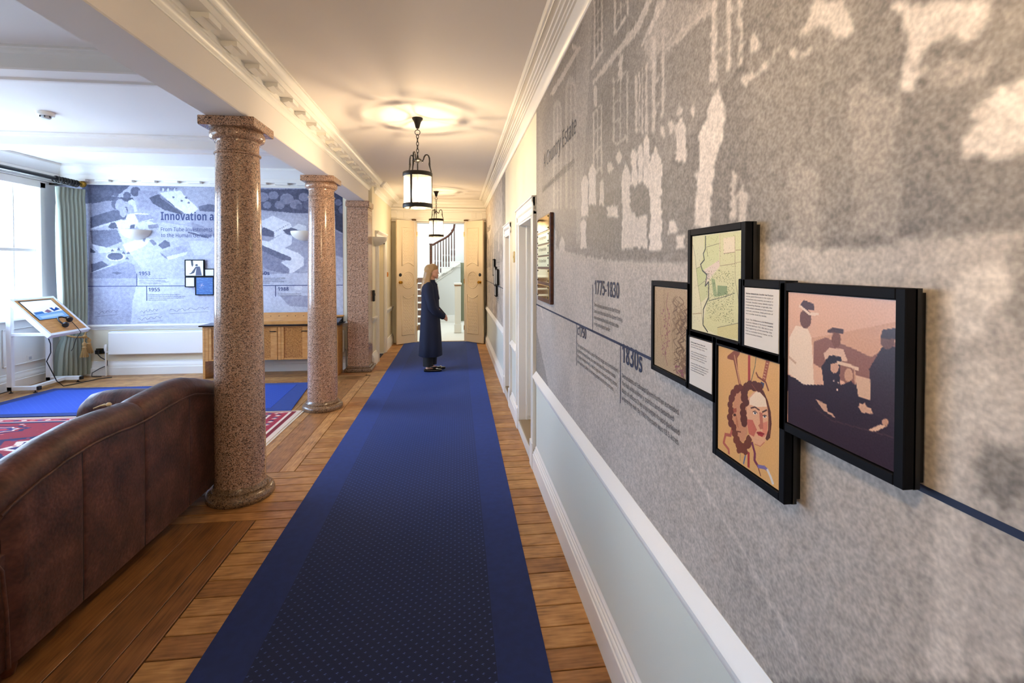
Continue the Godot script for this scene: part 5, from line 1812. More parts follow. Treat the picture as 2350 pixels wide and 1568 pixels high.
	for i in 16:
		var x := r2.randi_range(620, 960)
		pc("86485a", [x, 880 + i * 6, x + 40, 884 + i * 6, x + 30, 900 + i * 6, x + 6, 896 + i * 6])
	canvas = soften(canvas, 1.6)
	var survey := print_on(canvas, 0.3, 0.16, 94)
	var paper := mk("d8d0c6", 0.6)
	var t := thing("picture_frame", "black stepped frame holding maps, a sepia group and painted heads on the near right wall", "picture frame", Vector3(0.626, 1.45, -0.95))
	var y := -1.45
	var cells := [
		[-0.212, 0.006, 1.459 + y, 1.697 + y, map_print, [], "green and yellow estate map"],
		[-0.443, -0.228, 1.322 + y, 1.561 + y, survey, [], "brown survey map with hachured hills"],
		[-0.218, -0.104, 1.32 + y, 1.442 + y, paper, ["Main image: Flower show and", "garden produce show held in the", "grounds in the early 1900s.", "", "Left: An Ordnance drawing from", "1799, shows the Hall with its", "moat, the village to the south", "and one of the mills there.", "", "Above: By 1885, with plantations and", "a kitchen garden, two lodges created", "views, gardens and glasshouses", "extended into the village."], "small white caption panel"],
		[0.013, 0.128, 1.456 + y, 1.578 + y, paper, ["Below: Edward de Freville had Italian", "artists paint frescoes in the style of", "those then only recently uncovered in", "Pompeii. Besides many details clearly", "inspired by Roman originals, the", "artist added references to the owners'", "interests, and these, likely portraits of", "de Freville and his bride.", "", "Right: The Wilkinsons and Robinsons", "(pictured, relatives of the former owners)", "hired the Hall from 1902. War was to mark", "the beginning of the end for the", "Hall as a private family home, as for", "many country estates."], "white caption panel under the top bar"],
		[-0.086, 0.13, 1.202 + y, 1.44 + y, heads, [], "painting of two curly-haired heads on an ochre ground"],
		[0.145, 0.363, 1.337 + y, 1.575 + y, group_photo, [], "sepia photograph of a group in hats"],
	]
	framed_set(t, cells, ALONG_R, 0.0155, 0.034, 0.003)
	# a second set near the end doors
	var grey := mk("aca69c", 0.6)
	t = thing("picture_frame", "black stepped frame of small prints on the far mural beside the end doors", "picture frame", Vector3(0.626, 1.45, -7.45))
	cells = [[-0.45, -0.24, 1.48 + y, 1.72 + y, grey, [], ""], [-0.22, 0.02, 1.33 + y, 1.6 + y, mk("c9c4ba", 0.6), [], ""], [0.05, 0.4, 1.35 + y, 1.56 + y, mk("938d84", 0.6), [], ""], [-0.08, 0.16, 1.17 + y, 1.31 + y, grey, [], ""]]
	framed_set(t, cells, ALONG_R, 0.016, 0.034, 0.003)
	# the set on the back wall, partly behind the nearest column
	art_canvas(200, 220, "e8ecf2")
	pc("1a2030", [300, 0, 420, 0, 440, 300, 380, 420, 330, 300])
	pc("20263a", [560, 250, 660, 230, 720, 330, 560, 380])
	pc("3a4060", [620, 380, 820, 400, 920, 980, 560, 980])
	pc("242a42", [560, 420, 640, 400, 480, 820, 300, 900, 160, 880, 300, 820, 420, 640])
	canvas = soften(canvas, 1.4)
	var worker := print_on(canvas, 0.3, 0.1, 95)
	art_canvas(220, 220, "2f62a4")
	for i in 60:
		var yy := r2.randi_range(0, 980)
		var x := r2.randi_range(0, 900)
		lc(["4a82c0", "1f4c8a", "6a9ccc"][i % 3], 5, [x, yy, x + 130, yy + 24])
	for i in 30:
		var a := r2.randf() * TAU
		var rr := r2.randf() * 170
		pc("c4b4c0", [int(300 + cos(a) * rr), int(480 + sin(a) * rr), int(330 + cos(a) * rr), int(490 + sin(a) * rr), int(310 + cos(a) * rr), int(515 + sin(a) * rr)])
	canvas = soften(canvas, 1.4)
	var sea := print_on(canvas, 0.3, 0.1, 96)
	t = thing("picture_frame", "black stepped frame with a man bending and a blue sea print on the back wall", "picture frame", Vector3(-3.9, 1.45, -7.795))
	var white := mk("e4e6ea", 0.6)
	cells = [[-0.15, 0.1, 1.475 + y, 1.705 + y, worker, [], "photograph of a bending man"], [0.125, 0.245, 1.475 + y, 1.57 + y, white, [], ""], [-0.15, -0.03, 1.315 + y, 1.448 + y, white, [], ""], [-0.005, 0.235, 1.192 + y, 1.45 + y, sea, [], "blue rippled sea print"], [0.262, 0.5, 1.325 + y, 1.57 + y, worker, [], ""], [0.262, 0.39, 1.192 + y, 1.3 + y, white, [], ""]]
	framed_set(t, cells, Vector3.RIGHT, 0.0125, 0.034, 0.003)


func print_on(im: Image, rough: float, amount: float, seed_: int) -> StandardMaterial3D:
	# a slightly uneven print
	var w := im.get_width()
	var h := im.get_height()
	im.convert(Image.FORMAT_RGB8)
	var d := im.get_data()
	var n := noise_im(w, h, 0.12, seed_, 3).get_data()
	for i in w * h:
		var k := (n[i] - 128) * amount
		for c in 3:
			d[i * 3 + c] = clampi(int(d[i * 3 + c] + k), 0, 255)
	return tex_mat(Image.create_from_data(w, h, false, Image.FORMAT_RGB8, d), rough)


# ------------------------------------------------------------------ small things on walls and ceiling

func wall_things():
	# directory board with brass plates
	var t := thing("direction_board", "dark wooden board with screwed brass and cream name plates beside the first doorway", "sign", Vector3(0.626, 1.37, -3.3))
	var b := MB.new()
	b.box(Vector3(-0.026, 0, -0.23), Vector3(0, 0.6, 0.23), 0.004)
	obj("board", b, mats.dark_wood, t)
	var names := ["", "The Long Room", "The Pompeian Room", "The Green Room", "", ""]
	var ys := [[0.49, 0.59], [0.405, 0.475], [0.325, 0.395], [0.245, 0.315], [0.14, 0.23], [0.03, 0.12]]
	for i in 6:
		var plain: bool = names[i] == ""
		var m: Material = mk("d9b877", 0.06, 1.0) if plain else mk("dde2bf", 0.3)
		box_obj("plate", Vector3(-0.031, ys[i][0], -0.215), Vector3(-0.025, ys[i][1], 0.215), 0.002, m, t)
		if not plain:
			lettering("room_name", "• " + names[i], Vector3(-0.0318, (ys[i][0] + ys[i][1]) / 2 - 0.012, -0.17), ALONG_R, OUT_R, 0.022, 0.3, mk("3a3a30", 0.6), t)
		for zz in [-0.2, 0.2]:
			for yy in [ys[i][0] + 0.012, ys[i][1] - 0.012]:
				b = MB.new()
				b.ball(Vector3(-0.031, yy, zz), Vector3(0.005, 0.006, 0.006), 5, 8)
				obj("screw", b, mk("3a2c18", 0.4, 0.6), t)
	# brass switch
	t = thing("light_switch", "small brass light switch plate between the two white doorways", "switch", Vector3(0.63, 1.72, -5.24))
	box_obj("plate", Vector3(-0.01, -0.06, -0.045), Vector3(0, 0.06, 0.045), 0.003, mk("b08a48", 0.3, 0.9), t)
	box_obj("rocker", Vector3(-0.015, -0.015, -0.008), Vector3(-0.009, 0.015, 0.008), 0.002, mk("8a6a34", 0.3, 0.9), t)
	# fire call point on the left wall
	t = thing("call_point", "small orange fire call point on the cream wall left of the end doors", "alarm", Vector3(-1.35, 1.46, -9.5))
	box_obj("case", Vector3(0, -0.045, -0.04), Vector3(0.04, 0.045, 0.04), 0.005, mk("e08a12", 0.4), t)
	box_obj("window", Vector3(0.039, -0.02, -0.022), Vector3(0.043, 0.02, 0.022), 0.001, mk("b45c08", 0.4), t)
	t = thing("door_closer", "black lock box on the wall edge beside the granite pier", "lock", Vector3(-1.35, 1.14, -8.0))
	box_obj("case", Vector3(0, -0.09, -0.03), Vector3(0.035, 0.09, 0.03), 0.006, mats.black, t)
	box_obj("button", Vector3(0.034, 0.0, -0.012), Vector3(0.042, 0.04, 0.012), 0.003, mk("343840", 0.4), t)
	# half-bowl uplighters
	for q in [[-4.74, 2.157, -7.795, 0, "white half-bowl wall uplighter above the left part of the back wall mural"], [-2.34, 2.157, -7.795, 0, "white half-bowl wall uplighter above the right part of the mural, next to the second column"], [-1.35, 2.1, -8.25, 1, "cream half-bowl wall uplighter on the corridor wall beside the granite pier"]]:
		var u := thing("uplighter", q[4], "wall light", Vector3(q[0], q[1], q[2]), "half-bowl uplighters")
		b = MB.new()
		if q[3]:
			u.rotation.y = PI / 2
		var prof := []
		for i in 11:
			var a := PI / 2 * i / 10.0
			prof.append(Vector2(0.2 * sin(a), -0.145 * cos(a)))
		prof.append(Vector2(0.193, 0.0))
		for i in 10:
			var a := PI / 2 * (9 - i) / 10.0
			prof.append(Vector2(0.193 * sin(a), -0.138 * cos(a)))
		b.lathe(Vector3.ZERO, prof, 28, 0, PI)
		obj("bowl", b, mk("e6e2d6", 0.35), u)
		b = MB.new()
		b.box(Vector3(-0.05, -0.1, 0.0), Vector3(0.05, -0.02, 0.05), 0.008)
		obj("bracket", b, mk("d0ccc0", 0.4), u)
		if q[3]:
			b = MB.new()
			b.ball(Vector3(0.03, -0.1, 0.14), Vector3(0.02, 0.014, 0.02), 6, 10)
			obj("finial", b, mk("4a4034", 0.3, 0.6), u)
	# smoke detector
	t = thing("smoke_detector", "round white smoke detector on the ceiling of the side room", "detector", Vector3(-3.88, 3.08, -5.08))
	b = MB.new()
	b.lathe(Vector3.ZERO, [Vector2(0, -0.034), Vector2(0.062, -0.034), Vector2(0.068, -0.028), Vector2(0.07, 0.0), Vector2(0, 0)], 28)
	obj("base", b, mats.white, t)
	b = MB.new()
	b.lathe(Vector3.ZERO, [Vector2(0, -0.062), Vector2(0.03, -0.062), Vector2(0.036, -0.056), Vector2(0.038, -0.05), Vector2(0.036, -0.034), Vector2(0, -0.034)], 24)
	obj("chamber", b, mk("c8ccd0", 0.4), t)
	for i in 6:
		var a := TAU * i / 6
		box_obj("rib", Vector3(cos(a) * 0.04 - 0.004, -0.05, sin(a) * 0.04 - 0.004), Vector3(cos(a) * 0.04 + 0.004, -0.033, sin(a) * 0.04 + 0.004), 0.001, mk("3c3e42", 0.5), t)
	# sockets
	for q in [[-5.25, 0.355, "black double socket with a plug in it on the back wall beside the curtain"], [-5.03, 0.36, "black socket on the back wall behind the radiator valve"]]:
		t = thing("wall_socket", q[2], "socket", Vector3(q[0], q[1], -7.8), "wall sockets")
		box_obj("plate", Vector3(-0.072, -0.043, 0), Vector3(0.072, 0.043, 0.012), 0.003, mk("6a5a34", 0.35, 0.8), t)
		for xx in [-0.035, 0.035]:
			box_obj("inset", Vector3(xx - 0.026, -0.03, 0.011), Vector3(xx + 0.026, 0.03, 0.015), 0.002, mats.black, t)
	t = thing("plug", "black plug with a looping cable in the socket beside the curtain", "plug", Vector3(-5.27, 0.35, -7.78))
	box_obj("body", Vector3(-0.028, -0.03, 0), Vector3(0.028, 0.03, 0.05), 0.008, mats.black, t)
	b = MB.new()
	b.tube([Vector3(0, -0.03, 0.03), Vector3(0.05, -0.08, 0.04), Vector3(0.13, -0.13, 0.03), Vector3(0.13, -0.2, 0.03), Vector3(0.04, -0.24, 0.05), Vector3(-0.05, -0.3, 0.07), Vector3(-0.02, -0.34, 0.12), Vector3(0.12, -0.343, 0.14)], 0.006, 6)
	obj("cable", b, mats.black, t)
	t = thing("wall_socket", "white socket on the panelling under the window behind the stand", "socket", Vector3(-5.82, 0.36, -7.3), "wall sockets")
	box_obj("plate", Vector3(0, -0.043, -0.043), Vector3(0.012, 0.043, 0.043), 0.003, mats.white, t)
	box_obj("inset", Vector3(0.011, -0.02, -0.02), Vector3(0.014, 0.02, 0.02), 0.002, mk("b8bcc0", 0.5), t)


# ------------------------------------------------------------------ pendant lanterns

func pendants():
	var link := MB.new()
	var ring := []
	for i in 14:
		var a := TAU * i / 14
		ring.append(Vector3(cos(a) * 0.011, sin(a) * 0.021, 0))
	link.tube(ring, 0.0032, 6, true)
	var link_mesh := link.done()
	var iron: Material = mats.iron
	var glass := StandardMaterial3D.new()
	glass.transparency = BaseMaterial3D.TRANSPARENCY_ALPHA
	glass.albedo_color = Color(1, 0.99, 0.97, 0.1)
	glass.roughness = 0.3
	glass.backlight_enabled = true
	glass.backlight = Color(1, 0.98, 0.95)
	var bulb := mk("fff2d8", 0.3).duplicate() as StandardMaterial3D
	bulb.emission_enabled = true
	bulb.emission = Color(1.0, 0.82, 0.55)
	bulb.emission_energy_multiplier = 14.0
	for q in [[-0.36, -0.15, "black iron glass lantern hanging behind the viewer", 0.62], [-0.364, -4.65, "larger-looking nearer black iron lantern with glowing glass cylinder on its chain", 0.55], [-0.375, -9.15, "farther black iron lantern with glowing glass, hanging before the end doors", 0.4]]:
		var t := thing("pendant_lantern", q[2], "lantern", Vector3(q[0], 3.02, q[1]), "hanging corridor lanterns")
		var b := MB.new()
		b.lathe(Vector3.ZERO, [Vector2(0, -0.098), Vector2(0.014, -0.098), Vector2(0.02, -0.085), Vector2(0.026, -0.06), Vector2(0.034, -0.035), Vector2(0.046, -0.016), Vector2(0.05, -0.01), Vector2(0.05, 0.0), Vector2(0, 0)], 24)
		obj("canopy", b, iron, t)
		b = MB.new()
		var loop := []
		for i in 18:
			var a := TAU * i / 18
			loop.append(Vector3(cos(a) * 0.024, -0.135 + sin(a) * 0.024, 0))
		b.tube(loop, 0.0035, 6, true)
		b.lathe(Vector3.ZERO, [Vector2(0, -0.115), Vector2(0.005, -0.115), Vector2(0.005, -0.095), Vector2(0, -0.095)], 8)
		obj("ring", b, iron, t)
		for i in 6:
			var l := obj("chain_link", link_mesh, iron, t)
			l.position = Vector3(0, -0.174 - i * 0.0335, 0)
			l.rotation.y = PI / 2 * (i % 2) + 0.4
		b = MB.new()
		b.lathe(Vector3.ZERO, [Vector2(0, -0.43), Vector2(0.01, -0.425), Vector2(0.016, -0.41), Vector2(0.035, -0.4), Vector2(0.038, -0.392), Vector2(0.03, -0.384), Vector2(0.012, -0.376), Vector2(0.008, -0.35), Vector2(0, -0.345)], 18)
		b.lathe(Vector3.ZERO, [Vector2(0, -0.83), Vector2(0.006, -0.83), Vector2(0.006, -0.42), Vector2(0, -0.42)], 8)
		obj("stem", b, iron, t)
		var arm := MB.new()
		var pts := []
		for p in [[0.03, -0.395], [0.045, -0.405], [0.056, -0.385], [0.063, -0.36], [0.075, -0.342], [0.09, -0.338], [0.104, -0.348], [0.112, -0.37], [0.114, -0.4], [0.112, -0.43], [0.118, -0.46], [0.127, -0.49], [0.132, -0.52]]:
			pts.append(Vector3(p[0], p[1], 0))
		arm.tube(pts, [0.006, 0.006, 0.006, 0.007, 0.007, 0.007, 0.007, 0.007, 0.007, 0.009, 0.007, 0.006, 0.005], 8)
		arm.ball(Vector3(0.113, -0.425, 0), Vector3(0.011, 0.008, 0.011), 6, 8)
		arm.ball(Vector3(0.045, -0.405, 0), Vector3(0.01, 0.01, 0.01), 6, 8)
		var am := arm.done()
		for i in 3:
			var a := obj("arm", am, iron, t)
			a.rotation.y = TAU * i / 3 + 0.25
		b = MB.new()
		for yy in [-0.555, -0.85]:
			b.lathe(Vector3.ZERO, [Vector2(0.13, yy), Vector2(0.137, yy), Vector2(0.139, yy + 0.006), Vector2(0.139, yy + 0.034), Vector2(0.136, yy + 0.04), Vector2(0.13, yy + 0.04), Vector2(0.13, yy)], 40)
		obj("hoop", b, iron, t)
		b = MB.new()
		for i in 3:
			var a := TAU * i / 3 + 2.25
			b.x = Transform3D(Basis(Vector3.UP, a), Vector3.ZERO)
			b.box(Vector3(0.131, -0.83, -0.009), Vector3(0.137, -0.54, 0.009))
			b.box(Vector3(0.0, -0.828, -0.006), Vector3(0.132, -0.822, 0.006))
		obj("cage_bar", b, iron, t)
		b = MB.new()
		b.lathe(Vector3.ZERO, [Vector2(0.129, -0.85), Vector2(0.129, -0.53)], 40)
		obj("glass_cylinder", b, glass, t)
		for i in 3:
			var a := TAU * i / 3 + 0.9
			var c := Vector3(cos(a) * 0.045, 0, sin(a) * 0.045)
			b = MB.new()
			b.lathe(c, [Vector2(0, -0.825), Vector2(0.02, -0.825), Vector2(0.022, -0.815), Vector2(0.01, -0.812), Vector2(0.01, -0.76), Vector2(0, -0.76)], 12)
			obj("candle_tube", b, mk("e8dcc0", 0.5), t)
			b = MB.new()
			b.lathe(c, [Vector2(0, -0.76), Vector2(0.01, -0.758), Vector2(0.019, -0.73), Vector2(0.018, -0.71), Vector2(0.008, -0.675), Vector2(0, -0.665)], 14)
			obj("bulb", b, bulb, t)
			var l := OmniLight3D.new()
			l.name = "bulb_light"
			l.position = c + Vector3(0, -0.72, 0)
			l.light_color = Color(1.0, 0.87, 0.69)
			l.light_energy = q[3]
			l.light_size = 0.012
			l.omni_range = 12.0
			l.omni_attenuation = 2.0
			l.shadow_enabled = true
			t.add_child(l, true)


# ------------------------------------------------------------------ rugs

func flat_piece(called: String, pts: Array, y0: float, y1: float, m: Material, parent: Node) -> MeshInstance3D:
	# a flat cloth piece with square edges; outline in (x, z)
	var b := MB.new()
	var poly := []
	for p in pts:
		poly.append(Vector2(p[0], p[1]))
	b.extrude(poly, Vector3(0, y0, 0), Vector3.RIGHT, Vector3(0, 0, 1), Vector3.UP * (y1 - y0))
	return obj(called, b, m, parent)


func rugs():
	# woven runner: small pale flecks in staggered rows on a dark field
	var im := Image.create_empty(96, 96, false, Image.FORMAT_RGB8)
	im.fill(Color("1d232e"))
	var dots := [[23, 12, 3, 8], [20, 19, 3, 9], [12, 20, 4, 4], [30, 15, 4, 4], [26, 29, 3, 3], [71, 60, 3, 8], [68, 67, 3, 9], [60, 68, 4, 4], [78, 63, 4, 4], [74, 77, 3, 3]]
	for d in dots:
		im.fill_rect(Rect2i(d[0], d[1], d[2], d[3]), Color("fff0e0"))
	var field := tex_mat(im, 0.95)
	field.albedo_color = Color("668af4")
	field.rim_enabled = true
	field.rim = 0.8
	field.rim_tint = 1.0
	field.uv1_triplanar = true
	field.uv1_world_triplanar = true
	field.uv1_scale = Vector3.ONE * (1.0 / 0.046)
	var plain_im := ramp_im(noise_im(256, 256, 0.05, 81, 4).get_data(), 256, 256, ["29374a", "2f3f54", "36485f"])
	var border := tex_mat(plain_im, 0.95)
	border.albedo_color = Color("668af4")
	border.rim_enabled = true
	border.rim = 0.8
	border.rim_tint = 1.0
	border.uv1_triplanar = true
	border.uv1_world_triplanar = true
	border.uv1_scale = Vector3.ONE * 1.2
	var t := thing("runner_rug", "long royal blue runner with flecked middle and plain borders down the corridor", "rug", Vector3.ZERO)
	flat_piece("field", [[-0.815, 0.9], [0.145, 0.9], [0.195, -10.33], [-0.85, -10.33]], 0.001, 0.0105, field, t)
	flat_piece("border", [[-1.03, 0.9], [-0.815, 0.9], [-0.85, -10.33], [-1.085, -10.33]], 0.001, 0.011, border, t)
	flat_piece("border", [[0.145, 0.9], [0.35, 0.9], [0.42, -10.33], [0.195, -10.33]], 0.001, 0.011, border, t)
	# square blue carpet in the side room
	var im2 := Image.create_empty(64, 64, false, Image.FORMAT_RGB8)
	im2.fill(Color("2447a4"))
	for d in [[10, 12], [42, 44]]:
		im2.fill_rect(Rect2i(d[0], d[1], 9, 4), Color("4d70c6"))
		im2.fill_rect(Rect2i(d[0] + 7, d[1] + 4, 4, 4), Color("18357e"))
	var blue := tex_mat(im2, 0.95)
	blue.uv1_triplanar = true
	blue.uv1_world_triplanar = true
	blue.uv1_scale = Vector3.ONE * (1.0 / 0.07)
	t = thing("blue_carpet", "bright blue bordered carpet on the floor of the side room before the back wall", "rug", Vector3.ZERO)
	flat_piece("field", [[-5.3, -5.82], [-2.1, -5.72], [-2.16, -6.82], [-5.14, -6.86]], 0.001, 0.01, blue, t)
	flat_piece("border", [[-5.45, -5.72], [-1.84, -5.6], [-2.0, -6.93], [-5.27, -6.97]], 0.0008, 0.009, border, t)
	# red patterned wool rug
	art_canvas(640, 640, "7a1420")
	var rr := RandomNumberGenerator.new()
	rr.seed = 12
	var bands := [[0, "d8c4b0"], [14, "7a1420"], [26, "e0cdb8"], [34, "a02438"], [78, "e0cdb8"], [86, "2a1a3c"], [112, "8a1826"]]
	for b in bands:
		pc(b[1], [b[0], b[0], 1000 - b[0], b[0], 1000 - b[0], 1000 - b[0], b[0], 1000 - b[0]])
	var cols := ["d9b9a4", "b03a48", "2e2450", "e4d4c0", "c46a5c", "3a3a70"]
	for k in 4:
		for i in 44:
			var u := int(36 + i * 21.4)
			var v := 56
			var p: Vector2 = [Vector2(u, v), Vector2(1000 - v, u), Vector2(u, 1000 - v), Vector2(v, u)][k] as Vector2
			var c: String = cols[i % 6]
			pc(c, [int(p.x), int(p.y) - 14, int(p.x) + 9, int(p.y), int(p.x), int(p.y) + 14, int(p.x) - 9, int(p.y)])
	for i in 420:
		var x := rr.randi_range(130, 870)
		var y := rr.randi_range(130, 870)
		var r := rr.randi_range(3, 9)
		pc(cols[rr.randi() % 6], [x - r, y, x, y - r, x + r, y, x, y + r])
	for q in [[500, 500, 230], [230, 230, 80], [770, 230, 80], [230, 770, 80], [770, 770, 80]]:
		for s in [[1.0, "241a44"], [0.82, "8f1e2c"], [0.66, "dcc4ae"], [0.56, "34265a"], [0.34, "a8303e"]]:
			var flat := []
			for i in 16:
				var a := TAU * i / 16
				var r: float = q[2] * s[0] * (1.0 if i % 2 else 0.82)
				flat.append(int(q[0] + cos(a) * r))
				flat.append(int(q[1] + sin(a) * r))
			pc(s[1], flat)
	for i in 260:
		var a := rr.randf() * TAU
		var d := rr.randf() * 180
		var x := int(500 + cos(a) * d)
		var y := int(500 + sin(a) * d)
		pc(cols[rr.randi() % 6], [x - 6, y, x, y - 6, x + 6, y, x, y + 6])
	canvas = soften(canvas, 1.3)
	var pm := tex_mat(canvas, 0.95)
	t = thing("patterned_rug", "red and navy patterned wool rug with pale fringed edge beneath the sofa", "rug", Vector3.ZERO)
	var b2 := MB.new()
	b2.uvquad(Vector3(-5.3, 0.009, -3.96), Vector3(-1.725, 0.009, -3.96), Vector3(-1.715, 0.009, -5.585), Vector3(-5.3, 0.009, -5.66))
	obj("pile", b2, pm, t)
	flat_piece("backing", [[-5.3, -3.96], [-1.725, -3.96], [-1.715, -5.585], [-5.3, -5.66]], 0.0008, 0.0086, mk("c8b8a0", 0.95), t)
	flat_piece("fringe", [[-1.725, -3.97], [-1.705, -3.97], [-1.69, -5.585], [-1.715, -5.585]], 0.0008, 0.005, mk("d8ccb8", 0.95), t)


# ------------------------------------------------------------------ leather sofa

func at_curve(tab: Array, z: float) -> float:
	for i in tab.size() - 1:
		if z <= tab[i][0] and z >= tab[i + 1][0]:
			var t: float = (z - tab[i][0]) / (tab[i + 1][0] - tab[i][0])
			t = t * t * (3 - 2 * t) * 0.5 + t * 0.5
			return lerpf(tab[i][1], tab[i + 1][1], t)
	return tab[0][1] if z > tab[0][0] else tab[tab.size() - 1][1]


func sofa():
	var t := thing("leather_sofa", "worn dark brown leather sofa with curved rolled back seen from behind", "sofa", Vector3(-0.032, 0, 0))
	var leather: Material = mats.leather
	var top := [[-1.96, 0.79], [-2.07, 0.83], [-2.185, 0.86], [-2.315, 0.886], [-2.464, 0.9], [-2.6, 0.898], [-2.76, 0.888], [-2.85, 0.888], [-3.05, 0.902], [-3.2, 0.908], [-3.33, 0.9], [-3.454, 0.869], [-3.6, 0.826], [-3.75, 0.78], [-3.92, 0.74]]
	# the outer back: a taut panel with a slight swell between its seams
	var seams := [-2.02, -2.395, -2.835, -3.28, -3.9]
	var rows := 18
	var colsn := 44
	var b := MB.new()
	b.sg(1)
	var grid := []
	var zs := []
	for i in colsn + 1:
		zs.append(lerpf(-2.02, -3.9, float(i) / colsn))
	for k in [1, 2, 3]:
		for e in [-0.02, -0.009, -0.004, 0.0, 0.004, 0.009, 0.02]:
			zs.append(seams[k] + e)
	zs.sort()
	zs.reverse()
	colsn = zs.size() - 1
	for i in colsn + 1:
		var z: float = zs[i]
		var col := []
		var near := 9.0
		for k in [1, 2, 3]:
			near = minf(near, absf(z - seams[k]))
		var swell := (1.0 - exp(-near / 0.006)) * 0.75 + (1.0 - exp(-near / 0.06)) * 0.25
		var yt := at_curve(top, z) - 0.115
		for j in rows + 1:
			var v := float(j) / rows
			var y := lerpf(0.085, yt, v)
			var x := -1.672 + 0.014 * swell * pow(sin(PI * clampf(v, 0.02, 0.98)), 0.3) + 0.004 * v
			if i == 0 or i == colsn:
				x -= 0.03
			col.append(Vector3(x, y, z))
		grid.append(col)
	for i in colsn:
		for j in rows:
			b.quad(grid[i + 1][j], grid[i][j], grid[i][j + 1], grid[i + 1][j + 1])
	obj("outer_back", b, leather, t)
	# seams and piping
	for z in [-2.395, -2.835, -3.28]:
		b = MB.new()
		b.tube([Vector3(-1.671, 0.088, z), Vector3(-1.669, 0.4, z), Vector3(-1.668, at_curve(top, z) - 0.115, z)], 0.0032, 6)
		obj("seam", b, mats.seam, t)
	b = MB.new()
	var pipe := []
	for i in 45:
		var z := lerpf(-1.99, -3.9, i / 44.0)
		pipe.append(Vector3(-1.66, at_curve(top, z) - 0.112, z))
	b.tube(pipe, 0.007, 8)
	b.tube([Vector3(-1.672, 0.08, -2.025), Vector3(-1.668, 0.3, -2.015), Vector3(-1.668, 0.47, -2.0), Vector3(-1.69, 0.53, -1.985), Vector3(-1.75, 0.56, -1.975), Vector3(-1.85, 0.57, -1.975)], 0.007, 8)
	obj("piping", b, leather, t)
	# the rolled top in two padded lengths
	for q in [[-1.955, -2.845], [-2.835, -3.93]]:
		b = MB.new()
		var rings := []
		var n := 34
		for i in n + 1:
			var u := float(i) / n
			var z := lerpf(q[0], q[1], u)
			var r := 0.092
			var endcap: float = minf(u, 1.0 - u) * (q[0] - q[1])
			if endcap < 0.05:
				r *= 0.86 + 0.14 * sqrt(clampf(endcap / 0.05, 0, 1))
			var ring := PackedVector3Array()
			var yc := at_curve(top, z) - 0.092
			for j in 20:
				var a := TAU * j / 20
				ring.append(Vector3(-1.752 + cos(a) * r * 1.0, yc + sin(a) * r, z))
			rings.append(ring)
		b.loft(rings)
		obj("back_roll", b, leather, t)
	# inner back, seat, arms, feet
	b = MB.new()
	b.box(Vector3(-1.69, 0.12, -2.06), Vector3(-1.86, 0.66, -3.88), 0.03)
	obj("inner_back", b, leather, t)
	b = MB.new()
	b.box(Vector3(-1.7, 0.09, -2.1), Vector3(-2.6, 0.3, -3.85), 0.03)
	obj("seat_base", b, leather, t)
	for q in [[-2.2, -2.95], [-2.98, -3.72]]:
		b = MB.new()
		b.box(Vector3(-1.85, 0.29, q[0]), Vector3(-2.62, 0.46, q[1]), 0.05)
		obj("seat_cushion", b, leather, t)
	var arm := [Vector2(-1.68, 0.08), Vector2(-1.68, 0.52), Vector2(-1.72, 0.56), Vector2(-1.9, 0.575), Vector2(-2.4, 0.57), Vector2(-2.55, 0.56), Vector2(-2.62, 0.53), Vector2(-2.66, 0.46), Vector2(-2.66, 0.08)]
	b = MB.new()
	b.extrude(arm, Vector3(0, 0, -1.985), Vector3.RIGHT, Vector3.UP, Vector3(0, 0, -0.17), true)
	obj("arm", b, leather, t)
	# the far arm: a fat scroll running forward from the back
	b = MB.new()
	var rings2 := []
	for q in [[-1.72, 0.735, 0.098], [-1.9, 0.728, 0.1], [-2.16, 0.715, 0.1], [-2.4, 0.72, 0.1], [-2.52, 0.712, 0.1], [-2.6, 0.69, 0.095], [-2.65, 0.64, 0.085], [-2.67, 0.56, 0.07]]:
		var ring := PackedVector3Array()
		for j in 17:
			var a := PI * j / 16.0
			ring.append(Vector3(q[0], q[1] - q[2] + sin(a) * q[2], -3.82 + cos(a) * q[2]))
		ring.append(Vector3(q[0], 0.3, -3.82 - q[2] * 0.9))
		ring.append(Vector3(q[0], 0.09, -3.82 - q[2] * 0.9))
		ring.append(Vector3(q[0], 0.09, -3.82 + q[2] * 0.9))
		ring.append(Vector3(q[0], 0.3, -3.82 + q[2] * 0.9))
		rings2.append(ring)
	b.loft(rings2)
	obj("arm", b, leather, t)
	for p in [[-1.74, -2.1], [-1.74, -3.82], [-2.56, -2.1], [-2.56, -3.82]]:
		b = MB.new()
		b.lathe(Vector3(p[0], 0, p[1]), [Vector2(0, 0.0), Vector2(0.022, 0.0), Vector2(0.03, 0.03), Vector2(0.032, 0.1), Vector2(0, 0.1)], 14)
		obj("foot", b, mats.dark_wood, t)
	# little cream tassel lying over the back
	var c := thing("tassel", "small cream cord tassel lying on the curved top of the sofa back", "tassel", Vector3(-1.8, 0.888, -2.72))
	b = MB.new()
	b.ball(Vector3(0, 0.012, 0), Vector3(0.014, 0.011, 0.012), 6, 10)
	obj("knot", b, mk("d8c8a8", 0.9), c)
	b = MB.new()
	for i in 7:
		var a := -0.6 + i * 0.2
		b.tube([Vector3(-0.005, 0.01, 0), Vector3(-0.03, 0.009 + 0.002 * (i % 2), sin(a) * 0.03), Vector3(-0.055, 0.0, sin(a) * 0.05)], 0.003, 5)
	obj("skirt", b, mk("cdb992", 0.9), c)


# ------------------------------------------------------------------ cabinet with sloping rack

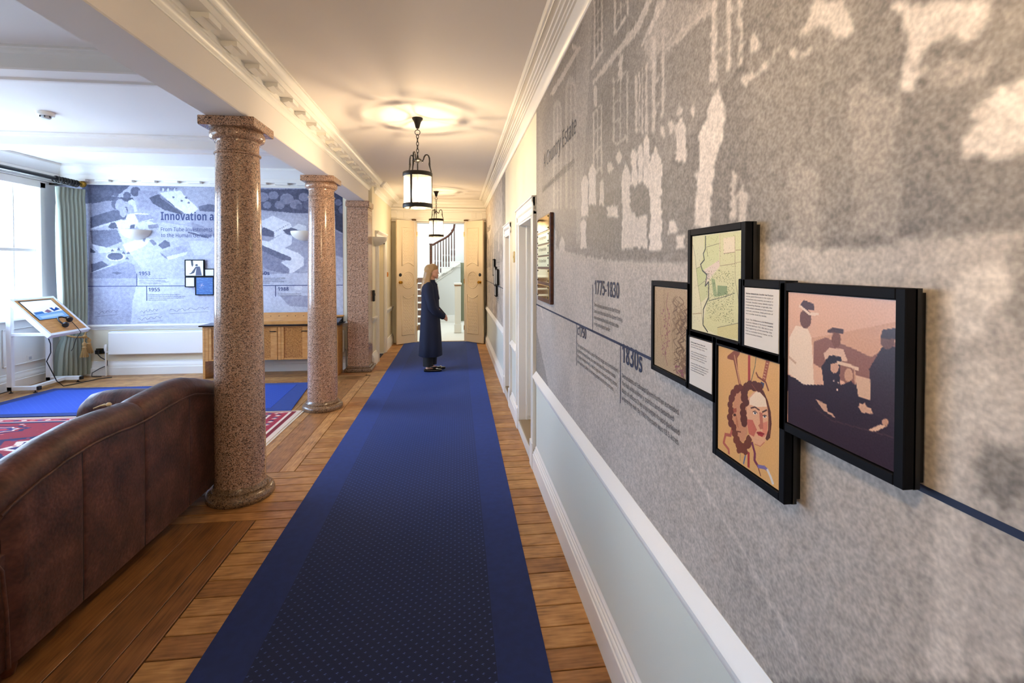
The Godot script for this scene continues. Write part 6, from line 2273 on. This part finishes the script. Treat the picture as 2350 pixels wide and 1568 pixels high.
func cabinet():
	var t := thing("display_cabinet", "oak cabinet with burr-veneer doors, black top and sloping studded rack before the mural", "cabinet", Vector3(-2.6, 0, -7.55))
	var oak: Material = mats.oak
	box_obj("body", Vector3(-0.98, 0.25, -0.1), Vector3(0.82, 0.745, 0.185), 0.003, mk("7a5028", 0.5), t)
	for x in [-1.02, 0.82]:
		box_obj("end_panel", Vector3(x, 0.0, -0.1), Vector3(x + 0.035, 0.75, 0.2), 0.004, oak, t)
	box_obj("top", Vector3(-1.05, 0.752, -0.12), Vector3(0.9, 0.772, 0.25), 0.004, mk("10131a", 0.2), t)
	box_obj("top_rail", Vector3(-0.98, 0.735, 0.18), Vector3(0.85, 0.752, 0.205), 0.002, oak, t)
	for x in [-0.985, -0.445, 0.008, 0.45, 0.805]:
		box_obj("stile", Vector3(x, 0.25, 0.184), Vector3(x + 0.045, 0.737, 0.2), 0.002, oak, t)
	for q in [[-0.935, -0.45], [-0.395, 0.003], [0.057, 0.445], [0.5, 0.8]]:
		var d := Node3D.new()
		d.name = "door"
		t.add_child(d, true)
		var b := MB.new()
		var x0: float = q[0]
		var x1: float = q[1]
		b.box(Vector3(x0, 0.255, 0.186), Vector3(x0 + 0.04, 0.733, 0.204), 0.002)
		b.box(Vector3(x1 - 0.09, 0.255, 0.186), Vector3(x1, 0.733, 0.204), 0.002)
		b.box(Vector3(x0 + 0.04, 0.255, 0.186), Vector3(x1 - 0.09, 0.275, 0.204), 0.002)
		b.box(Vector3(x0 + 0.04, 0.725, 0.186), Vector3(x1 - 0.09, 0.733, 0.204), 0.002)
		obj("frame", b, oak, d)
		box_obj("burr_panel", Vector3(x0 + 0.04, 0.275, 0.186), Vector3(x1 - 0.09, 0.725, 0.194), 0.0, mats.burl, d)
		box_obj("handle", Vector3(x1 - 0.1, 0.665, 0.2), Vector3(x1 - 0.015, 0.676, 0.225), 0.003, mk("1a1612", 0.4, 0.5), d)
	var b := MB.new()
	b.extrude([Vector2(0.17, 0.772), Vector2(0.17, 0.815), Vector2(0.12, 0.823), Vector2(-0.08, 0.918), Vector2(-0.11, 0.918), Vector2(-0.11, 0.772)], Vector3(-0.8, 0, 0), Vector3(0, 0, 1), Vector3.UP, Vector3.RIGHT * 1.3)
	obj("sloping_rack", b, oak, t)
	for i in 9:
		b = MB.new()
		b.ball(Vector3(-0.62 + i * 0.117, 0.873, 0.012), Vector3(0.008, 0.008, 0.008), 6, 8)
		obj("stud", b, mk("2a1c10", 0.4), t)
	b = MB.new()
	b.extrude([Vector2(0.22, 0.772), Vector2(0.22, 0.79), Vector2(-0.1, 0.845), Vector2(-0.1, 0.772)], Vector3(0.5, 0, 0), Vector3(0, 0, 1), Vector3.UP, Vector3.RIGHT * 0.37)
	obj("glass_slope", b, mk("1a2230", 0.08), t)
	box_obj("back_rail", Vector3(0.5, 0.845, -0.115), Vector3(0.88, 0.868, -0.09), 0.003, oak, t)


# ------------------------------------------------------------------ curtain, rod, tieback

func curtain():
	var cloth := mk("99a293", 0.75).duplicate() as StandardMaterial3D
	cloth.rim_enabled = true
	cloth.rim = 0.4
	cloth.backlight_enabled = true
	cloth.backlight = Color(0.12, 0.14, 0.12)
	var t := thing("curtain", "long sage green pleated curtain gathered by a rope tieback in the window corner", "curtain", Vector3(-5.42, 0, -7.6))
	# outline of the cloth at each height: near edge, far edge and how deep its folds are
	var prof := [[0.06, 0.30, -0.30, 0.05], [0.2, 0.29, -0.29, 0.055], [0.4, 0.25, -0.26, 0.05], [0.52, 0.17, -0.22, 0.045], [0.6, 0.1, -0.18, 0.035], [0.68, 0.11, -0.2, 0.035], [0.85, 0.14, -0.22, 0.04], [1.2, 0.17, -0.23, 0.045], [1.7, 0.2, -0.23, 0.045], [2.2, 0.22, -0.22, 0.04], [2.5, 0.23, -0.22, 0.035], [2.585, 0.23, -0.215, 0.02], [2.62, 0.235, -0.215, 0.03], [2.74, 0.24, -0.215, 0.035]]
	var rings := []
	var n := 72
	for i in 40:
		var y := lerpf(0.03, 2.74, i / 39.0)
		var k := 0
		while k < prof.size() - 2 and prof[k + 1][0] < y:
			k += 1
		var u := clampf((y - prof[k][0]) / (prof[k + 1][0] - prof[k][0]), 0, 1)
		var z0 := lerpf(prof[k][1], prof[k + 1][1], u)
		var z1 := lerpf(prof[k][2], prof[k + 1][2], u)
		var dp := lerpf(prof[k][3], prof[k + 1][3], u)
		var ring := PackedVector3Array()
		for side in 2:
			for j in n:
				var v := float(j) / (n - 1)
				if side:
					v = 1.0 - v
				var ph := v * TAU * 6.5 + sin(y * 1.3) * 0.35
				var fold := sin(ph) * dp * 1.25 + sin(ph * 2.0 + 1.0) * dp * 0.3
				ring.append(Vector3(fold + (0.007 if side == 0 else -0.007) - 0.15 * (1.0 - v), y, lerpf(z0, z1, v) * 0.62 + cos(ph) * 0.012))
		rings.append(ring)
	var b := MB.new()
	b.loft(rings, false, false)
	obj("cloth", b, cloth, t)
	# rod with rings and a gilt finial
	t = thing("curtain_rod", "thick black curtain pole with wooden rings and gilt finial above the window", "curtain pole", Vector3(-5.42, 2.815, -7.68))
	b = MB.new()
	b.tube([Vector3(0, 0, 0), Vector3(0, 0, 3.2)], 0.026, 16)
	obj("pole", b, mk("16140f", 0.35), t)
	b = MB.new()
	b.x = Transform3D(Basis(Vector3.RIGHT, Vector3(0, 0, -1), Vector3(0, 1, 0)), Vector3.ZERO)
	b.lathe(Vector3.ZERO, [Vector2(0.026, -0.03), Vector2(0.034, -0.028), Vector2(0.034, -0.01), Vector2(0.026, -0.005), Vector2(0.026, 0.01), Vector2(0.04, 0.02), Vector2(0.047, 0.04), Vector2(0.043, 0.06), Vector2(0.025, 0.075), Vector2(0, 0.08)], 18)
	obj("finial", b, mk("b8913c", 0.35, 0.9), t)
	var rb := MB.new()
	var ring2 := []
	for i in 20:
		var a := TAU * i / 20
		ring2.append(Vector3(cos(a) * 0.044, sin(a) * 0.044 - 0.012, 0))
	rb.tube(ring2, 0.009, 8, true)
	var rm := rb.done()
	for i in 8:
		var r := obj("ring", rm, mk("1d1712", 0.4), t)
		r.position = Vector3(0, 0, 0.08 + i * 0.05)
		r.rotation.x = 0.18 * sin(i * 2.3)
	box_obj("wall_bracket", Vector3(-0.38, -0.03, 0.02), Vector3(0.0, 0.0, 0.05), 0.006, mk("16140f", 0.35), t)
	# rope tieback with two tassels
	t = thing("tieback", "gold rope tieback with two tassels round the sage curtain", "tieback", Vector3(-5.38, 0.6, -7.6))
	var rope := mk("b08a52", 0.85)
	b = MB.new()
	var loop := []
	for i in 26:
		var a := TAU * i / 26
		loop.append(Vector3(-0.06 + cos(a) * 0.1, 0.02 + 0.06 * (0.5 - 0.5 * cos(a * 0.5)) - 0.02 * cos(a), -0.0 + sin(a) * 0.13))
	b.tube(loop, 0.012, 8, true)
	obj("rope", b, rope, t)
	b = MB.new()
	b.ball(Vector3(0.045, 0.0, 0.0), Vector3(0.026, 0.03, 0.035), 8, 12)
	obj("knot", b, rope, t)
	for s in [-1, 1]:
		b = MB.new()
		var c := Vector3(0.06, -0.1 + 0.02 * s, -0.012 - 0.045 * s)
		b.tube([Vector3(0.05, 0, -0.01 * s), c + Vector3(0, 0.05, 0)], 0.008, 6)
		b.lathe(c, [Vector2(0, -0.045), Vector2(0.022, -0.045), Vector2(0.028, -0.03), Vector2(0.018, -0.012), Vector2(0.026, 0.012), Vector2(0.022, 0.035), Vector2(0.008, 0.05), Vector2(0, 0.052)], 16)
		obj("tassel_head", b, mk("c09a62", 0.8), t)
		b = MB.new()
		for i in 26:
			var a := TAU * i / 26.0
			var r := 0.026 if i % 2 else 0.018
			b.tube([c + Vector3(cos(a) * r * 0.7, -0.04, sin(a) * r * 0.7), c + Vector3(cos(a) * r * 1.3, -0.11, sin(a) * r * 1.3), c + Vector3(cos(a) * r * 1.9, -0.175 + 0.008 * (i % 3), sin(a) * r * 1.9)], 0.0048, 5)
		tag(obj("tassel_fringe", b, mk("b8935c", 0.9), t), "", "", "", "stuff")


# ------------------------------------------------------------------ exhibit stand with screen and headphones

func exhibit_stand():
	var white: Material = mk("e8eaec", 0.35)
	var t := thing("exhibit_stand", "white metal exhibit stand with sloping wooden top and screen by the window", "display stand", Vector3.ZERO)
	for q in [[-6.8, -5.64, -5.3, "near"], [-7.36, -5.62, -5.2, "far"]]:
		var z: float = q[0]
		box_obj("post", Vector3(q[1] - 0.03, 0.035, z - 0.025), Vector3(q[1] + 0.03, 1.14, z + 0.025), 0.004, white, t)
		box_obj("foot_bar", Vector3(q[1] - 0.03, 0.035, z - 0.025), Vector3(q[2] - 0.03, 0.085, z + 0.025), 0.004, white, t)
		box_obj("end_cap", Vector3(q[2] - 0.03, 0.036, z - 0.024), Vector3(q[2], 0.084, z + 0.024), 0.004, mats.black, t)
		box_obj("support_arm", Vector3(q[1], 0.725, z - 0.02), Vector3(-5.2, 0.765, z + 0.02), 0.004, white, t)
		for x in [q[1], q[2] - 0.06]:
			var b := MB.new()
			b.lathe(Vector3(x, 0, z), [Vector2(0, 0), Vector2(0.022, 0), Vector2(0.022, 0.006), Vector2(0.006, 0.012), Vector2(0.006, 0.036), Vector2(0, 0.036)], 12)
			obj("levelling_foot", b, mats.black, t)
	var b := MB.new()
	b.box(Vector3(-5.45, 0.04, -7.34), Vector3(-5.4, 0.08, -6.82), 0.004)
	obj("cross_bar", b, white, t)
	# the sloping top: local x runs from the near edge to the far edge, z down the slope
	var top := Node3D.new()
	top.name = "sloping_top"
	var down := Vector3(0.47, -0.465, 0).normalized()
	var along := Vector3(0, 0, -1)
	var nrm := Vector3(0.465, 0.47, 0).normalized()
	top.transform = Transform3D(Basis(along, nrm, along.cross(nrm)), Vector3(-5.605, 1.2, -6.75))
	if top.basis.z.dot(down) < 0:
		top.transform = Transform3D(Basis(along, nrm, -down), Vector3(-5.605, 1.2, -6.75))
	var s := 1.0 if top.basis.z.dot(down) > 0 else -1.0
	t.add_child(top)
	var w := 0.67
	var l := 0.665
	b = MB.new()
	b.box(Vector3(0, -0.055, 0), Vector3(w, -0.004, l * s), 0.006)
	for r in [[0.0, 0.0, w, 0.035], [0.0, l - 0.035, w, l], [0.0, 0.035, 0.035, l - 0.035], [w - 0.035, 0.035, w, l - 0.035]]:
		b.box(Vector3(r[0], -0.006, r[1] * s), Vector3(r[2], 0.006, r[3] * s), 0.002)
	obj("tray", b, white, top)
	b = MB.new()
	b.box(Vector3(0.035, -0.005, 0.035 * s), Vector3(w - 0.035, 0.002, (l - 0.035) * s))
	obj("wooden_surface", b, mats.oak, top)
	art_canvas(320, 200, "eef2f6")
	pc("f8f8f6", [0, 0, 1000, 0, 1000, 520, 0, 480])
	pc("7aa6d0", [0, 700, 1000, 640, 1000, 1000, 0, 1000])
	pc("3a6aa8", [40, 600, 340, 580, 360, 690, 60, 720])
	pc("8a6a80", [400, 600, 560, 500, 640, 640, 480, 690])
	pc("1c4a94", [660, 440, 760, 430, 770, 540, 900, 420, 960, 560, 700, 640])
	pc("a8c6e2", [100, 820, 900, 760, 900, 900, 120, 940])
	canvas = soften(canvas, 2.0)
	var sm := tex_mat(canvas, 0.12)
	sm.emission_enabled = true
	sm.emission_texture = sm.albedo_texture
	sm.emission = Color.BLACK
	sm.emission_energy_multiplier = 0.25
	b = MB.new()
	b.box(Vector3(0.075, 0.001, 0.05 * s), Vector3(0.575, 0.0035, 0.4 * s))
	obj("screen_bezel", b, mats.black, top)
	b = MB.new()
	var y := 0.0042
	if s > 0:
		b.uvquad(Vector3(0.09, y, 0.39), Vector3(0.565, y, 0.39), Vector3(0.565, y, 0.065), Vector3(0.09, y, 0.065))
	else:
		b.uvquad(Vector3(0.09, y, -0.39), Vector3(0.665, y, -0.39), Vector3(0.665, y, -0.065), Vector3(0.09, y, -0.065))
	obj("screen", b, sm, top)
	# headphones lie on the top
	var h := thing("headphones", "black headphones lying on the sloping wooden top of the stand", "headphones", Vector3.ZERO)
	h.transform = top.transform * Transform3D(Basis(Vector3.UP, 0.5), Vector3(0.38, 0.0, 0.5 * s))
	b = MB.new()
	var band := []
	for i in 15:
		var a := PI * i / 14.0
		band.append(Vector3(cos(a) * 0.085, 0.03, -sin(a) * 0.1 * s))
	b.tube(band, 0.01, 8)
	obj("headband", b, mk("12141a", 0.35), h)
	for x in [-0.085, 0.085]:
		b = MB.new()
		b.x = Transform3D(Basis(Vector3(0, 1, 0), Vector3(1, 0, 0), Vector3(0, 0, -1)), Vector3(x, 0.036, 0.012 * s))
		b.lathe(Vector3.ZERO, [Vector2(0, -0.02), Vector2(0.03, -0.02), Vector2(0.036, -0.012), Vector2(0.036, 0.012), Vector2(0.03, 0.02), Vector2(0, 0.02)], 18)
		obj("ear_cup", b, mk("1a1c24", 0.4), h)
	var cab := thing("cable", "thin black cable from the headphones down past the front of the stand", "cable", Vector3.ZERO)
	b = MB.new()
	b.tube([Vector3(-5.24, 0.9, -7.2), Vector3(-5.15, 0.79, -7.2), Vector3(-5.1, 0.72, -7.2), Vector3(-5.16, 0.62, -7.19), Vector3(-5.2, 0.5, -7.2), Vector3(-5.24, 0.46, -7.22)], 0.004, 6)
	obj("headphone_lead", b, mats.black, cab)
	cab = thing("power_cable", "black power cable hanging from under the stand to the floor", "cable", Vector3.ZERO)
	b = MB.new()
	b.tube([Vector3(-5.2, 0.7, -6.8), Vector3(-5.19, 0.62, -6.82), Vector3(-5.22, 0.5, -6.86), Vector3(-5.3, 0.38, -6.9), Vector3(-5.28, 0.24, -6.95), Vector3(-5.26, 0.1, -7.0), Vector3(-5.24, 0.012, -7.08), Vector3(-5.2, 0.006, -7.2), Vector3(-5.1, 0.006, -7.5), Vector3(-4.98, 0.006, -7.6)], 0.006, 6)
	obj("lead", b, mats.black, cab)


# ------------------------------------------------------------------ the woman in the corridor

func blend_skin(b: MB, prims: Array, cell: float, k: float):
	# tapered capsules [from, to, radius, radius] joined by a smooth minimum and meshed as surface nets
	var lo := Vector3.ONE * 1e9
	var hi := -lo
	for p in prims:
		var r: float = maxf(p[2], p[3]) + k + cell * 2.0
		lo = lo.min(p[0] - Vector3.ONE * r).min(p[1] - Vector3.ONE * r)
		hi = hi.max(p[0] + Vector3.ONE * r).max(p[1] + Vector3.ONE * r)
	var nx := int((hi.x - lo.x) / cell) + 2
	var ny := int((hi.y - lo.y) / cell) + 2
	var nz := int((hi.z - lo.z) / cell) + 2
	var f := PackedFloat32Array()
	f.resize(nx * ny * nz)
	f.fill(1.0)
	for p in prims:
		var a: Vector3 = p[0]
		var ab: Vector3 = p[1] - p[0]
		var l2 := maxf(ab.length_squared(), 1e-9)
		var ra: float = p[2]
		var rb: float = p[3]
		var r := maxf(ra, rb) + k + cell
		var c0 := ((a.min(p[1]) - Vector3.ONE * r - lo) / cell).floor()
		var c1 := ((a.max(p[1]) + Vector3.ONE * r - lo) / cell).ceil()
		for z in range(maxi(0, int(c0.z)), mini(nz, int(c1.z) + 1)):
			for y in range(maxi(0, int(c0.y)), mini(ny, int(c1.y) + 1)):
				for x in range(maxi(0, int(c0.x)), mini(nx, int(c1.x) + 1)):
					var q := lo + Vector3(x, y, z) * cell - a
					var t := clampf(q.dot(ab) / l2, 0.0, 1.0)
					var d := (q - ab * t).length() - lerpf(ra, rb, t)
					var i := (z * ny + y) * nx + x
					var e := f[i]
					var h := clampf(0.5 + 0.5 * (e - d) / k, 0.0, 1.0)
					f[i] = lerpf(e, d, h) - k * h * (1.0 - h)
	var verts := {}
	var strides := [1, nx, nx * ny]
	for z in nz - 1:
		for y in ny - 1:
			for x in nx - 1:
				var i := (z * ny + y) * nx + x
				var neg := 0
				for c in 8:
					if f[i + (c & 1) + ((c >> 1) & 1) * nx + (c >> 2) * nx * ny] < 0:
						neg += 1
				if neg == 0 or neg == 8:
					continue
				var s := Vector3.ZERO
				var n := 0
				for c in 8:
					for ax in 3:
						if (c >> ax) & 1 == 0:
							var o := (c & 1) + ((c >> 1) & 1) * nx + (c >> 2) * nx * ny
							var v0 := f[i + o]
							var v1: float = f[i + o + strides[ax]]
							if (v0 < 0) != (v1 < 0):
								var p: Vector3 = Vector3(c & 1, (c >> 1) & 1, c >> 2)
								p[ax] += v0 / (v0 - v1)
								s += p
								n += 1
				verts[i] = lo + (Vector3(x, y, z) + s / n) * cell
	b.g += 1
	b.sg(b.g)
	for i in verts:
		for ax in 3:
			var st: int = strides[ax]
			var inside := f[i] < 0
			if inside == (f[i + st] < 0):
				continue
			var s1: int = strides[(ax + 1) % 3]
			var s2: int = strides[(ax + 2) % 3]
			if not (verts.has(i - s1) and verts.has(i - s2) and verts.has(i - s1 - s2)):
				continue
			if inside:
				b.quad(verts[i], verts[i - s1], verts[i - s1 - s2], verts[i - s2])
			else:
				b.quad(verts[i], verts[i - s2], verts[i - s1 - s2], verts[i - s1])


func oval_ring(y: float, x0: float, x1: float, hz: float, n: int, wave := 0.0, ph := 0.0) -> PackedVector3Array:
	var r := PackedVector3Array()
	for j in n:
		var a := -TAU * j / n
		var w := 1.0 + wave * sin(a * 7.0 + ph) + wave * 0.6 * sin(a * 3.0 + 1.0)
		var cx := cos(a)
		var sz := sin(a)
		# a slightly squared oval
		var sq := pow(pow(absf(cx), 2.6) + pow(absf(sz), 2.6), -1.0 / 2.6)
		r.append(Vector3((x0 + x1) / 2 + cx * sq * (x1 - x0) / 2 * w, y, sz * sq * hz * w))
	return r


func person():
	var t := thing("person", "woman with long fair hair in navy coat standing on the blue runner", "person", Vector3(-0.38, 0.011, -7.5))
	var skin := mk("d9a58c", 0.5).duplicate() as StandardMaterial3D
	skin.subsurf_scatter_enabled = true
	skin.subsurf_scatter_strength = 0.15
	var V := func(x: float, y: float, z: float) -> Vector3: return Vector3(x, y, z)
	# body: one skin from neck to feet, joints in metres (x is the way she faces)
	var b := MB.new()
	var prims := [
		[V.call(-0.01, 1.34, 0), V.call(0.005, 1.46, 0), 0.052, 0.048],
		[V.call(-0.03, 1.28, -0.12), V.call(-0.03, 1.28, 0.12), 0.045, 0.045],
		[V.call(-0.02, 1.2, -0.05), V.call(-0.02, 1.2, 0.05), 0.11, 0.11],
		[V.call(-0.02, 1.2, 0), V.call(-0.015, 0.98, 0), 0.12, 0.105],
		[V.call(-0.02, 0.9, -0.06), V.call(-0.02, 0.9, 0.06), 0.11, 0.11],
	]
	for s in [-1.0, 1.0]:
		var fwd := 0.03 if s < 0 else -0.02
		prims.append([V.call(-0.02, 0.86, 0.075 * s), V.call(0.0 + fwd * 0.5, 0.48, 0.08 * s), 0.085, 0.055])
		prims.append([V.call(0.0 + fwd * 0.5, 0.48, 0.08 * s), V.call(-0.035 + fwd, 0.085, 0.08 * s), 0.054, 0.034])
		prims.append([V.call(-0.045 + fwd, 0.04, 0.08 * s), V.call(0.1 + fwd, 0.022, 0.088 * s), 0.026, 0.014])
		prims.append([V.call(-0.03, 1.27, 0.16 * s), V.call(0.02, 1.0, 0.2 * s), 0.042, 0.036])
		prims.append([V.call(0.02, 1.0, 0.2 * s), V.call(0.17, 0.835, 0.065 * s), 0.038, 0.026])
	blend_skin(b, prims, 0.012, 0.03)
	# head: skull, face, jaw, nose, ears, lips
	blend_skin(b, [
		[V.call(-0.005, 1.535, 0), V.call(0.02, 1.545, 0), 0.083, 0.08],
		[V.call(0.04, 1.48, -0.012), V.call(0.04, 1.48, 0.012), 0.055, 0.055],
		[V.call(0.055, 1.45, 0), V.call(0.077, 1.437, 0), 0.034, 0.022],
		[V.call(0.094, 1.525, 0), V.call(0.106, 1.499, 0), 0.007, 0.01],
		[V.call(0.088, 1.548, -0.03), V.call(0.088, 1.548, 0.03), 0.013, 0.013],
		[V.call(0.092, 1.468, -0.012), V.call(0.092, 1.468, 0.012), 0.009, 0.009],
		[V.call(0.088, 1.455, -0.01), V.call(0.088, 1.455, 0.01), 0.009, 0.009],
		[V.call(0.0, 1.52, -0.082), V.call(-0.004, 1.49, -0.078), 0.014, 0.009],
		[V.call(0.0, 1.52, 0.082), V.call(-0.004, 1.49, 0.078), 0.014, 0.009],
		[V.call(0.0, 1.46, 0), V.call(-0.005, 1.41, 0), 0.05, 0.05],
	], 0.0045, 0.014)
	# hands clasped before her: palm, four bent fingers and a thumb each
	for s in [-1.0, 1.0]:
		var hand := [[V.call(0.17, 0.835, 0.062 * s), V.call(0.205, 0.806, 0.03 * s), 0.024, 0.027]]
		for i in 4:
			var yy := 0.824 - i * 0.016 - (0.004 if s > 0 else 0.0)
			var base: Vector3 = V.call(0.214 + 0.004 * i * (1 - i * 0.3), yy, 0.024 * s)
			var len_ := [0.03, 0.034, 0.032, 0.025][i] as float
			var mid: Vector3 = base + V.call(0.016, -0.004, -len_ * 0.8 * s)
			hand.append([base, mid, 0.0088, 0.008])
			hand.append([mid, mid + V.call(-0.006, -0.005, -len_ * 0.75 * s), 0.008, 0.0068])
		hand.append([V.call(0.2, 0.832, 0.034 * s), V.call(0.216, 0.846, 0.008 * s), 0.011, 0.0095])
		hand.append([V.call(0.216, 0.846, 0.008 * s), V.call(0.226, 0.842, -0.014 * s), 0.0092, 0.0078])
		blend_skin(b, hand, 0.0035, 0.006)
	var body := obj("body", b, skin, t)
	for s in [-1.0, 1.0]:
		b = MB.new()
		b.ball(V.call(0.084, 1.527, 0.031 * s), V.call(0.009, 0.008, 0.011), 6, 10)
		obj("eye", b, mk("e8e4de", 0.25), body)
		b = MB.new()
		b.ball(V.call(0.0915, 1.527, 0.032 * s), V.call(0.003, 0.005, 0.005), 5, 8)
		obj("iris", b, mk("3a4a58", 0.2), body)
		b = MB.new()
		b.tube([V.call(0.097, 1.547, 0.014 * s), V.call(0.096, 1.553, 0.03 * s), V.call(0.084, 1.547, 0.046 * s)], 0.0035, 6)
		obj("eyebrow", b, mk("8a6a48", 0.8), body)
	b = MB.new()
	b.tube([V.call(0.092, 1.461, -0.02), V.call(0.1, 1.462, 0), V.call(0.092, 1.461, 0.02)], [0.003, 0.0055, 0.003], 8)
	obj("lips", b, mk("b8655c", 0.45), body)
	# long straight hair over the shoulders and back
	var hair := mk("a9885c", 0.45).duplicate() as StandardMaterial3D
	hair.rim_enabled = true
	hair.rim = 0.4
	b = MB.new()
	blend_skin(b, [
		[V.call(-0.02, 1.548, 0), V.call(0.015, 1.565, 0), 0.093, 0.083],
		[V.call(-0.05, 1.5, -0.05), V.call(-0.085, 1.36, -0.06), 0.062, 0.05],
		[V.call(-0.05, 1.5, 0.05), V.call(-0.085, 1.36, 0.06), 0.062, 0.05],
		[V.call(-0.085, 1.38, -0.07), V.call(-0.13, 1.26, -0.075), 0.048, 0.026],
		[V.call(-0.085, 1.38, 0.07), V.call(-0.13, 1.26, 0.075), 0.048, 0.026],
		[V.call(-0.09, 1.4, 0), V.call(-0.145, 1.24, 0), 0.052, 0.028],
		[V.call(-0.015, 1.53, 0.08), V.call(-0.045, 1.36, 0.095), 0.02, 0.024],
		[V.call(-0.015, 1.53, -0.08), V.call(-0.045, 1.36, -0.095), 0.02, 0.024],
		[V.call(-0.045, 1.37, 0.095), V.call(-0.08, 1.27, 0.1), 0.026, 0.012],
		[V.call(0.03, 1.592, 0.04), V.call(-0.01, 1.52, 0.083), 0.03, 0.014],
		[V.call(0.03, 1.592, -0.04), V.call(-0.01, 1.52, -0.083), 0.03, 0.014],
	], 0.006, 0.016)
	obj("hair", b, hair, t)
	b = MB.new()
	for i in 26:
		var zz := lerpf(-0.095, 0.1, i / 25.0)
		var o := 0.004 * sin(i * 2.1)
		var q := 1.0 - pow(absf(zz) / 0.12, 2.0)
		b.tube([V.call(-0.05 - 0.05 * q, 1.54 + o, zz * 0.75), V.call(-0.07 - 0.05 * q, 1.44, zz * 0.9), V.call(-0.095 - 0.045 * q, 1.34, zz), V.call(-0.12 - 0.04 * q, 1.225 + o * 3.0, zz * 1.04)], [0.006, 0.009, 0.009, 0.003], 6)
	obj("hair_strand", b, mk("dac09a", 0.4), t)
	# knee-length navy coat
	var navy := mk("0a1632", 0.85).duplicate() as StandardMaterial3D
	navy.rim_enabled = true
	navy.rim = 0.08
	b = MB.new()
	var rings := []
	for r in [[0.245, -0.19, 0.15, 0.25, 0.03], [0.25, -0.195, 0.155, 0.255, 0.03], [0.4, -0.187, 0.148, 0.246, 0.026], [0.6, -0.177, 0.138, 0.236, 0.018], [0.8, -0.168, 0.124, 0.224, 0.01], [0.98, -0.158, 0.11, 0.205, 0.006], [1.1, -0.156, 0.108, 0.2, 0.004], [1.22, -0.157, 0.103, 0.205, 0.0], [1.29, -0.147, 0.088, 0.2, 0.0], [1.33, -0.127, 0.07, 0.165, 0.0], [1.365, -0.1, 0.06, 0.105, 0.0], [1.4, -0.08, 0.05, 0.075, 0.0]]:
		rings.append(oval_ring(r[0], r[1], r[2], r[3], 48, r[4], r[0] * 1.5))
	b.loft(rings)
	obj("coat", b, navy, t)
	for s in [-1.0, 1.0]:
		b = MB.new()
		b.tube([V.call(-0.035, 1.315, 0.11 * s), V.call(-0.035, 1.29, 0.165 * s), V.call(-0.035, 1.23, 0.2 * s), V.call(-0.015, 1.12, 0.218 * s), V.call(0.02, 0.99, 0.222 * s), V.call(0.06, 0.935, 0.2 * s), V.call(0.12, 0.88, 0.14 * s), V.call(0.175, 0.835, 0.075 * s)], [0.06, 0.072, 0.074, 0.068, 0.064, 0.06, 0.055, 0.046], 16)
		obj("sleeve", b, navy, t)
		b = MB.new()
		b.extrude([Vector2(0.0, 1.385), Vector2(0.045, 1.39), Vector2(0.085, 1.33), Vector2(0.118, 1.1), Vector2(0.104, 1.1), Vector2(0.06, 1.3)], V.call(0, 0, 0.035 * s), Vector3.RIGHT, Vector3.UP, Vector3(0, 0, 0.05 * s))
		obj("lapel", b, navy, t)
	b = MB.new()
	b.tube([V.call(0.03, 1.37, 0), V.call(0.074, 1.28, 0), V.call(0.1, 1.12, 0)], [0.03, 0.03, 0.014], 10)
	obj("shirt", b, mk("e8e4e0", 0.7), t)
	b = MB.new()
	b.tube([V.call(0.104, 1.08, 0.03), V.call(0.118, 0.8, 0.035), V.call(0.147, 0.25, 0.05)], 0.008, 6)
	obj("coat_edge", b, mk("0e1a38", 0.85), t)
	var black := mk("14151b", 0.8)
	for s in [-1.0, 1.0]:
		var fwd := 0.03 if s < 0 else -0.02
		b = MB.new()
		b.tube([V.call(-0.02, 0.8, 0.08 * s), V.call(fwd * 0.5 - 0.01, 0.48, 0.085 * s), V.call(-0.03 + fwd, 0.25, 0.085 * s), V.call(-0.035 + fwd, 0.085, 0.085 * s)], [0.1, 0.085, 0.078, 0.075], 16)
		obj("trouser_leg", b, black, t)
		b = MB.new()
		var sh := []
		for r in [[-0.095, 0.012, 0.028], [-0.085, 0.022, 0.033], [-0.04, 0.026, 0.04], [0.03, 0.024, 0.041], [0.1, 0.022, 0.044], [0.15, 0.018, 0.036], [0.175, 0.012, 0.018]]:
			var ring := PackedVector3Array()
			for j in 16:
				var a := TAU * j / 16
				ring.append(V.call(r[0] + fwd, maxf(0.0, 0.02 + sin(a) * r[1] * 1.1), 0.086 * s + cos(a) * r[2]))
			sh.append(ring)
		b.loft(sh)
		obj("shoe", b, mk("0e0e12", 0.25), t)
		b = MB.new()
		b.ball(V.call(0.1 + fwd, 0.046, 0.086 * s), V.call(0.016, 0.008, 0.022), 6, 10)
		obj("shoe_bow", b, mk("d8d4cc", 0.3), t)
